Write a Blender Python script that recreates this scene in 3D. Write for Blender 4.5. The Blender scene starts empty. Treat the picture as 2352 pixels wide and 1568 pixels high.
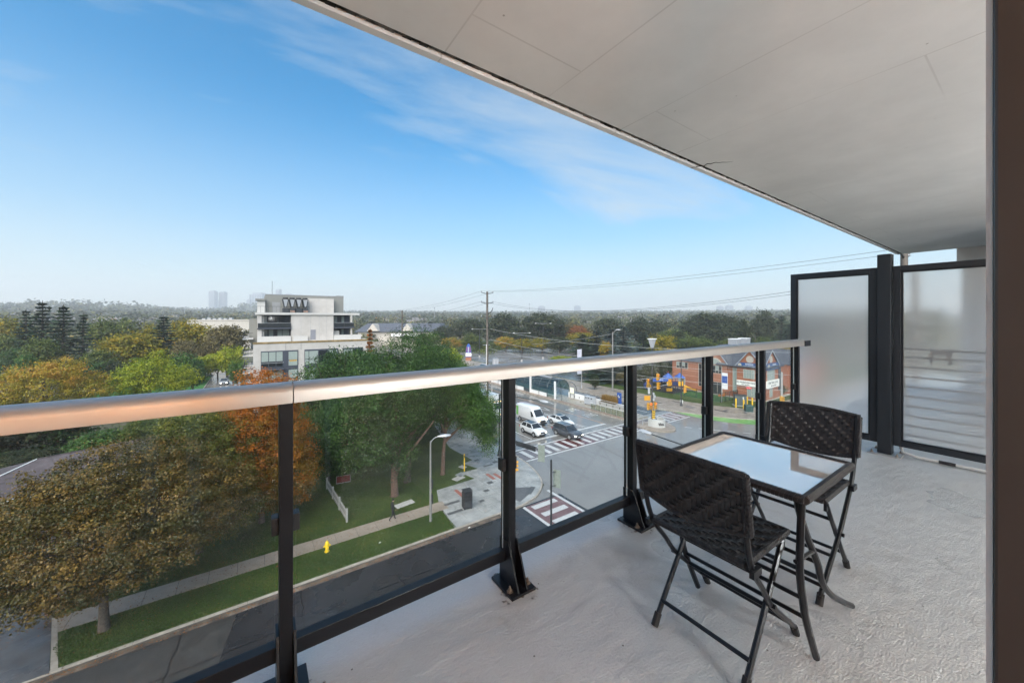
import bpy, math, random
import numpy as np
from math import sin, cos, pi, radians, sqrt, atan2, hypot
from mathutils import Vector, Matrix

SC = bpy.context.scene
COL = SC.collection
# ------------------------------------------------------------------ camera
EYE = 16.8                      # eye height above the street
BF = EYE - 1.3168               # balcony floor level
YAW = 0.6045
cam = bpy.data.cameras.new('camera')
cam.sensor_width = 36.0
cam.lens = 13.044
cam.shift_y = -0.0226
cam.clip_start = 0.02
cam.clip_end = 30000
camo = bpy.data.objects.new('camera', cam)
camo.location = (0, 0, EYE)
camo.rotation_euler = (pi / 2, 0, -YAW)
COL.objects.link(camo)
SC.camera = camo
# ------------------------------------------------------------------ exposure
SC.view_settings.view_transform = 'Standard'
SC.view_settings.look = 'None'
SC.view_settings.gamma = 1.0
SC.view_settings.use_curve_mapping = False
SC.view_settings.exposure = 0.6
SC.render.engine = 'CYCLES'
SC.cycles.use_denoising = True
SC.cycles.max_bounces = 12
SC.cycles.transparent_max_bounces = 16
SC.cycles.volume_bounces = 1
SC.cycles.caustics_reflective = False
SC.cycles.caustics_refractive = False
# ------------------------------------------------------------------ sky and sun
SUN_EL, SUN_AZ = radians(42), radians(-132)
world = bpy.data.worlds.new('World')
SC.world = world
world.use_nodes = True
nt = world.node_tree
bg = nt.nodes['Background']
bg.inputs[1].default_value = 0.1
sk = nt.nodes.new('ShaderNodeTexSky')
sk.sky_type = 'NISHITA'
sk.sun_disc = False
sk.sun_elevation = SUN_EL
sk.sun_rotation = SUN_AZ % (2 * pi)
sk.air_density = 1.0
sk.dust_density = 0.6
sk.ozone_density = 1.5
hs = nt.nodes.new('ShaderNodeHueSaturation')
hs.inputs['Saturation'].default_value = 1.8
hs.inputs['Hue'].default_value = 0.488
hs.inputs['Value'].default_value = 1.45
nt.links.new(sk.outputs[0], hs.inputs['Color'])
tc = nt.nodes.new('ShaderNodeTexCoord')
sep = nt.nodes.new('ShaderNodeSeparateXYZ')
nt.links.new(tc.outputs['Generated'], sep.inputs[0])
# clouds lie on a flat layer: direction divided by height
zadd = nt.nodes.new('ShaderNodeMath'); zadd.operation = 'ADD'; zadd.inputs[1].default_value = 0.14
zmax = nt.nodes.new('ShaderNodeMath'); zmax.operation = 'MAXIMUM'; zmax.inputs[1].default_value = 0.0
nt.links.new(sep.outputs['Z'], zmax.inputs[0]); nt.links.new(zmax.outputs[0], zadd.inputs[0])
vd = nt.nodes.new('ShaderNodeVectorMath'); vd.operation = 'DIVIDE'
cmb = nt.nodes.new('ShaderNodeCombineXYZ')
for i in range(3):
    nt.links.new(zadd.outputs[0], cmb.inputs[i])
nt.links.new(tc.outputs['Generated'], vd.inputs[0]); nt.links.new(cmb.outputs[0], vd.inputs[1])
mp = nt.nodes.new('ShaderNodeMapping')
mp.inputs['Rotation'].default_value = (0, 0, radians(62))
mp.inputs['Scale'].default_value = (0.42, 0.95, 0.0)
mp.inputs['Location'].default_value = (8.6, 4.4, 0)
nt.links.new(vd.outputs[0], mp.inputs[0])
n1 = nt.nodes.new('ShaderNodeTexNoise')
n1.inputs['Scale'].default_value = 1.0; n1.inputs['Detail'].default_value = 10; n1.inputs['Roughness'].default_value = 0.60
n1.inputs['Distortion'].default_value = 0.9
nt.links.new(mp.outputs[0], n1.inputs['Vector'])
cr = nt.nodes.new('ShaderNodeValToRGB')
cr.color_ramp.elements[0].position = 0.435; cr.color_ramp.elements[0].color = (0, 0, 0, 1)
cr.color_ramp.elements[1].position = 0.78; cr.color_ramp.elements[1].color = (0.9, 0.9, 0.9, 1)
nt.links.new(n1.outputs['Fac'], cr.inputs[0])
# pale overcast band low over the horizon, all the way round
hr = nt.nodes.new('ShaderNodeMapRange')
hr.inputs['From Min'].default_value = -0.02; hr.inputs['From Max'].default_value = 0.50
hr.inputs['To Min'].default_value = 0.80; hr.inputs['To Max'].default_value = 0.0
hr.interpolation_type = 'SMOOTHSTEP'
nt.links.new(sep.outputs['Z'], hr.inputs['Value'])
mx = nt.nodes.new('ShaderNodeMath'); mx.operation = 'MAXIMUM'
nt.links.new(cr.outputs[0], mx.inputs[0]); nt.links.new(hr.outputs[0], mx.inputs[1])
cm = nt.nodes.new('ShaderNodeMix'); cm.data_type = 'RGBA'
nt.links.new(mx.outputs[0], cm.inputs['Factor'])
nt.links.new(hs.outputs[0], cm.inputs['A'])
cm.inputs['B'].default_value = (4.6, 5.1, 5.4, 1)
nt.links.new(cm.outputs['Result'], bg.inputs[0])

sun = bpy.data.lights.new('sun', 'SUN')
sun.energy = 5.0
sun.angle = radians(70)
sun.color = (1.0, 0.95, 0.88)
suno = bpy.data.objects.new('sun', sun)
sd = Vector((sin(SUN_AZ) * cos(SUN_EL), cos(SUN_AZ) * cos(SUN_EL), sin(SUN_EL)))
suno.rotation_euler = sd.to_track_quat('Z', 'Y').to_euler()
suno.location = (-40, 30, 60)
COL.objects.link(suno)

# ------------------------------------------------------------------ mesh helpers
class MB:
    def __init__(s):
        s.v = []; s.f = []; s.m = []
    def add(s, vs, fs, mi=0):
        o = len(s.v)
        s.v += [tuple(p) for p in vs]
        s.f += [tuple(i + o for i in f) for f in fs]
        s.m += [mi] * len(fs)
        return s
    def box(s, x0, x1, y0, y1, z0, z1, mi=0):
        return s.add([(x0, y0, z0), (x1, y0, z0), (x1, y1, z0), (x0, y1, z0), (x0, y0, z1), (x1, y0, z1), (x1, y1, z1), (x0, y1, z1)],
                     [(0, 3, 2, 1), (4, 5, 6, 7), (0, 1, 5, 4), (1, 2, 6, 5), (2, 3, 7, 6), (3, 0, 4, 7)], mi)
    def obox(s, c, size, rz=0.0, mi=0, M=None):
        sx, sy, sz = [k / 2 for k in size]
        M = M or Matrix.Rotation(rz, 3, 'Z')
        c = Vector(c)
        vs = [c + M @ Vector(p) for p in [(-sx, -sy, -sz), (sx, -sy, -sz), (sx, sy, -sz), (-sx, sy, -sz), (-sx, -sy, sz), (sx, -sy, sz), (sx, sy, sz), (-sx, sy, sz)]]
        return s.add(vs, [(0, 3, 2, 1), (4, 5, 6, 7), (0, 1, 5, 4), (1, 2, 6, 5), (2, 3, 7, 6), (3, 0, 4, 7)], mi)
    def tube(s, pts, r, n=8, mi=0, sx=1.0):
        pts = [Vector(p) for p in pts]
        N = len(pts)
        rs = r if isinstance(r, (list, tuple)) else [r] * N
        vs = []; up = None
        for i, p in enumerate(pts):
            t = (pts[min(i + 1, N - 1)] - pts[max(i - 1, 0)]).normalized()
            if up is None:
                up = Vector((0, 0, 1)) if abs(t.z) < 0.9 else Vector((1, 0, 0))
            a = t.cross(up)
            if a.length < 1e-6: a = t.orthogonal()
            a.normalize(); b = a.cross(t).normalized(); up = b
            for k in range(n):
                th = 2 * pi * (k + 0.5) / n
                vs.append(p + a * (cos(th) * rs[i] * sx) + b * (sin(th) * rs[i]))
        fs = []
        for i in range(N - 1):
            for k in range(n):
                k2 = (k + 1) % n
                fs.append((i * n + k, i * n + k2, (i + 1) * n + k2, (i + 1) * n + k))
        fs.append(tuple(range(n - 1, -1, -1))); fs.append(tuple((N - 1) * n + k for k in range(n)))
        return s.add(vs, fs, mi)
    def cyl(s, a, b, r, n=12, mi=0):
        return s.tube([a, b], r, n, mi)
    def lathe(s, prof, n=16, c=(0, 0, 0), mi=0, axis='Z'):
        vs = []
        for (r, h) in prof:
            for k in range(n):
                t = 2 * pi * k / n
                p = (r * cos(t), r * sin(t), h)
                if axis == 'Y': p = (p[0], h, p[1])
                if axis == 'X': p = (h, p[0], p[1])
                vs.append((p[0] + c[0], p[1] + c[1], p[2] + c[2]))
        fs = []
        for i in range(len(prof) - 1):
            for k in range(n):
                k2 = (k + 1) % n
                fs.append((i * n + k, i * n + k2, (i + 1) * n + k2, (i + 1) * n + k))
        fs.append(tuple(range(n - 1, -1, -1))); fs.append(tuple((len(prof) - 1) * n + k for k in range(n)))
        return s.add(vs, fs, mi)
    def prism(s, poly, z0, z1, mi=0):
        n = len(poly)
        vs = [(x, y, z0) for x, y in poly] + [(x, y, z1) for x, y in poly]
        fs = [tuple(range(n - 1, -1, -1)), tuple(range(n, 2 * n))] + [(i, (i + 1) % n, n + (i + 1) % n, n + i) for i in range(n)]
        return s.add(vs, fs, mi)
    def prism_x(s, poly, x0, x1, mi=0):       # poly in (y, z)
        n = len(poly)
        vs = [(x0, a, b) for a, b in poly] + [(x1, a, b) for a, b in poly]
        fs = [tuple(range(n - 1, -1, -1)), tuple(range(n, 2 * n))] + [(i, (i + 1) % n, n + (i + 1) % n, n + i) for i in range(n)]
        return s.add(vs, fs, mi)
    def prism_y(s, poly, y0, y1, mi=0):       # poly in (x, z)
        n = len(poly)
        vs = [(a, y0, b) for a, b in poly] + [(a, y1, b) for a, b in poly]
        fs = [tuple(range(n)), tuple(range(2 * n - 1, n - 1, -1))] + [(i, n + i, n + (i + 1) % n, (i + 1) % n) for i in range(n)]
        return s.add(vs, fs, mi)
    def sheet(s, poly, z, mi=0):
        return s.add([(x, y, z) for x, y in poly], [tuple(range(len(poly)))], mi)
    def quad(s, a, b, c, d, mi=0):
        return s.add([a, b, c, d], [(0, 1, 2, 3)], mi)
    def build(s, name, mats, parent=None, smooth=False, bevel=0.0, loc=None, kind=None, fix=True):
        me = bpy.data.meshes.new(name)
        me.from_pydata(s.v, [], s.f)
        mats = mats if isinstance(mats, (list, tuple)) else [mats]
        for m in mats: me.materials.append(m)
        if len(mats) > 1: me.polygons.foreach_set('material_index', s.m)
        if fix:
            import bmesh
            bm = bmesh.new(); bm.from_mesh(me)
            bmesh.ops.recalc_face_normals(bm, faces=bm.faces)
            bm.to_mesh(me); bm.free()
        if smooth:
            me.shade_smooth()
            try: me.set_sharp_from_angle(angle=radians(40))
            except Exception: pass
        me.update()
        o = bpy.data.objects.new(name, me)
        COL.objects.link(o)
        if parent is not None: o.parent = parent
        if loc is not None: o.location = loc
        if bevel > 0:
            b = o.modifiers.new('bevel', 'BEVEL'); b.width = bevel; b.segments = 2; b.limit_method = 'ANGLE'; b.angle_limit = radians(35)
        if kind: o['kind'] = kind
        return o

def empty(name, loc=(0, 0, 0), rz=0.0):
    o = bpy.data.objects.new(name, None)
    o.empty_display_size = 0.2
    COL.objects.link(o); o.location = loc; o.rotation_euler = (0, 0, rz)
    return o
def tag(o, label, cat, group=None, kind=None):
    o['label'] = label; o['category'] = cat
    if group: o['group'] = group
    if kind: o['kind'] = kind
    return o
def thing(name, label, cat, loc=(0, 0, 0), rz=0.0, group=None):
    return tag(empty(name, loc, rz), label, cat, group)
def struct(mb, name, mats, smooth=False, parent=None):
    return mb.build(name, mats, parent, smooth, kind='structure')
def inst(src, parent=None, loc=None, rz=None):
    c = src.copy(); COL.objects.link(c)
    if parent is not None: c.parent = parent
    if loc is not None: c.location = loc
    if rz is not None: c.rotation_euler = (0, 0, rz)
    return c
def copy_tree(o, parent=None):
    c = o.copy(); COL.objects.link(c)
    if parent is not None: c.parent = parent
    for ch in list(o.children): copy_tree(ch, c)
    return c
def lettering(txt, size, m, parent, loc, rot, name='lettering', ext=0.004, align='CENTER', bold=0.0):
    cu = bpy.data.curves.new(name, 'FONT')
    cu.body = txt; cu.size = size; cu.extrude = ext; cu.align_x = align; cu.align_y = 'CENTER'; cu.offset = bold
    cu.materials.append(m); cu.resolution_u = 2
    o = bpy.data.objects.new(name, cu); COL.objects.link(o)
    o.parent = parent; o.location = loc; o.rotation_euler = rot
    return solid(o)
def solid(o):
    """font curve to mesh object"""
    me = bpy.data.meshes.new_from_object(o)
    c = bpy.data.objects.new(o.name, me); COL.objects.link(c)
    c.parent = o.parent; c.location = o.location; c.rotation_euler = o.rotation_euler; c.scale = o.scale
    nm = o.name; cu = o.data
    bpy.data.objects.remove(o); bpy.data.curves.remove(cu); c.name = nm
    return c
def W(px, d):
    """ground point at depth d (metres along the view axis) and bearing px (2352 px wide frame)"""
    r = (px - 1176) / 852.2 * d
    return (r * cos(YAW) + d * sin(YAW), d * cos(YAW) - r * sin(YAW))

# ------------------------------------------------------------------ materials
def _nodes(name):
    m = bpy.data.materials.new(name); m.use_nodes = True
    n = m.node_tree; return m, n, n.nodes['Principled BSDF']
def mat(name, col, rough=0.6, metal=0.0, var=0.12, scale=4.0, bump=0.0, bscale=60.0, detail=4, spec=0.5, rvar=0.0, emit=None, estr=0.0, bdist=0.01):
    m, n, p = _nodes(name)
    p.inputs['Base Color'].default_value = (*col, 1)
    p.inputs['Roughness'].default_value = rough
    p.inputs['Metallic'].default_value = metal
    p.inputs['Specular IOR Level'].default_value = spec
    tcn = n.nodes.new('ShaderNodeTexCoord')
    if var > 0 or rvar > 0:
        no = n.nodes.new('ShaderNodeTexNoise'); no.inputs['Scale'].default_value = scale; no.inputs['Detail'].default_value = detail
        no.inputs['Roughness'].default_value = 0.6
        n.links.new(tcn.outputs['Object'], no.inputs['Vector'])
    if var > 0:
        mr = n.nodes.new('ShaderNodeMapRange')
        mr.inputs['From Min'].default_value = 0.25; mr.inputs['From Max'].default_value = 0.75
        mr.inputs['To Min'].default_value = 1 - var; mr.inputs['To Max'].default_value = 1 + var
        n.links.new(no.outputs['Fac'], mr.inputs['Value'])
        mu = n.nodes.new('ShaderNodeMix'); mu.data_type = 'RGBA'; mu.blend_type = 'MULTIPLY'
        mu.inputs['Factor'].default_value = 1.0; mu.inputs['A'].default_value = (*col, 1)
        n.links.new(mr.outputs[0], mu.inputs['B']); n.links.new(mu.outputs['Result'], p.inputs['Base Color'])
    if rvar > 0:
        mr2 = n.nodes.new('ShaderNodeMapRange')
        mr2.inputs['From Min'].default_value = 0.3; mr2.inputs['From Max'].default_value = 0.7
        mr2.inputs['To Min'].default_value = max(0.03, rough - rvar); mr2.inputs['To Max'].default_value = min(1, rough + rvar)
        n.links.new(no.outputs['Fac'], mr2.inputs['Value']); n.links.new(mr2.outputs[0], p.inputs['Roughness'])
    if bump > 0:
        nb = n.nodes.new('ShaderNodeTexNoise'); nb.inputs['Scale'].default_value = bscale; nb.inputs['Detail'].default_value = 3
        n.links.new(tcn.outputs['Object'], nb.inputs['Vector'])
        bu = n.nodes.new('ShaderNodeBump'); bu.inputs['Strength'].default_value = bump; bu.inputs['Distance'].default_value = bdist
        n.links.new(nb.outputs['Fac'], bu.inputs['Height']); n.links.new(bu.outputs[0], p.inputs['Normal'])
    if emit:
        p.inputs['Emission Color'].default_value = (*emit, 1); p.inputs['Emission Strength'].default_value = estr
    return m
def ramp_mat(name, stops, rough=0.8, scale=3.0, detail=6, bump=0.0, bscale=30, spec=0.3, scale2=None, rrange=None, bdist=0.02, nrough=0.65):
    """noise driven colour ramp"""
    m, n, p = _nodes(name)
    tcn = n.nodes.new('ShaderNodeTexCoord')
    no = n.nodes.new('ShaderNodeTexNoise'); no.inputs['Scale'].default_value = scale; no.inputs['Detail'].default_value = detail
    no.inputs['Roughness'].default_value = nrough
    n.links.new(tcn.outputs['Object'], no.inputs['Vector'])
    fac = no.outputs['Fac']
    if scale2:
        n2 = n.nodes.new('ShaderNodeTexNoise'); n2.inputs['Scale'].default_value = scale2; n2.inputs['Detail'].default_value = 3
        n.links.new(tcn.outputs['Object'], n2.inputs['Vector'])
        av = n.nodes.new('ShaderNodeMath'); av.operation = 'ADD'
        n.links.new(no.outputs['Fac'], av.inputs[0]); n.links.new(n2.outputs['Fac'], av.inputs[1])
        hv = n.nodes.new('ShaderNodeMath'); hv.operation = 'MULTIPLY'; hv.inputs[1].default_value = 0.5
        n.links.new(av.outputs[0], hv.inputs[0]); fac = hv.outputs[0]
    cr = n.nodes.new('ShaderNodeValToRGB')
    el = cr.color_ramp.elements
    while len(el) < len(stops): el.new(0.5)
    for e, (pos, c) in zip(el, stops):
        e.position = pos; e.color = (*c, 1)
    n.links.new(fac, cr.inputs[0]); n.links.new(cr.outputs[0], p.inputs['Base Color'])
    p.inputs['Roughness'].default_value = rough; p.inputs['Specular IOR Level'].default_value = spec
    if rrange:
        mr = n.nodes.new('ShaderNodeMapRange'); mr.inputs['From Min'].default_value = 0.35; mr.inputs['From Max'].default_value = 0.65
        mr.inputs['To Min'].default_value = rrange[0]; mr.inputs['To Max'].default_value = rrange[1]
        n3 = n.nodes.new('ShaderNodeTexNoise'); n3.inputs['Scale'].default_value = rrange[2]; n3.inputs['Detail'].default_value = 5
        n.links.new(tcn.outputs['Object'], n3.inputs['Vector'])
        n.links.new(n3.outputs['Fac'], mr.inputs['Value']); n.links.new(mr.outputs[0], p.inputs['Roughness'])
    if bump > 0:
        nb = n.nodes.new('ShaderNodeTexNoise'); nb.inputs['Scale'].default_value = bscale; nb.inputs['Detail'].default_value = 4
        n.links.new(tcn.outputs['Object'], nb.inputs['Vector'])
        bu = n.nodes.new('ShaderNodeBump'); bu.inputs['Strength'].default_value = bump; bu.inputs['Distance'].default_value = bdist
        n.links.new(nb.outputs['Fac'], bu.inputs['Height']); n.links.new(bu.outputs[0], p.inputs['Normal'])
    return m
def leaf_mat(name, stops, rough=0.5, transl=0.25):
    """leaf colour picked leaf by leaf from the 'tint' value"""
    m, n, p = _nodes(name)
    at = n.nodes.new('ShaderNodeAttribute'); at.attribute_name = 'tint'
    cr = n.nodes.new('ShaderNodeValToRGB')
    el = cr.color_ramp.elements
    while len(el) < len(stops): el.new(0.5)
    for e, (pos, c) in zip(el, stops):
        e.position = pos; e.color = (*c, 1)
    n.links.new(at.outputs['Fac'], cr.inputs[0]); n.links.new(cr.outputs[0], p.inputs['Base Color'])
    p.inputs['Roughness'].default_value = rough; p.inputs['Specular IOR Level'].default_value = 0.35
    tr = n.nodes.new('ShaderNodeBsdfTranslucent'); n.links.new(cr.outputs[0], tr.inputs['Color'])
    mxs = n.nodes.new('ShaderNodeMixShader'); mxs.inputs[0].default_value = transl
    n.links.new(p.outputs[0], mxs.inputs[1]); n.links.new(tr.outputs[0], mxs.inputs[2])
    n.links.new(mxs.outputs[0], n.nodes['Material Output'].inputs['Surface'])
    return m
def glass_mat(name, tint=(0.85, 0.9, 0.88), rough=0.01, refl=1.0):
    """thin clear sheet: transparent with a fresnel mirror"""
    m = bpy.data.materials.new(name); m.use_nodes = True; n = m.node_tree
    for x in list(n.nodes):
        if x.type == 'BSDF_PRINCIPLED': n.nodes.remove(x)
    tr = n.nodes.new('ShaderNodeBsdfTransparent'); tr.inputs[0].default_value = (*tint, 1)
    gl = n.nodes.new('ShaderNodeBsdfGlossy'); gl.inputs['Roughness'].default_value = rough
    fr = n.nodes.new('ShaderNodeFresnel')
    ge = n.nodes.new('ShaderNodeNewGeometry'); io = n.nodes.new('ShaderNodeMapRange')     # same mirror from either side of the sheet
    io.inputs['To Min'].default_value = 1.45; io.inputs['To Max'].default_value = 1 / 1.45
    n.links.new(ge.outputs['Backfacing'], io.inputs['Value']); n.links.new(io.outputs[0], fr.inputs[0])
    mu = n.nodes.new('ShaderNodeMath'); mu.operation = 'MULTIPLY'; mu.inputs[1].default_value = refl
    n.links.new(fr.outputs[0], mu.inputs[0])
    mxs = n.nodes.new('ShaderNodeMixShader')
    n.links.new(mu.outputs[0], mxs.inputs[0]); n.links.new(tr.outputs[0], mxs.inputs[1]); n.links.new(gl.outputs[0], mxs.inputs[2])
    n.links.new(mxs.outputs[0], n.nodes['Material Output'].inputs['Surface'])
    return m

M = {}
M['black_metal'] = mat('black_powder_coat', (0.007, 0.008, 0.011), 0.30, 0.0, 0.1, 3, spec=0.35)
M['frame_metal'] = mat('anthracite_powder_coat', (0.013, 0.017, 0.023), 0.42, 0.0, 0.08, 3, spec=0.4)
M['alu'] = mat('satin_aluminium', (0.54, 0.505, 0.47), 0.45, 0.75, 0.04, 2)
M['steel'] = mat('rusty_zinc_bolt', (0.30, 0.24, 0.19), 0.45, 0.7, 0.35, 60)
M['clear_glass'] = glass_mat('railing_glass', (0.945, 0.96, 0.955), 0.005, 0.7)
M['glass_edge'] = mat('glass_edge', (0.62, 0.68, 0.67), 0.25, 0, 0.05, 3)
M['white_metal'] = mat('white_paint', (0.72, 0.72, 0.70), 0.45, 0, 0.06, 4)
M['grey_metal'] = mat('galvanised_grey', (0.36, 0.37, 0.38), 0.45, 0.4, 0.12, 6)
M['dark_metal'] = mat('charcoal_paint', (0.03, 0.033, 0.037), 0.45, 0, 0.15, 5)
M['concrete'] = mat('concrete', (0.36, 0.35, 0.33), 0.75, 0, 0.16, 2.5, 0.15, 40)
M['rubber'] = mat('black_rubber', (0.012, 0.012, 0.013), 0.75, 0, 0.1, 8)
M['chrome'] = mat('alloy_rim', (0.55, 0.56, 0.58), 0.28, 0.9, 0.05, 8)
M['black_plastic'] = mat('black_plastic', (0.015, 0.015, 0.017), 0.5, 0, 0.1, 8)
M['yellow'] = mat('signal_yellow', (0.58, 0.28, 0.02), 0.45, 0, 0.06, 6)
M['hydrant'] = mat('hydrant_yellow', (0.80, 0.55, 0.015), 0.4, 0, 0.1, 8)
M['bollard'] = mat('bollard_yellow', (0.78, 0.48, 0.02), 0.5, 0, 0.1, 3)
M['window_dark'] = mat('dark_window_glass', (0.02, 0.024, 0.028), 0.06, 0, 0.1, 1, spec=0.6)
M['window_blind'] = mat('window_with_pale_blind', (0.30, 0.35, 0.32), 0.12, 0, 0.08, 2, spec=0.5)
M['white'] = mat('white_gloss', (0.78, 0.78, 0.77), 0.3, 0, 0.03, 3)
M['red'] = mat('red_paint', (0.26, 0.03, 0.022), 0.4, 0, 0.08, 5)
M['blue'] = mat('blue_paint', (0.03, 0.09, 0.33), 0.4, 0, 0.08, 5)
M['red_lamp'] = mat('lit_red_lens', (0.6, 0.02, 0.01), 0.3, 0, 0, emit=(1, 0.06, 0.03), estr=2.5)
M['off_lens'] = mat('dark_signal_lens', (0.05, 0.04, 0.03), 0.2, 0, 0)
M['head_lamp'] = mat('lit_headlamp', (0.8, 0.8, 0.75), 0.2, 0, 0, emit=(1, 0.93, 0.78), estr=3.0)
M['amber_lamp'] = mat('lit_amber_lamp', (0.8, 0.5, 0.2), 0.2, 0, 0, emit=(1, 0.55, 0.18), estr=2.2)
M['bark'] = ramp_mat('bark', [(0.3, (0.05, 0.04, 0.032)), (0.7, (0.13, 0.105, 0.085))], 0.9, 6, bump=0.6, bscale=18)
M['bark_red'] = ramp_mat('reddish_bark', [(0.3, (0.07, 0.045, 0.035)), (0.7, (0.19, 0.12, 0.09))], 0.9, 6, bump=0.6, bscale=18)
# ================================================================== THE BALCONY
def floor_material():
    m, n, p = _nodes('balcony_membrane')
    tcn = n.nodes.new('ShaderNodeTexCoord')
    big = n.nodes.new('ShaderNodeTexNoise'); big.inputs['Scale'].default_value = 1.3; big.inputs['Detail'].default_value = 5; big.inputs['Roughness'].default_value = 0.5
    n.links.new(tcn.outputs['Object'], big.inputs['Vector'])
    cr = n.nodes.new('ShaderNodeValToRGB')
    cr.color_ramp.elements[0].position = 0.2; cr.color_ramp.elements[0].color = (0.41, 0.42, 0.425, 1)
    cr.color_ramp.elements[1].position = 0.85; cr.color_ramp.elements[1].color = (0.51, 0.515, 0.515, 1)
    n.links.new(big.outputs['Fac'], cr.inputs[0])
    # specks of grit
    sp = n.nodes.new('ShaderNodeTexVoronoi'); sp.inputs['Scale'].default_value = 9.0
    n.links.new(tcn.outputs['Object'], sp.inputs['Vector'])
    lt = n.nodes.new('ShaderNodeMath'); lt.operation = 'LESS_THAN'; lt.inputs[1].default_value = 0.035
    n.links.new(sp.outputs['Distance'], lt.inputs[0])
    mk = n.nodes.new('ShaderNodeMix'); mk.data_type = 'RGBA'; mk.inputs['B'].default_value = (0.10, 0.09, 0.08, 1)
    n.links.new(lt.outputs[0], mk.inputs['Factor']); n.links.new(cr.outputs[0], mk.inputs['A'])
    # scuffs and dried water marks
    sf_ = n.nodes.new('ShaderNodeTexNoise'); sf_.inputs['Scale'].default_value = 3.2; sf_.inputs['Detail'].default_value = 11; sf_.inputs['Roughness'].default_value = 0.72
    n.links.new(tcn.outputs['Object'], sf_.inputs['Vector'])
    sr = n.nodes.new('ShaderNodeMapRange'); sr.inputs['From Min'].default_value = 0.54; sr.inputs['From Max'].default_value = 0.74; sr.inputs['To Max'].default_value = 0.45
    n.links.new(sf_.outputs['Fac'], sr.inputs['Value'])
    mk2 = n.nodes.new('ShaderNodeMix'); mk2.data_type = 'RGBA'; mk2.inputs['B'].default_value = (0.22, 0.20, 0.175, 1)
    n.links.new(sr.outputs[0], mk2.inputs['Factor']); n.links.new(mk.outputs['Result'], mk2.inputs['A'])
    n.links.new(mk2.outputs['Result'], p.inputs['Base Color'])
    rr = n.nodes.new('ShaderNodeMapRange'); rr.inputs['From Min'].default_value = 0.25; rr.inputs['From Max'].default_value = 0.75
    rr.inputs['To Min'].default_value = 0.24; rr.inputs['To Max'].default_value = 0.44
    n.links.new(big.outputs['Fac'], rr.inputs['Value']); n.links.new(rr.outputs[0], p.inputs['Roughness'])
    mpn = n.nodes.new('ShaderNodeMapping'); mpn.inputs['Rotation'].default_value = (0, 0, 0.5); mpn.inputs['Scale'].default_value = (1, 1.8, 1)
    n.links.new(tcn.outputs['Object'], mpn.inputs[0])
    a = n.nodes.new('ShaderNodeTexNoise'); a.inputs['Scale'].default_value = 75; a.inputs['Detail'].default_value = 5; a.inputs['Distortion'].default_value = 0.4
    b = n.nodes.new('ShaderNodeTexNoise'); b.inputs['Scale'].default_value = 8; b.inputs['Detail'].default_value = 3
    n.links.new(mpn.outputs[0], a.inputs['Vector']); n.links.new(mpn.outputs[0], b.inputs['Vector'])
    b1 = n.nodes.new('ShaderNodeBump'); b1.inputs['Strength'].default_value = 1.0; b1.inputs['Distance'].default_value = 0.0055
    b2 = n.nodes.new('ShaderNodeBump'); b2.inputs['Strength'].default_value = 0.35; b2.inputs['Distance'].default_value = 0.03
    n.links.new(b.outputs['Fac'], b2.inputs['Height']); n.links.new(a.outputs['Fac'], b1.inputs['Height'])
    n.links.new(b2.outputs[0], b1.inputs['Normal']); n.links.new(b1.outputs[0], p.inputs['Normal'])
    p.inputs['Specular IOR Level'].default_value = 0.55
    return m
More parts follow.
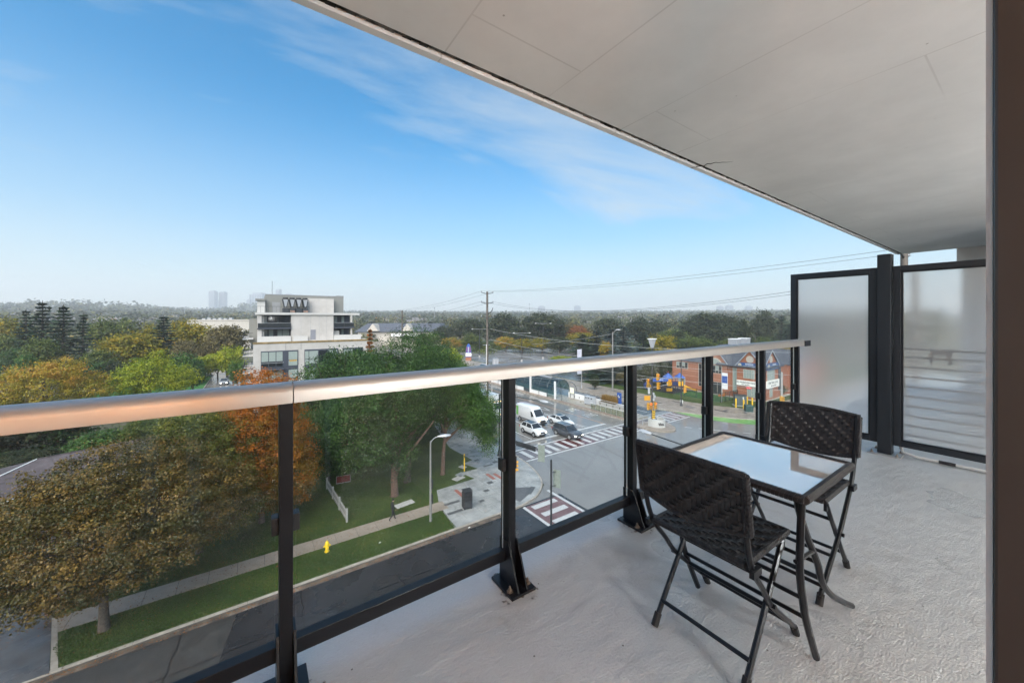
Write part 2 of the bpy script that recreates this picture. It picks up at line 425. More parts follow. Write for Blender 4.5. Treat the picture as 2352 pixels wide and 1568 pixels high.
def ceiling_material():
    m, n, p = _nodes('painted_soffit')
    tcn = n.nodes.new('ShaderNodeTexCoord')
    no = n.nodes.new('ShaderNodeTexNoise'); no.inputs['Scale'].default_value = 0.9; no.inputs['Detail'].default_value = 7; no.inputs['Roughness'].default_value = 0.6
    n.links.new(tcn.outputs['Object'], no.inputs['Vector'])
    cr = n.nodes.new('ShaderNodeValToRGB')
    cr.color_ramp.elements[0].position = 0.3; cr.color_ramp.elements[0].color = (0.64, 0.642, 0.635, 1)
    cr.color_ramp.elements[1].position = 0.7; cr.color_ramp.elements[1].color = (0.82, 0.82, 0.812, 1)
    n.links.new(no.outputs['Fac'], cr.inputs[0])
    # pin holes
    vo = n.nodes.new('ShaderNodeTexVoronoi'); vo.inputs['Scale'].default_value = 5.5
    n.links.new(tcn.outputs['Object'], vo.inputs['Vector'])
    lt = n.nodes.new('ShaderNodeMath'); lt.operation = 'LESS_THAN'; lt.inputs[1].default_value = 0.028
    n.links.new(vo.outputs['Distance'], lt.inputs[0])
    # formwork sheet lines
    br = n.nodes.new('ShaderNodeTexBrick')
    br.inputs['Scale'].default_value = 1.0; br.inputs['Brick Width'].default_value = 2.0; br.inputs['Row Height'].default_value = 0.62
    br.inputs['Mortar Size'].default_value = 0.005; br.inputs['Mortar Smooth'].default_value = 0.4
    mpn = n.nodes.new('ShaderNodeMapping'); mpn.inputs['Rotation'].default_value = (0, 0, pi / 2); mpn.inputs['Location'].default_value = (0.33, 0.52, 0)
    n.links.new(tcn.outputs['Object'], mpn.inputs[0]); n.links.new(mpn.outputs[0], br.inputs['Vector'])
    nf = n.nodes.new('ShaderNodeTexNoise'); nf.inputs['Scale'].default_value = 0.8; nf.inputs['Detail'].default_value = 2
    n.links.new(tcn.outputs['Object'], nf.inputs['Vector'])
    rf_ = n.nodes.new('ShaderNodeMapRange'); rf_.inputs['From Min'].default_value = 0.42; rf_.inputs['From Max'].default_value = 0.62; rf_.inputs['To Max'].default_value = 0.55
    n.links.new(nf.outputs['Fac'], rf_.inputs['Value'])
    fade = n.nodes.new('ShaderNodeMath'); fade.operation = 'MULTIPLY'
    n.links.new(br.outputs['Fac'], fade.inputs[0]); n.links.new(rf_.outputs[0], fade.inputs[1])
    mxa = n.nodes.new('ShaderNodeMath'); mxa.operation = 'MAXIMUM'
    n.links.new(lt.outputs[0], mxa.inputs[0]); n.links.new(fade.outputs[0], mxa.inputs[1])
    sc_ = n.nodes.new('ShaderNodeMath'); sc_.operation = 'MULTIPLY'; sc_.inputs[1].default_value = 0.75
    n.links.new(mxa.outputs[0], sc_.inputs[0])
    mk = n.nodes.new('ShaderNodeMix'); mk.data_type = 'RGBA'; mk.inputs['B'].default_value = (0.34, 0.33, 0.315, 1)
    n.links.new(sc_.outputs[0], mk.inputs['Factor']); n.links.new(cr.outputs[0], mk.inputs['A'])
    n.links.new(mk.outputs['Result'], p.inputs['Base Color'])
    p.inputs['Roughness'].default_value = 0.75
    nb = n.nodes.new('ShaderNodeTexNoise'); nb.inputs['Scale'].default_value = 14; nb.inputs['Detail'].default_value = 5
    n.links.new(tcn.outputs['Object'], nb.inputs['Vector'])
    bu = n.nodes.new('ShaderNodeBump'); bu.inputs['Strength'].default_value = 0.12; bu.inputs['Distance'].default_value = 0.01
    n.links.new(nb.outputs['Fac'], bu.inputs['Height']); n.links.new(bu.outputs[0], p.inputs['Normal'])
    return m
M['floor'] = floor_material()
M['ceiling'] = ceiling_material()
M['groove'] = ramp_mat('rough_drip_groove', [(0.40, (0.02, 0.019, 0.017)), (0.60, (0.22, 0.21, 0.195))], 0.9, 7, 6, bump=0.8, bscale=30)
M['wall'] = mat('stucco_wall', (0.55, 0.54, 0.52), 0.8, 0, 0.08, 2, 0.1, 60)
M['white_wall'] = mat('white_render', (0.78, 0.77, 0.76), 0.8, 0, 0.05, 2)
M['frosted'] = None

YR = 1.5475
ZC = BF + 2.5476
struct(MB().box(-6, 10.2, -0.30, 1.725, BF - 0.22, BF), 'balcony_floor', M['floor'])
c = MB()
c.prism_x([(-0.30, ZC), (1.588, ZC), (1.588, ZC + 0.24), (-0.30, ZC + 0.24)], -6, 10.2)
c.prism_x([(1.629, ZC - 0.004), (1.667, ZC - 0.004), (1.667, ZC + 0.236), (1.629, ZC + 0.236)], -6, 10.2)
ceil = struct(c, 'balcony_ceiling', M['ceiling'])
# drip groove: an uneven strip set back between the two edges
g = MB(); rnd = random.Random(5); xs = np.linspace(-6, 10.2, 420)
for i in range(len(xs) - 1):
    d0 = 0.012 + 0.010 * rnd.random(); w0 = 1.588 - 0.004 * rnd.random(); w1 = 1.629 + 0.003
    g.box(xs[i], xs[i + 1], w0 + 0.004, w1, ZC + d0, ZC + d0 + 0.03)
g.build('drip_groove', M['groove'], ceil)
# crack running in from the edge of the soffit
g = MB(); rnd = random.Random(3); pts = []; x, y = 2.93, 1.667
for i in range(16):
    pts.append((x, y, ZC - 0.0028)); x += 0.006 + rnd.uniform(-0.02, 0.03); y -= 0.017
g.tube(pts, [0.004 * (1 - i / 18) for i in range(16)], 4)
M['crack'] = mat('crack', (0.05, 0.048, 0.045), 0.95, 0, 0.3, 20)
g.build('soffit_crack', M['crack'], ceil)
# facade behind the camera, with the doorway the picture is taken from
M['facade'] = mat('facade_panel', (0.30, 0.30, 0.31), 0.55, 0, 0.06, 2)
M['room_wall'] = mat('room_wall', (0.74, 0.70, 0.64), 0.8, 0, 0.04, 2)
fw = MB()
fw.box(7.6, 10.2, -0.30, -0.06, BF, ZC)
fw.box(-6, -3.1, -0.30, -0.06, BF, ZC)
struct(fw, 'building_wall', M['facade'])
rm = MB()
rm.box(-3.2, 7.6, -4.6, -0.30, ZC + 0.002, ZC + 0.1)
rm.box(-3.3, -3.2, -4.6, -0.30, BF, ZC); rm.box(7.6, 7.7, -4.6, -0.30, BF, ZC); rm.box(-3.2, 7.6, -4.7, -4.6, BF, ZC)
struct(rm, 'room_walls', M['room_wall'])
struct(MB().box(-3.2, 7.6, -4.6, -0.30, BF - 0.1, BF - 0.002), 'room_floor', mat('dark_wood_floor', (0.10, 0.065, 0.04), 0.5, 0, 0.2, 3))
# lit globe lamp inside the room; its warm glow is what the photograph shows on the inner face of the handrail
M['globe'] = mat('lit_opal_globe', (0.8, 0.7, 0.55), 0.4, 0, 0, emit=(1.0, 0.62, 0.32), estr=6.0)
rl = thing('unseen_lamp', 'warm lit globe lamp standing inside the room behind the doorway', 'lamp', (-0.75, -1.1, BF))
MB().lathe([(0.16, 0), (0.16, 0.02), (0.015, 0.04), (0.012, 1.30)], 16).build('lamp_stand', M['black_metal'], rl, smooth=True)
MB().lathe([(0.03, 1.30), (0.12, 1.36), (0.16, 1.46), (0.12, 1.56), (0.03, 1.62)], 20).build('globe', M['globe'], rl, smooth=True)
lp = bpy.data.lights.new('unseen_lamp_bulb', 'POINT'); lp.energy = 270; lp.color = (1.0, 0.42, 0.15); lp.shadow_soft_size = 0.17
fill_bulb = bpy.data.lights.new('unseen_lamp_bulb', 'POINT'); fill_bulb.energy = 800; fill_bulb.color = (0.93, 0.98, 1.0); fill_bulb.shadow_soft_size = 0.17
M['fill_globe'] = mat('added_white_globe', (0.8, 0.78, 0.75), 0.4, 0, 0, emit=(1.0, 0.95, 0.9), estr=5.0)
for x_, l_ in ((1.4, 'unseen white globe lamp added as fill light just right of doorway'), (4.9, 'unseen white globe lamp added as fill light far right in room')):  # two unseen lamps added to brighten the balcony ceiling and floor
    fill_lamp = thing('unseen_lamp', l_, 'lamp', (x_, -2.4, BF))
    MB().lathe([(0.16, 0), (0.16, 0.02), (0.015, 0.04), (0.012, 1.10)], 16).build('lamp_stand', M['black_metal'], fill_lamp, smooth=True)
    MB().lathe([(0.03, 1.10), (0.12, 1.16), (0.16, 1.26), (0.12, 1.36), (0.03, 1.42)], 20).build('globe', M['fill_globe'], fill_lamp, smooth=True)
    lo = bpy.data.objects.new('unseen_lamp_bulb', fill_bulb); lo.location = (0, 0.0, 1.26); lo.parent = fill_lamp; COL.objects.link(lo)
lo = bpy.data.objects.new('unseen_lamp_bulb', lp); lo.location = (0, 0.0, 1.46); lo.parent = rl; COL.objects.link(lo)
# door jamb at the right edge of the frame
M['jamb'] = mat('dark_door_frame', (0.028, 0.028, 0.030), 0.4, 0, 0.08, 3)
M['pale_strip'] = mat('pale_door_edge', (0.62, 0.63, 0.66), 0.35, 0, 0.05, 3)
df = thing('door_frame', 'dark door frame standing close up at the right edge beside the doorway', 'door frame', (0.42, 0, BF))
MB().box(0, 0.12, -0.14, 0.022, 0.0, 2.5456).build('jamb', M['jamb'], df, bevel=0.002)
MB().box(0.006, 0.045, 0.0225, 0.0255, 0.0, 2.5456).build('edge_strip', M['pale_strip'], df)  # pale strip along the outer edge of the jamb
sdr = thing('sliding_door', 'white framed sliding door leaf at the left of the doorway behind camera', 'door', (-0.55, -0.12, BF))
for x_ in (0.0, 0.21): MB().box(x_ - 0.035, x_ + 0.035, -0.03, 0.03, 0.02, 2.4).build('stile', M['white'], sdr)
MB().box(0.036, 0.174, -0.03, 0.03, 0.02, 0.16).build('bottom_rail', M['white'], sdr)
# white end wall of the neighbouring balcony
nw = MB().box(10.202, 10.45, -3, 0.93, BF - 0.3, BF + 3.2)
tag(nw.build('neighbour_wall', M['white_wall']), 'white end wall of the neighbouring balcony seen beyond the frosted screens', 'wall')

# ------------------------------------------------------------------ railing
def rust_material():
    m, n, p = _nodes('rust_and_dirt_stain')
    tcn = n.nodes.new('ShaderNodeTexCoord'); no = n.nodes.new('ShaderNodeTexNoise'); no.inputs['Scale'].default_value = 30; no.inputs['Detail'].default_value = 6
    n.links.new(tcn.outputs['Object'], no.inputs['Vector'])
    cr = n.nodes.new('ShaderNodeValToRGB'); cr.color_ramp.elements[0].position = 0.52; cr.color_ramp.elements[1].position = 0.66
    cr.color_ramp.elements[1].color = (0.8, 0.8, 0.8, 1); cr.color_ramp.elements[0].color = (0, 0, 0, 1)
    n.links.new(no.outputs['Fac'], cr.inputs[0])
    p.inputs['Base Color'].default_value = (0.16, 0.09, 0.045, 1); p.inputs['Roughness'].default_value = 0.8
    n.links.new(cr.outputs[0], p.inputs['Alpha'])
    return m
M['rust'] = rust_material()
rail = thing('balcony_railing', 'glass balcony railing with black posts and rounded aluminium handrail', 'railing', (0, 0, BF))
PX = [0.088 + 0.9619 * k for k in range(-1, 5)] + [4.775]
PX = [-1.835] + PX
def hand_profile(y):
    pr = []
    for i in range(11):
        a = pi * i / 10
        pr.append((y + 0.046 * cos(a), 1.058 + 0.033 * sin(a)))
    return [(y - 0.046, 1.022), (y + 0.046, 1.022)] + pr
joints = [-2.6, 0.108, 2.99, 4.90]
for a, b in zip(joints[:-1], joints[1:]):
    h = MB(); h.prism_x(hand_profile(YR - 0.005), a + 0.0015, b - 0.0015)
    h.build('handrail', M['alu'], rail, smooth=True)
for i, x in enumerate(PX):
    post = MB().box(x - 0.021, x + 0.021, YR - 0.03, YR + 0.042, 0.02, 1.0215).build('post', M['black_metal'], rail, bevel=0.002)
    pl = MB().box(x - 0.07, x + 0.07, YR - 0.13, YR + 0.055, 0.0, 0.014)
    pl.build('base_plate', M['black_metal'], post, bevel=0.002)
    for s in (-1, 1):
        gx = x + s * 0.026
        MB().prism_x([(YR - 0.031, 0.0145), (YR - 0.12, 0.0145), (YR - 0.105, 0.05), (YR - 0.05, 0.19), (YR - 0.031, 0.215), (YR + 0.04, 0.215), (YR + 0.04, 0.0145)], gx - 0.004, gx + 0.004).build('gusset', M['black_metal'], post)
        bl = MB(); bx, by = x + s * 0.052, YR - 0.085
        bl.lathe([(0.017, 0), (0.017, 0.003), (0.010, 0.0035), (0.010, 0.013), (0.0055, 0.0135), (0.0055, 0.026), (0.004, 0.027)], 6, (bx, by, 0.0142))
        bl.build('anchor_bolt', M['steel'], post)
    st_ = MB(); st_.sheet([(x + (0.095 + 0.03 * sin(3 * q + i)) * cos(q), YR - 0.05 + (0.115 + 0.03 * sin(4 * q + 2 * i)) * sin(q)) for q in np.linspace(0, 2 * pi, 25)[:-1]], 0.0012); st_.build('rust_stain', M['rust'], post)
    if i > 0:
        for s in (-1, 1):
            MB().box(x + s * 0.021 - (0.022 if s < 0 else 0), x + s * 0.021 + (0.022 if s > 0 else 0), YR - 0.008, YR + 0.036, 0.555, 0.615).build('glass_clip', M['black_plastic'], post, bevel=0.002)
for a, b in zip(PX[:-1], PX[1:]):
    MB().box(a + 0.022, b - 0.022, YR - 0.012, YR + 0.030, 0.113, 0.1675).build('bottom_rail', M['black_metal'], rail, bevel=0.002)
    gp = MB(); x0, x1 = a + 0.032, b - 0.032; y0, y1 = YR + 0.005, YR + 0.013
    z0, z1 = 0.168, 1.0215
    gp.quad((x0, y0, z0), (x1, y0, z0), (x1, y0, z1), (x0, y0, z1), 0)
    gp.quad((x0, y1, z0), (x1, y1, z0), (x1, y1, z1), (x0, y1, z1), 0)
    gp.quad((x0, y0, z0), (x0, y1, z0), (x0, y1, z1), (x0, y0, z1), 1)
    gp.quad((x1, y0, z0), (x1, y1, z0), (x1, y1, z1), (x1, y0, z1), 1)
    gp.build('glass_panel', [M['clear_glass'], M['glass_edge']], rail)
MB().box(4.86, 5.02, YR - 0.058, YR - 0.052, 1.015, 1.075).build('wall_bracket', M['black_metal'], rail)

# ------------------------------------------------------------------ privacy screen
def frosted_material(rough, tl_, di_):
    m = bpy.data.materials.new('frosted_glass'); m.use_nodes = True; n = m.node_tree
    for x in list(n.nodes):
        if x.type == 'BSDF_PRINCIPLED': n.nodes.remove(x)
    tcn = n.nodes.new('ShaderNodeTexCoord')
    no = n.nodes.new('ShaderNodeTexNoise'); no.inputs['Scale'].default_value = 260; no.inputs['Detail'].default_value = 2
    n.links.new(tcn.outputs['Object'], no.inputs['Vector'])
    bu = n.nodes.new('ShaderNodeBump'); bu.inputs['Strength'].default_value = 0.10; bu.inputs['Distance'].default_value = 0.001
    n.links.new(no.outputs['Fac'], bu.inputs['Height'])
    rf = n.nodes.new('ShaderNodeBsdfRefraction'); rf.inputs['IOR'].default_value = 1.12; rf.inputs['Roughness'].default_value = rough
    rf.inputs['Color'].default_value = (0.93, 0.94, 0.94, 1)
    tl = n.nodes.new('ShaderNodeBsdfTranslucent'); tl.inputs['Color'].default_value = (0.86, 0.87, 0.87, 1)
    df_ = n.nodes.new('ShaderNodeBsdfDiffuse'); df_.inputs['Color'].default_value = (0.8, 0.81, 0.81, 1)
    n.links.new(bu.outputs[0], rf.inputs['Normal']); n.links.new(bu.outputs[0], df_.inputs['Normal'])
    m1 = n.nodes.new('ShaderNodeMixShader'); m1.inputs[0].default_value = tl_
    n.links.new(rf.outputs[0], m1.inputs[1]); n.links.new(tl.outputs[0], m1.inputs[2])
    m2 = n.nodes.new('ShaderNodeMixShader'); m2.inputs[0].default_value = di_
    n.links.new(m1.outputs[0], m2.inputs[1]); n.links.new(df_.outputs[0], m2.inputs[2])
    n.links.new(m2.outputs[0], n.nodes['Material Output'].inputs['Surface'])
    return m
M['frosted'] = frosted_material(0.40, 0.34, 0.30); M['frosted2'] = frosted_material(0.27, 0.27, 0.22)
XS = 5.05
scr = thing('privacy_screen', 'tall dark framed privacy screen with two frosted glass panels at balcony end', 'privacy screen', (XS, 0, BF))
post = MB().box(-0.06, 0.05, 0.858, 0.955, 0.0125, 1.935).build('post', M['frame_metal'], scr, bevel=0.003)
MB().box(-0.10, 0.12, 0.79, 1.02, 0.0, 0.012).build('base_plate', M['grey_metal'], post)
for s, t in ((-0.075, 0.815), (-0.075, 0.99), (0.09, 0.815), (0.09, 0.99)):
    MB().lathe([(0.016, 0), (0.016, 0.003), (0.010, 0.0035), (0.010, 0.014), (0.005, 0.0145), (0.005, 0.027)], 6, (s, t, 0.0122)).build('anchor_bolt', M['steel'], post)
def screen_frame(y0, y1, z0, z1, w=0.052, nm='panel_frame', gm='frosted'):
    fr = MB()
    fr.box(-0.022, 0.022, y0, y0 + w, z0, z1); fr.box(-0.022, 0.022, y1 - w, y1, z0, z1)
    fr.box(-0.022, 0.022, y0 + w, y1 - w, z1 - w, z1); fr.box(-0.022, 0.022, y0 + w, y1 - w, z0, z0 + w)
    o = fr.build(nm, M['frame_metal'], scr, bevel=0.003)
    bd = MB(); k = w + 0.014
    bd.box(-0.014, 0.014, y0 + w, y0 + k, z0 + w, z1 - w); bd.box(-0.014, 0.014, y1 - k, y1 - w, z0 + w, z1 - w)
    bd.box(-0.014, 0.014, y0 + k, y1 - k, z1 - k, z1 - w); bd.box(-0.014, 0.014, y0 + k, y1 - k, z0 + w, z0 + k)
    bd.build('glazing_bead', M['black_metal'], o)
    gl = MB(); gl.quad((0, y0 + k, z0 + k), (0, y1 - k, z0 + k), (0, y1 - k, z1 - k), (0, y0 + k, z1 - k))
    gl.build('frosted_pane', M[gm], o, fix=False)
screen_frame(0.962, 1.68, 0.10, 1.815)
screen_frame(-0.10, 0.851, 0.10, 1.815, gm='frosted2')

# ------------------------------------------------------------------ drying rack behind the screen
rk = thing('drying_rack', 'white folding clothes drying rack standing behind the frosted glass', 'drying rack', (5.13, 0.25, BF))
def rack_x(z): return 0.03 + 0.07 * (1 - z / 1.05)
M['rod_grey'] = mat('grey_coated_rod', (0.16, 0.165, 0.17), 0.5, 0, 0.05, 4)
fr = MB()
for s in (-0.58, 0.58):
    fr.tube([(rack_x(0), s, 0.03), (rack_x(1.02), s, 1.02)], 0.011, 8)
fr.tube([(rack_x(1.02), -0.58, 1.02), (rack_x(1.02), 0.58, 1.02)], 0.011, 8)
fr.build('frame', M['rod_grey'], rk, smooth=True)
for k in range(9):
    z = 0.18 + k * 0.095
    MB().tube([(rack_x(z), -0.58, z), (rack_x(z), 0.58, z)], 0.008, 6).build('rod', M['rod_grey'], rk)
for s in (-0.58, 0.58):
    MB().box(rack_x(.7) - 0.02, rack_x(.7) + 0.02, s - 0.015, s + 0.015, 0.62, 0.86).build('hinge', M['black_plastic'], rk)
    MB().tube([(rack_x(.75), s * 0.96, 0.75), (0.50, s * 0.96, 0.03)], 0.010, 8).build('leg', M['white_metal'], rk)
MB().tube([(-0.02, 0.56, 0.10), (-0.02, 0.55, 0.035), (-0.02, 0.44, 0.014), (-0.02, -0.6, 0.014)], 0.0125, 8).build('floor_bar', M['white_metal'], rk, smooth=True)
for y in (0.27, -0.1, -0.35):
    MB().tube([(-0.02, y - 0.05, 0.0142), (-0.02, y + 0.05, 0.0142)], 0.0145, 8).build('bar_sleeve', M['black_plastic'], rk)
# dark cloth hung over the top rod
rnd = random.Random(8)
cl = MB(); nu, nv = 14, 10; vs = []
for i in range(nu + 1):
    for j in range(nv + 1):
        u = i / nu; v = j / nv
        L = 0.085 + 0.035 * sin(u * 7 + 1) + 0.03 * sin(u * 15)
        ang = (v - 0.5) * 2
        dx = 0.018 * (1 if ang > 0 else -1) * min(1, abs(ang) * 4)
        z = 1.02 + 0.013 - abs(ang) ** 1.1 * L
        vs.append((5.13 + rack_x(1.02) + dx + 0.008 * sin(u * 22 + v * 5), 0.495 + u * 0.135 + 0.01 * sin(v * 9), BF + z))
fs = [(i * (nv + 1) + j, (i + 1) * (nv + 1) + j, (i + 1) * (nv + 1) + j + 1, i * (nv + 1) + j + 1) for i in range(nu) for j in range(nv)]
cl.add(vs, fs)
M['cloth'] = mat('dark_cloth', (0.010, 0.011, 0.012), 0.9, 0, 0.3, 30, 0.4, 90)
tag(cl.build('cloth', M['cloth'], smooth=True), 'small dark cloth hung over the top rod of the drying rack', 'cloth')

# ------------------------------------------------------------------ woven furniture
def wicker_material():
    m, n, p = _nodes('dark_wicker')
    tcn = n.nodes.new('ShaderNodeTexCoord')
    no = n.nodes.new('ShaderNodeTexNoise'); no.inputs['Scale'].default_value = 35; no.inputs['Detail'].default_value = 3
    n.links.new(tcn.outputs['Object'], no.inputs['Vector'])
    cr = n.nodes.new('ShaderNodeValToRGB')
    cr.color_ramp.elements[0].position = 0.3; cr.color_ramp.elements[0].color = (0.010, 0.010, 0.012, 1)
    cr.color_ramp.elements[1].position = 0.75; cr.color_ramp.elements[1].color = (0.036, 0.036, 0.040, 1)
    n.links.new(no.outputs['Fac'], cr.inputs[0]); n.links.new(cr.outputs[0], p.inputs['Base Color'])
    p.inputs['Roughness'].default_value = 0.52; p.inputs['Specular IOR Level'].default_value = 0.4
    return m
M['wicker'] = wicker_material()
def weave(mb, P, nu, nv, width, amp, thick, shift=1, sub=2):
    """nv flat strands running along u, passing over and under nu stakes; P(u, v) -> (point, normal)"""
    for j in range(nv):
        v = (j + 0.5) / nv
        vs = []
        n = nu * sub
        for i in range(n + 1):
            u = i / n
            k = (i / sub + j * shift) % 4
            off = amp * sin(k / 4 * 2 * pi) * 1.25
            off = max(-amp, min(amp, off))
            p, nn = P(u, v); p1, _ = P(u, min(1, v + 0.01)); t = (p1 - p).normalized() if v < 0.98 else (p - P(u, v - 0.01)[0]).normalized()
            a, b = p + nn * (off + thick / 2), p + nn * (off - thick / 2)
            vs += [a + t * width / 2, a - t * width / 2, b - t * width / 2, b + t * width / 2]
        fs = []
        for i in range(n):
            for k in range(4):
                k2 = (k + 1) % 4
                fs.append((i * 4 + k, i * 4 + k2, (i + 1) * 4 + k2, (i + 1) * 4 + k))
        mb.add(vs, fs)
    for i in range(nu + 1):
        u = i / nu
        pts = [P(u, q / 6)[0] for q in range(7)]
        mb.tube(pts, 0.003, 4, sx=2.4)
    N, K = 12, 6; vs = []
    for sg in (-1, 1):
        for i in range(N + 1):
            for k in range(K + 1):
                p, nn = P(i / N, k / K); vs.append(p + nn * (sg * 0.0007))
    h = (N + 1) * (K + 1); fs = []
    for i in range(N):
        for k in range(K):
            a = i * (K + 1) + k
            fs.append((a, a + 1, a + K + 2, a + K + 1)); fs.append((h + a, h + a + K + 1, h + a + K + 2, h + a + 1))
    mb.add(vs, fs)
def wrapped_bar(mb, a, b, r, n):
    """bar wound with flat strand"""
    a, b = Vector(a), Vector(b); t = (b - a).normalized(); L = (b - a).length
    mb.tube([a, b], r * 0.86, 8)
    up = Vector((0, 0, 1)) if abs(t.z) < 0.9 else Vector((1, 0, 0))
    s = t.cross(up).normalized(); w = s.cross(t).normalized()
    for i in range(n):
        c_ = a + t * (L * (i + 0.5) / n)
        vs = []
        for e in (-1, 1):
            for k in range(8):
                q = 2 * pi * (k + 0.5) / 8
                skew = 0.35 * sin(q) * L / n
                vs.append(c_ + t * (e * 0.40 * L / n + skew) + s * (cos(q) * r) + w * (sin(q) * r))
        fs = [(k, (k + 1) % 8, 8 + (k + 1) % 8, 8 + k) for k in range(8)] + [tuple(range(7, -1, -1)), tuple(range(8, 16))]
        mb.add(vs, fs)

def bent(pts, n=4):
    """smooth polyline through points (Catmull-Rom)"""
    pts = [Vector(p) for p in pts]; out = []
    for i in range(len(pts) - 1):
        p0 = pts[max(i - 1, 0)]; p1 = pts[i]; p2 = pts[i + 1]; p3 = pts[min(i + 2, len(pts) - 1)]
        for k in range(n):
            t = k / n
            out.append(0.5 * ((2 * p1) + (p2 - p0) * t + (2 * p0 - 5 * p1 + 4 * p2 - p3) * t * t + (3 * p1 - p0 - 3 * p2 + p3) * t ** 3))
    out.append(pts[-1]); return out

def make_chair(label, loc, rz):
    # local: x forward (facing the table), seat hinge at x = 0
    t = thing('bistro_chair', label, 'chair', loc, rz, 'folding wicker bistro chairs')
    hw = 0.190
    for s in (-1, 1):
        y = s * hw
        lg = MB(); lg.tube(bent([(-0.085, y * 1.06, 0.80), (-0.055, y * 1.05, 0.60), (-0.005, y * 1.03, 0.45), (0.09, y * 1.02, 0.335), (0.175, y * 1.0, 0.235), (0.42, y * 0.97, 0.035)], 4), 0.0105, 8)
        l = lg.build('leg', M['black_metal'], t, smooth=True)
        MB().tube([(0.405, y * 0.97, 0.045), (0.432, y * 0.97, 0.0)], 0.0145, 8).build('foot_cap', M['rubber'], l)
        lg = MB(); yy = y * 0.93
        lg.tube([(0.31, yy, 0.43), (0.165, yy, 0.24), (0.0, yy, 0.03)], 0.0105, 8)
        l = lg.build('leg', M['black_metal'], t, smooth=True)
        MB().tube([(0.010, yy, 0.045), (-0.018, yy, 0.0)], 0.0145, 8).build('foot_cap', M['rubber'], l)
        MB().tube([(0.165, y * 0.88, 0.243), (0.165, y * 1.10, 0.243)], 0.009, 8).build('pivot', M['black_metal'], t)
        MB().box(-0.03, 0.03, y * 1.09 - 0.008, y * 1.09 + 0.008, 0.425, 0.45).build('hinge', M['black_metal'], t)
        MB().box(0.30, 0.322, yy - 0.006, yy + 0.006, 0.395, 0.44).build('seat_hook', M['black_metal'], t)
    for (x, z, w, r) in ((0.03, 0.092, hw * 0.92, 0.0085), (0.235, 0.33, hw * 0.92, 0.0085), (0.26, 0.165, hw, 0.0085), (0.36, 0.085, hw, 0.011)):
        MB().tube([(x, -w, z), (x, w, z)], r, 8).build('crossbar', M['black_metal'], t)
    # seat
    sw, x0, x1 = 0.180, -0.015, 0.352
    fr = MB(); zz = 0.452
    for a, b, n in (((x0, -sw, zz), (x1, -sw, zz), 26), ((x0, sw, zz), (x1, sw, zz), 26), ((x0, -sw, zz), (x0, sw, zz), 26), ((x1, -sw, zz), (x1, sw, zz), 26)):
        wrapped_bar(fr, a, b, 0.0125, n)
    so = fr.build('seat', M['wicker'], t)
    wv = MB()
    def PS(u, v):
        y = -sw + 2 * sw * u; x = x0 + (x1 - x0) * v
        return Vector((x, y, zz + 0.005 - 0.006 * sin(pi * u) * sin(pi * v))), Vector((0, 0, 1))
    weave(wv, PS, 18, 20, 0.0135, 0.0062, 0.0035, 1)
    wv.build('woven_panel', M['wicker'], so)
    # back
    bwid = 0.212
    def PBk(u, v):
        y = -bwid + 2 * bwid * u
        zb = 0.585 - 0.028 * sin(pi * u); zt = 0.792 + 0.012 * sin(pi * u)
        z = zb + (zt - zb) * v
        x = -0.052 - (z - 0.58) * 0.155 - 0.022 * sin(pi * u)
        nn = Vector((1, 0.11 * cos(pi * u), 0.155)).normalized()
        return Vector((x, y, z)), nn
    bk = MB()
    for v in (0.0, 1.0):
        pts = [PBk(u / 10, v)[0] for u in range(11)]
        for p, q in zip(pts[:-1], pts[1:]): wrapped_bar(bk, p, q, 0.012 if v else 0.0095, 3)
    for u in (0.0, 1.0):
        wrapped_bar(bk, PBk(u, 0)[0], PBk(u, 1)[0], 0.012, 14)
    bo = bk.build('backrest', M['wicker'], t)
    wv = MB(); weave(wv, PBk, 22, 14, 0.0118, 0.0075, 0.0035, 1)
    wv.build('woven_panel', M['wicker'], bo)
    return t
make_chair('wicker bistro chair nearest the camera, its curved back turned to us', (1.425, 0.785, BF), 0)
make_chair('wicker bistro chair beyond the table in front of frosted screen, facing us', (2.56, 0.785, BF), pi)

# table
tb = thing('bistro_table', 'square folding bistro table with mirror bright glass top in wicker rim', 'table', (1.82, 0.742, BF))
h = 0.262
rim = MB()
for a, b in (((-h, -h), (h, -h)), ((h, -h), (h, h)), ((h, h), (-h, h)), ((-h, h), (-h, -h))):
    wrapped_bar(rim, (a[0], a[1], 0.690), (b[0], b[1], 0.690), 0.0165, 38)
rim.build('rim', M['wicker'], tb)
M['table_glass'] = mat('tinted_mirror_glass', (1.0, 0.90, 0.80), 0.03, 0.62, 0.02, 2)
MB().box(-h + 0.012, h - 0.012, -h + 0.012, h - 0.012, 0.692, 0.699).build('glass_top', M['table_glass'], tb)
for x in (-0.14, 0.14):
    MB().box(x - 0.012, x + 0.012, -h + 0.017, h - 0.017, 0.664, 0.684).build('under_bar', M['black_metal'], tb)
for s in (-1, 1):
    yt, yb = s * 0.225, s * 0.232 - 0.0
    a = bent([(-0.165, yt, 0.672), (-0.180, yt, 0.52), (-0.187, yt, 0.40), (-0.178, yb, 0.282), (-0.137, yb, 0.18), (-0.045, yb, 0.012)], 4)
    MB().tube(a, 0.0125, 8).build('leg', M['black_metal'], tb, smooth=True)
    a = bent([(-0.165, yt * 0.93, 0.672), (-0.145, yt * 0.93, 0.60), (-0.069, yt * 0.93, 0.481), (0.022, yb * 0.93, 0.345), (0.087, yb * 0.93, 0.236), (0.217, yb * 0.95, 0.125), (0.41, yb, 0.012)], 4)
    MB().tube(a, 0.0125, 8).build('leg', M['black_metal'], tb, smooth=True)
    MB().tube([(-0.20, yt * 0.96, 0.43), (-0.02, yt * 0.96, 0.405)], 0.008, 6).build('stay', M['black_metal'], tb)
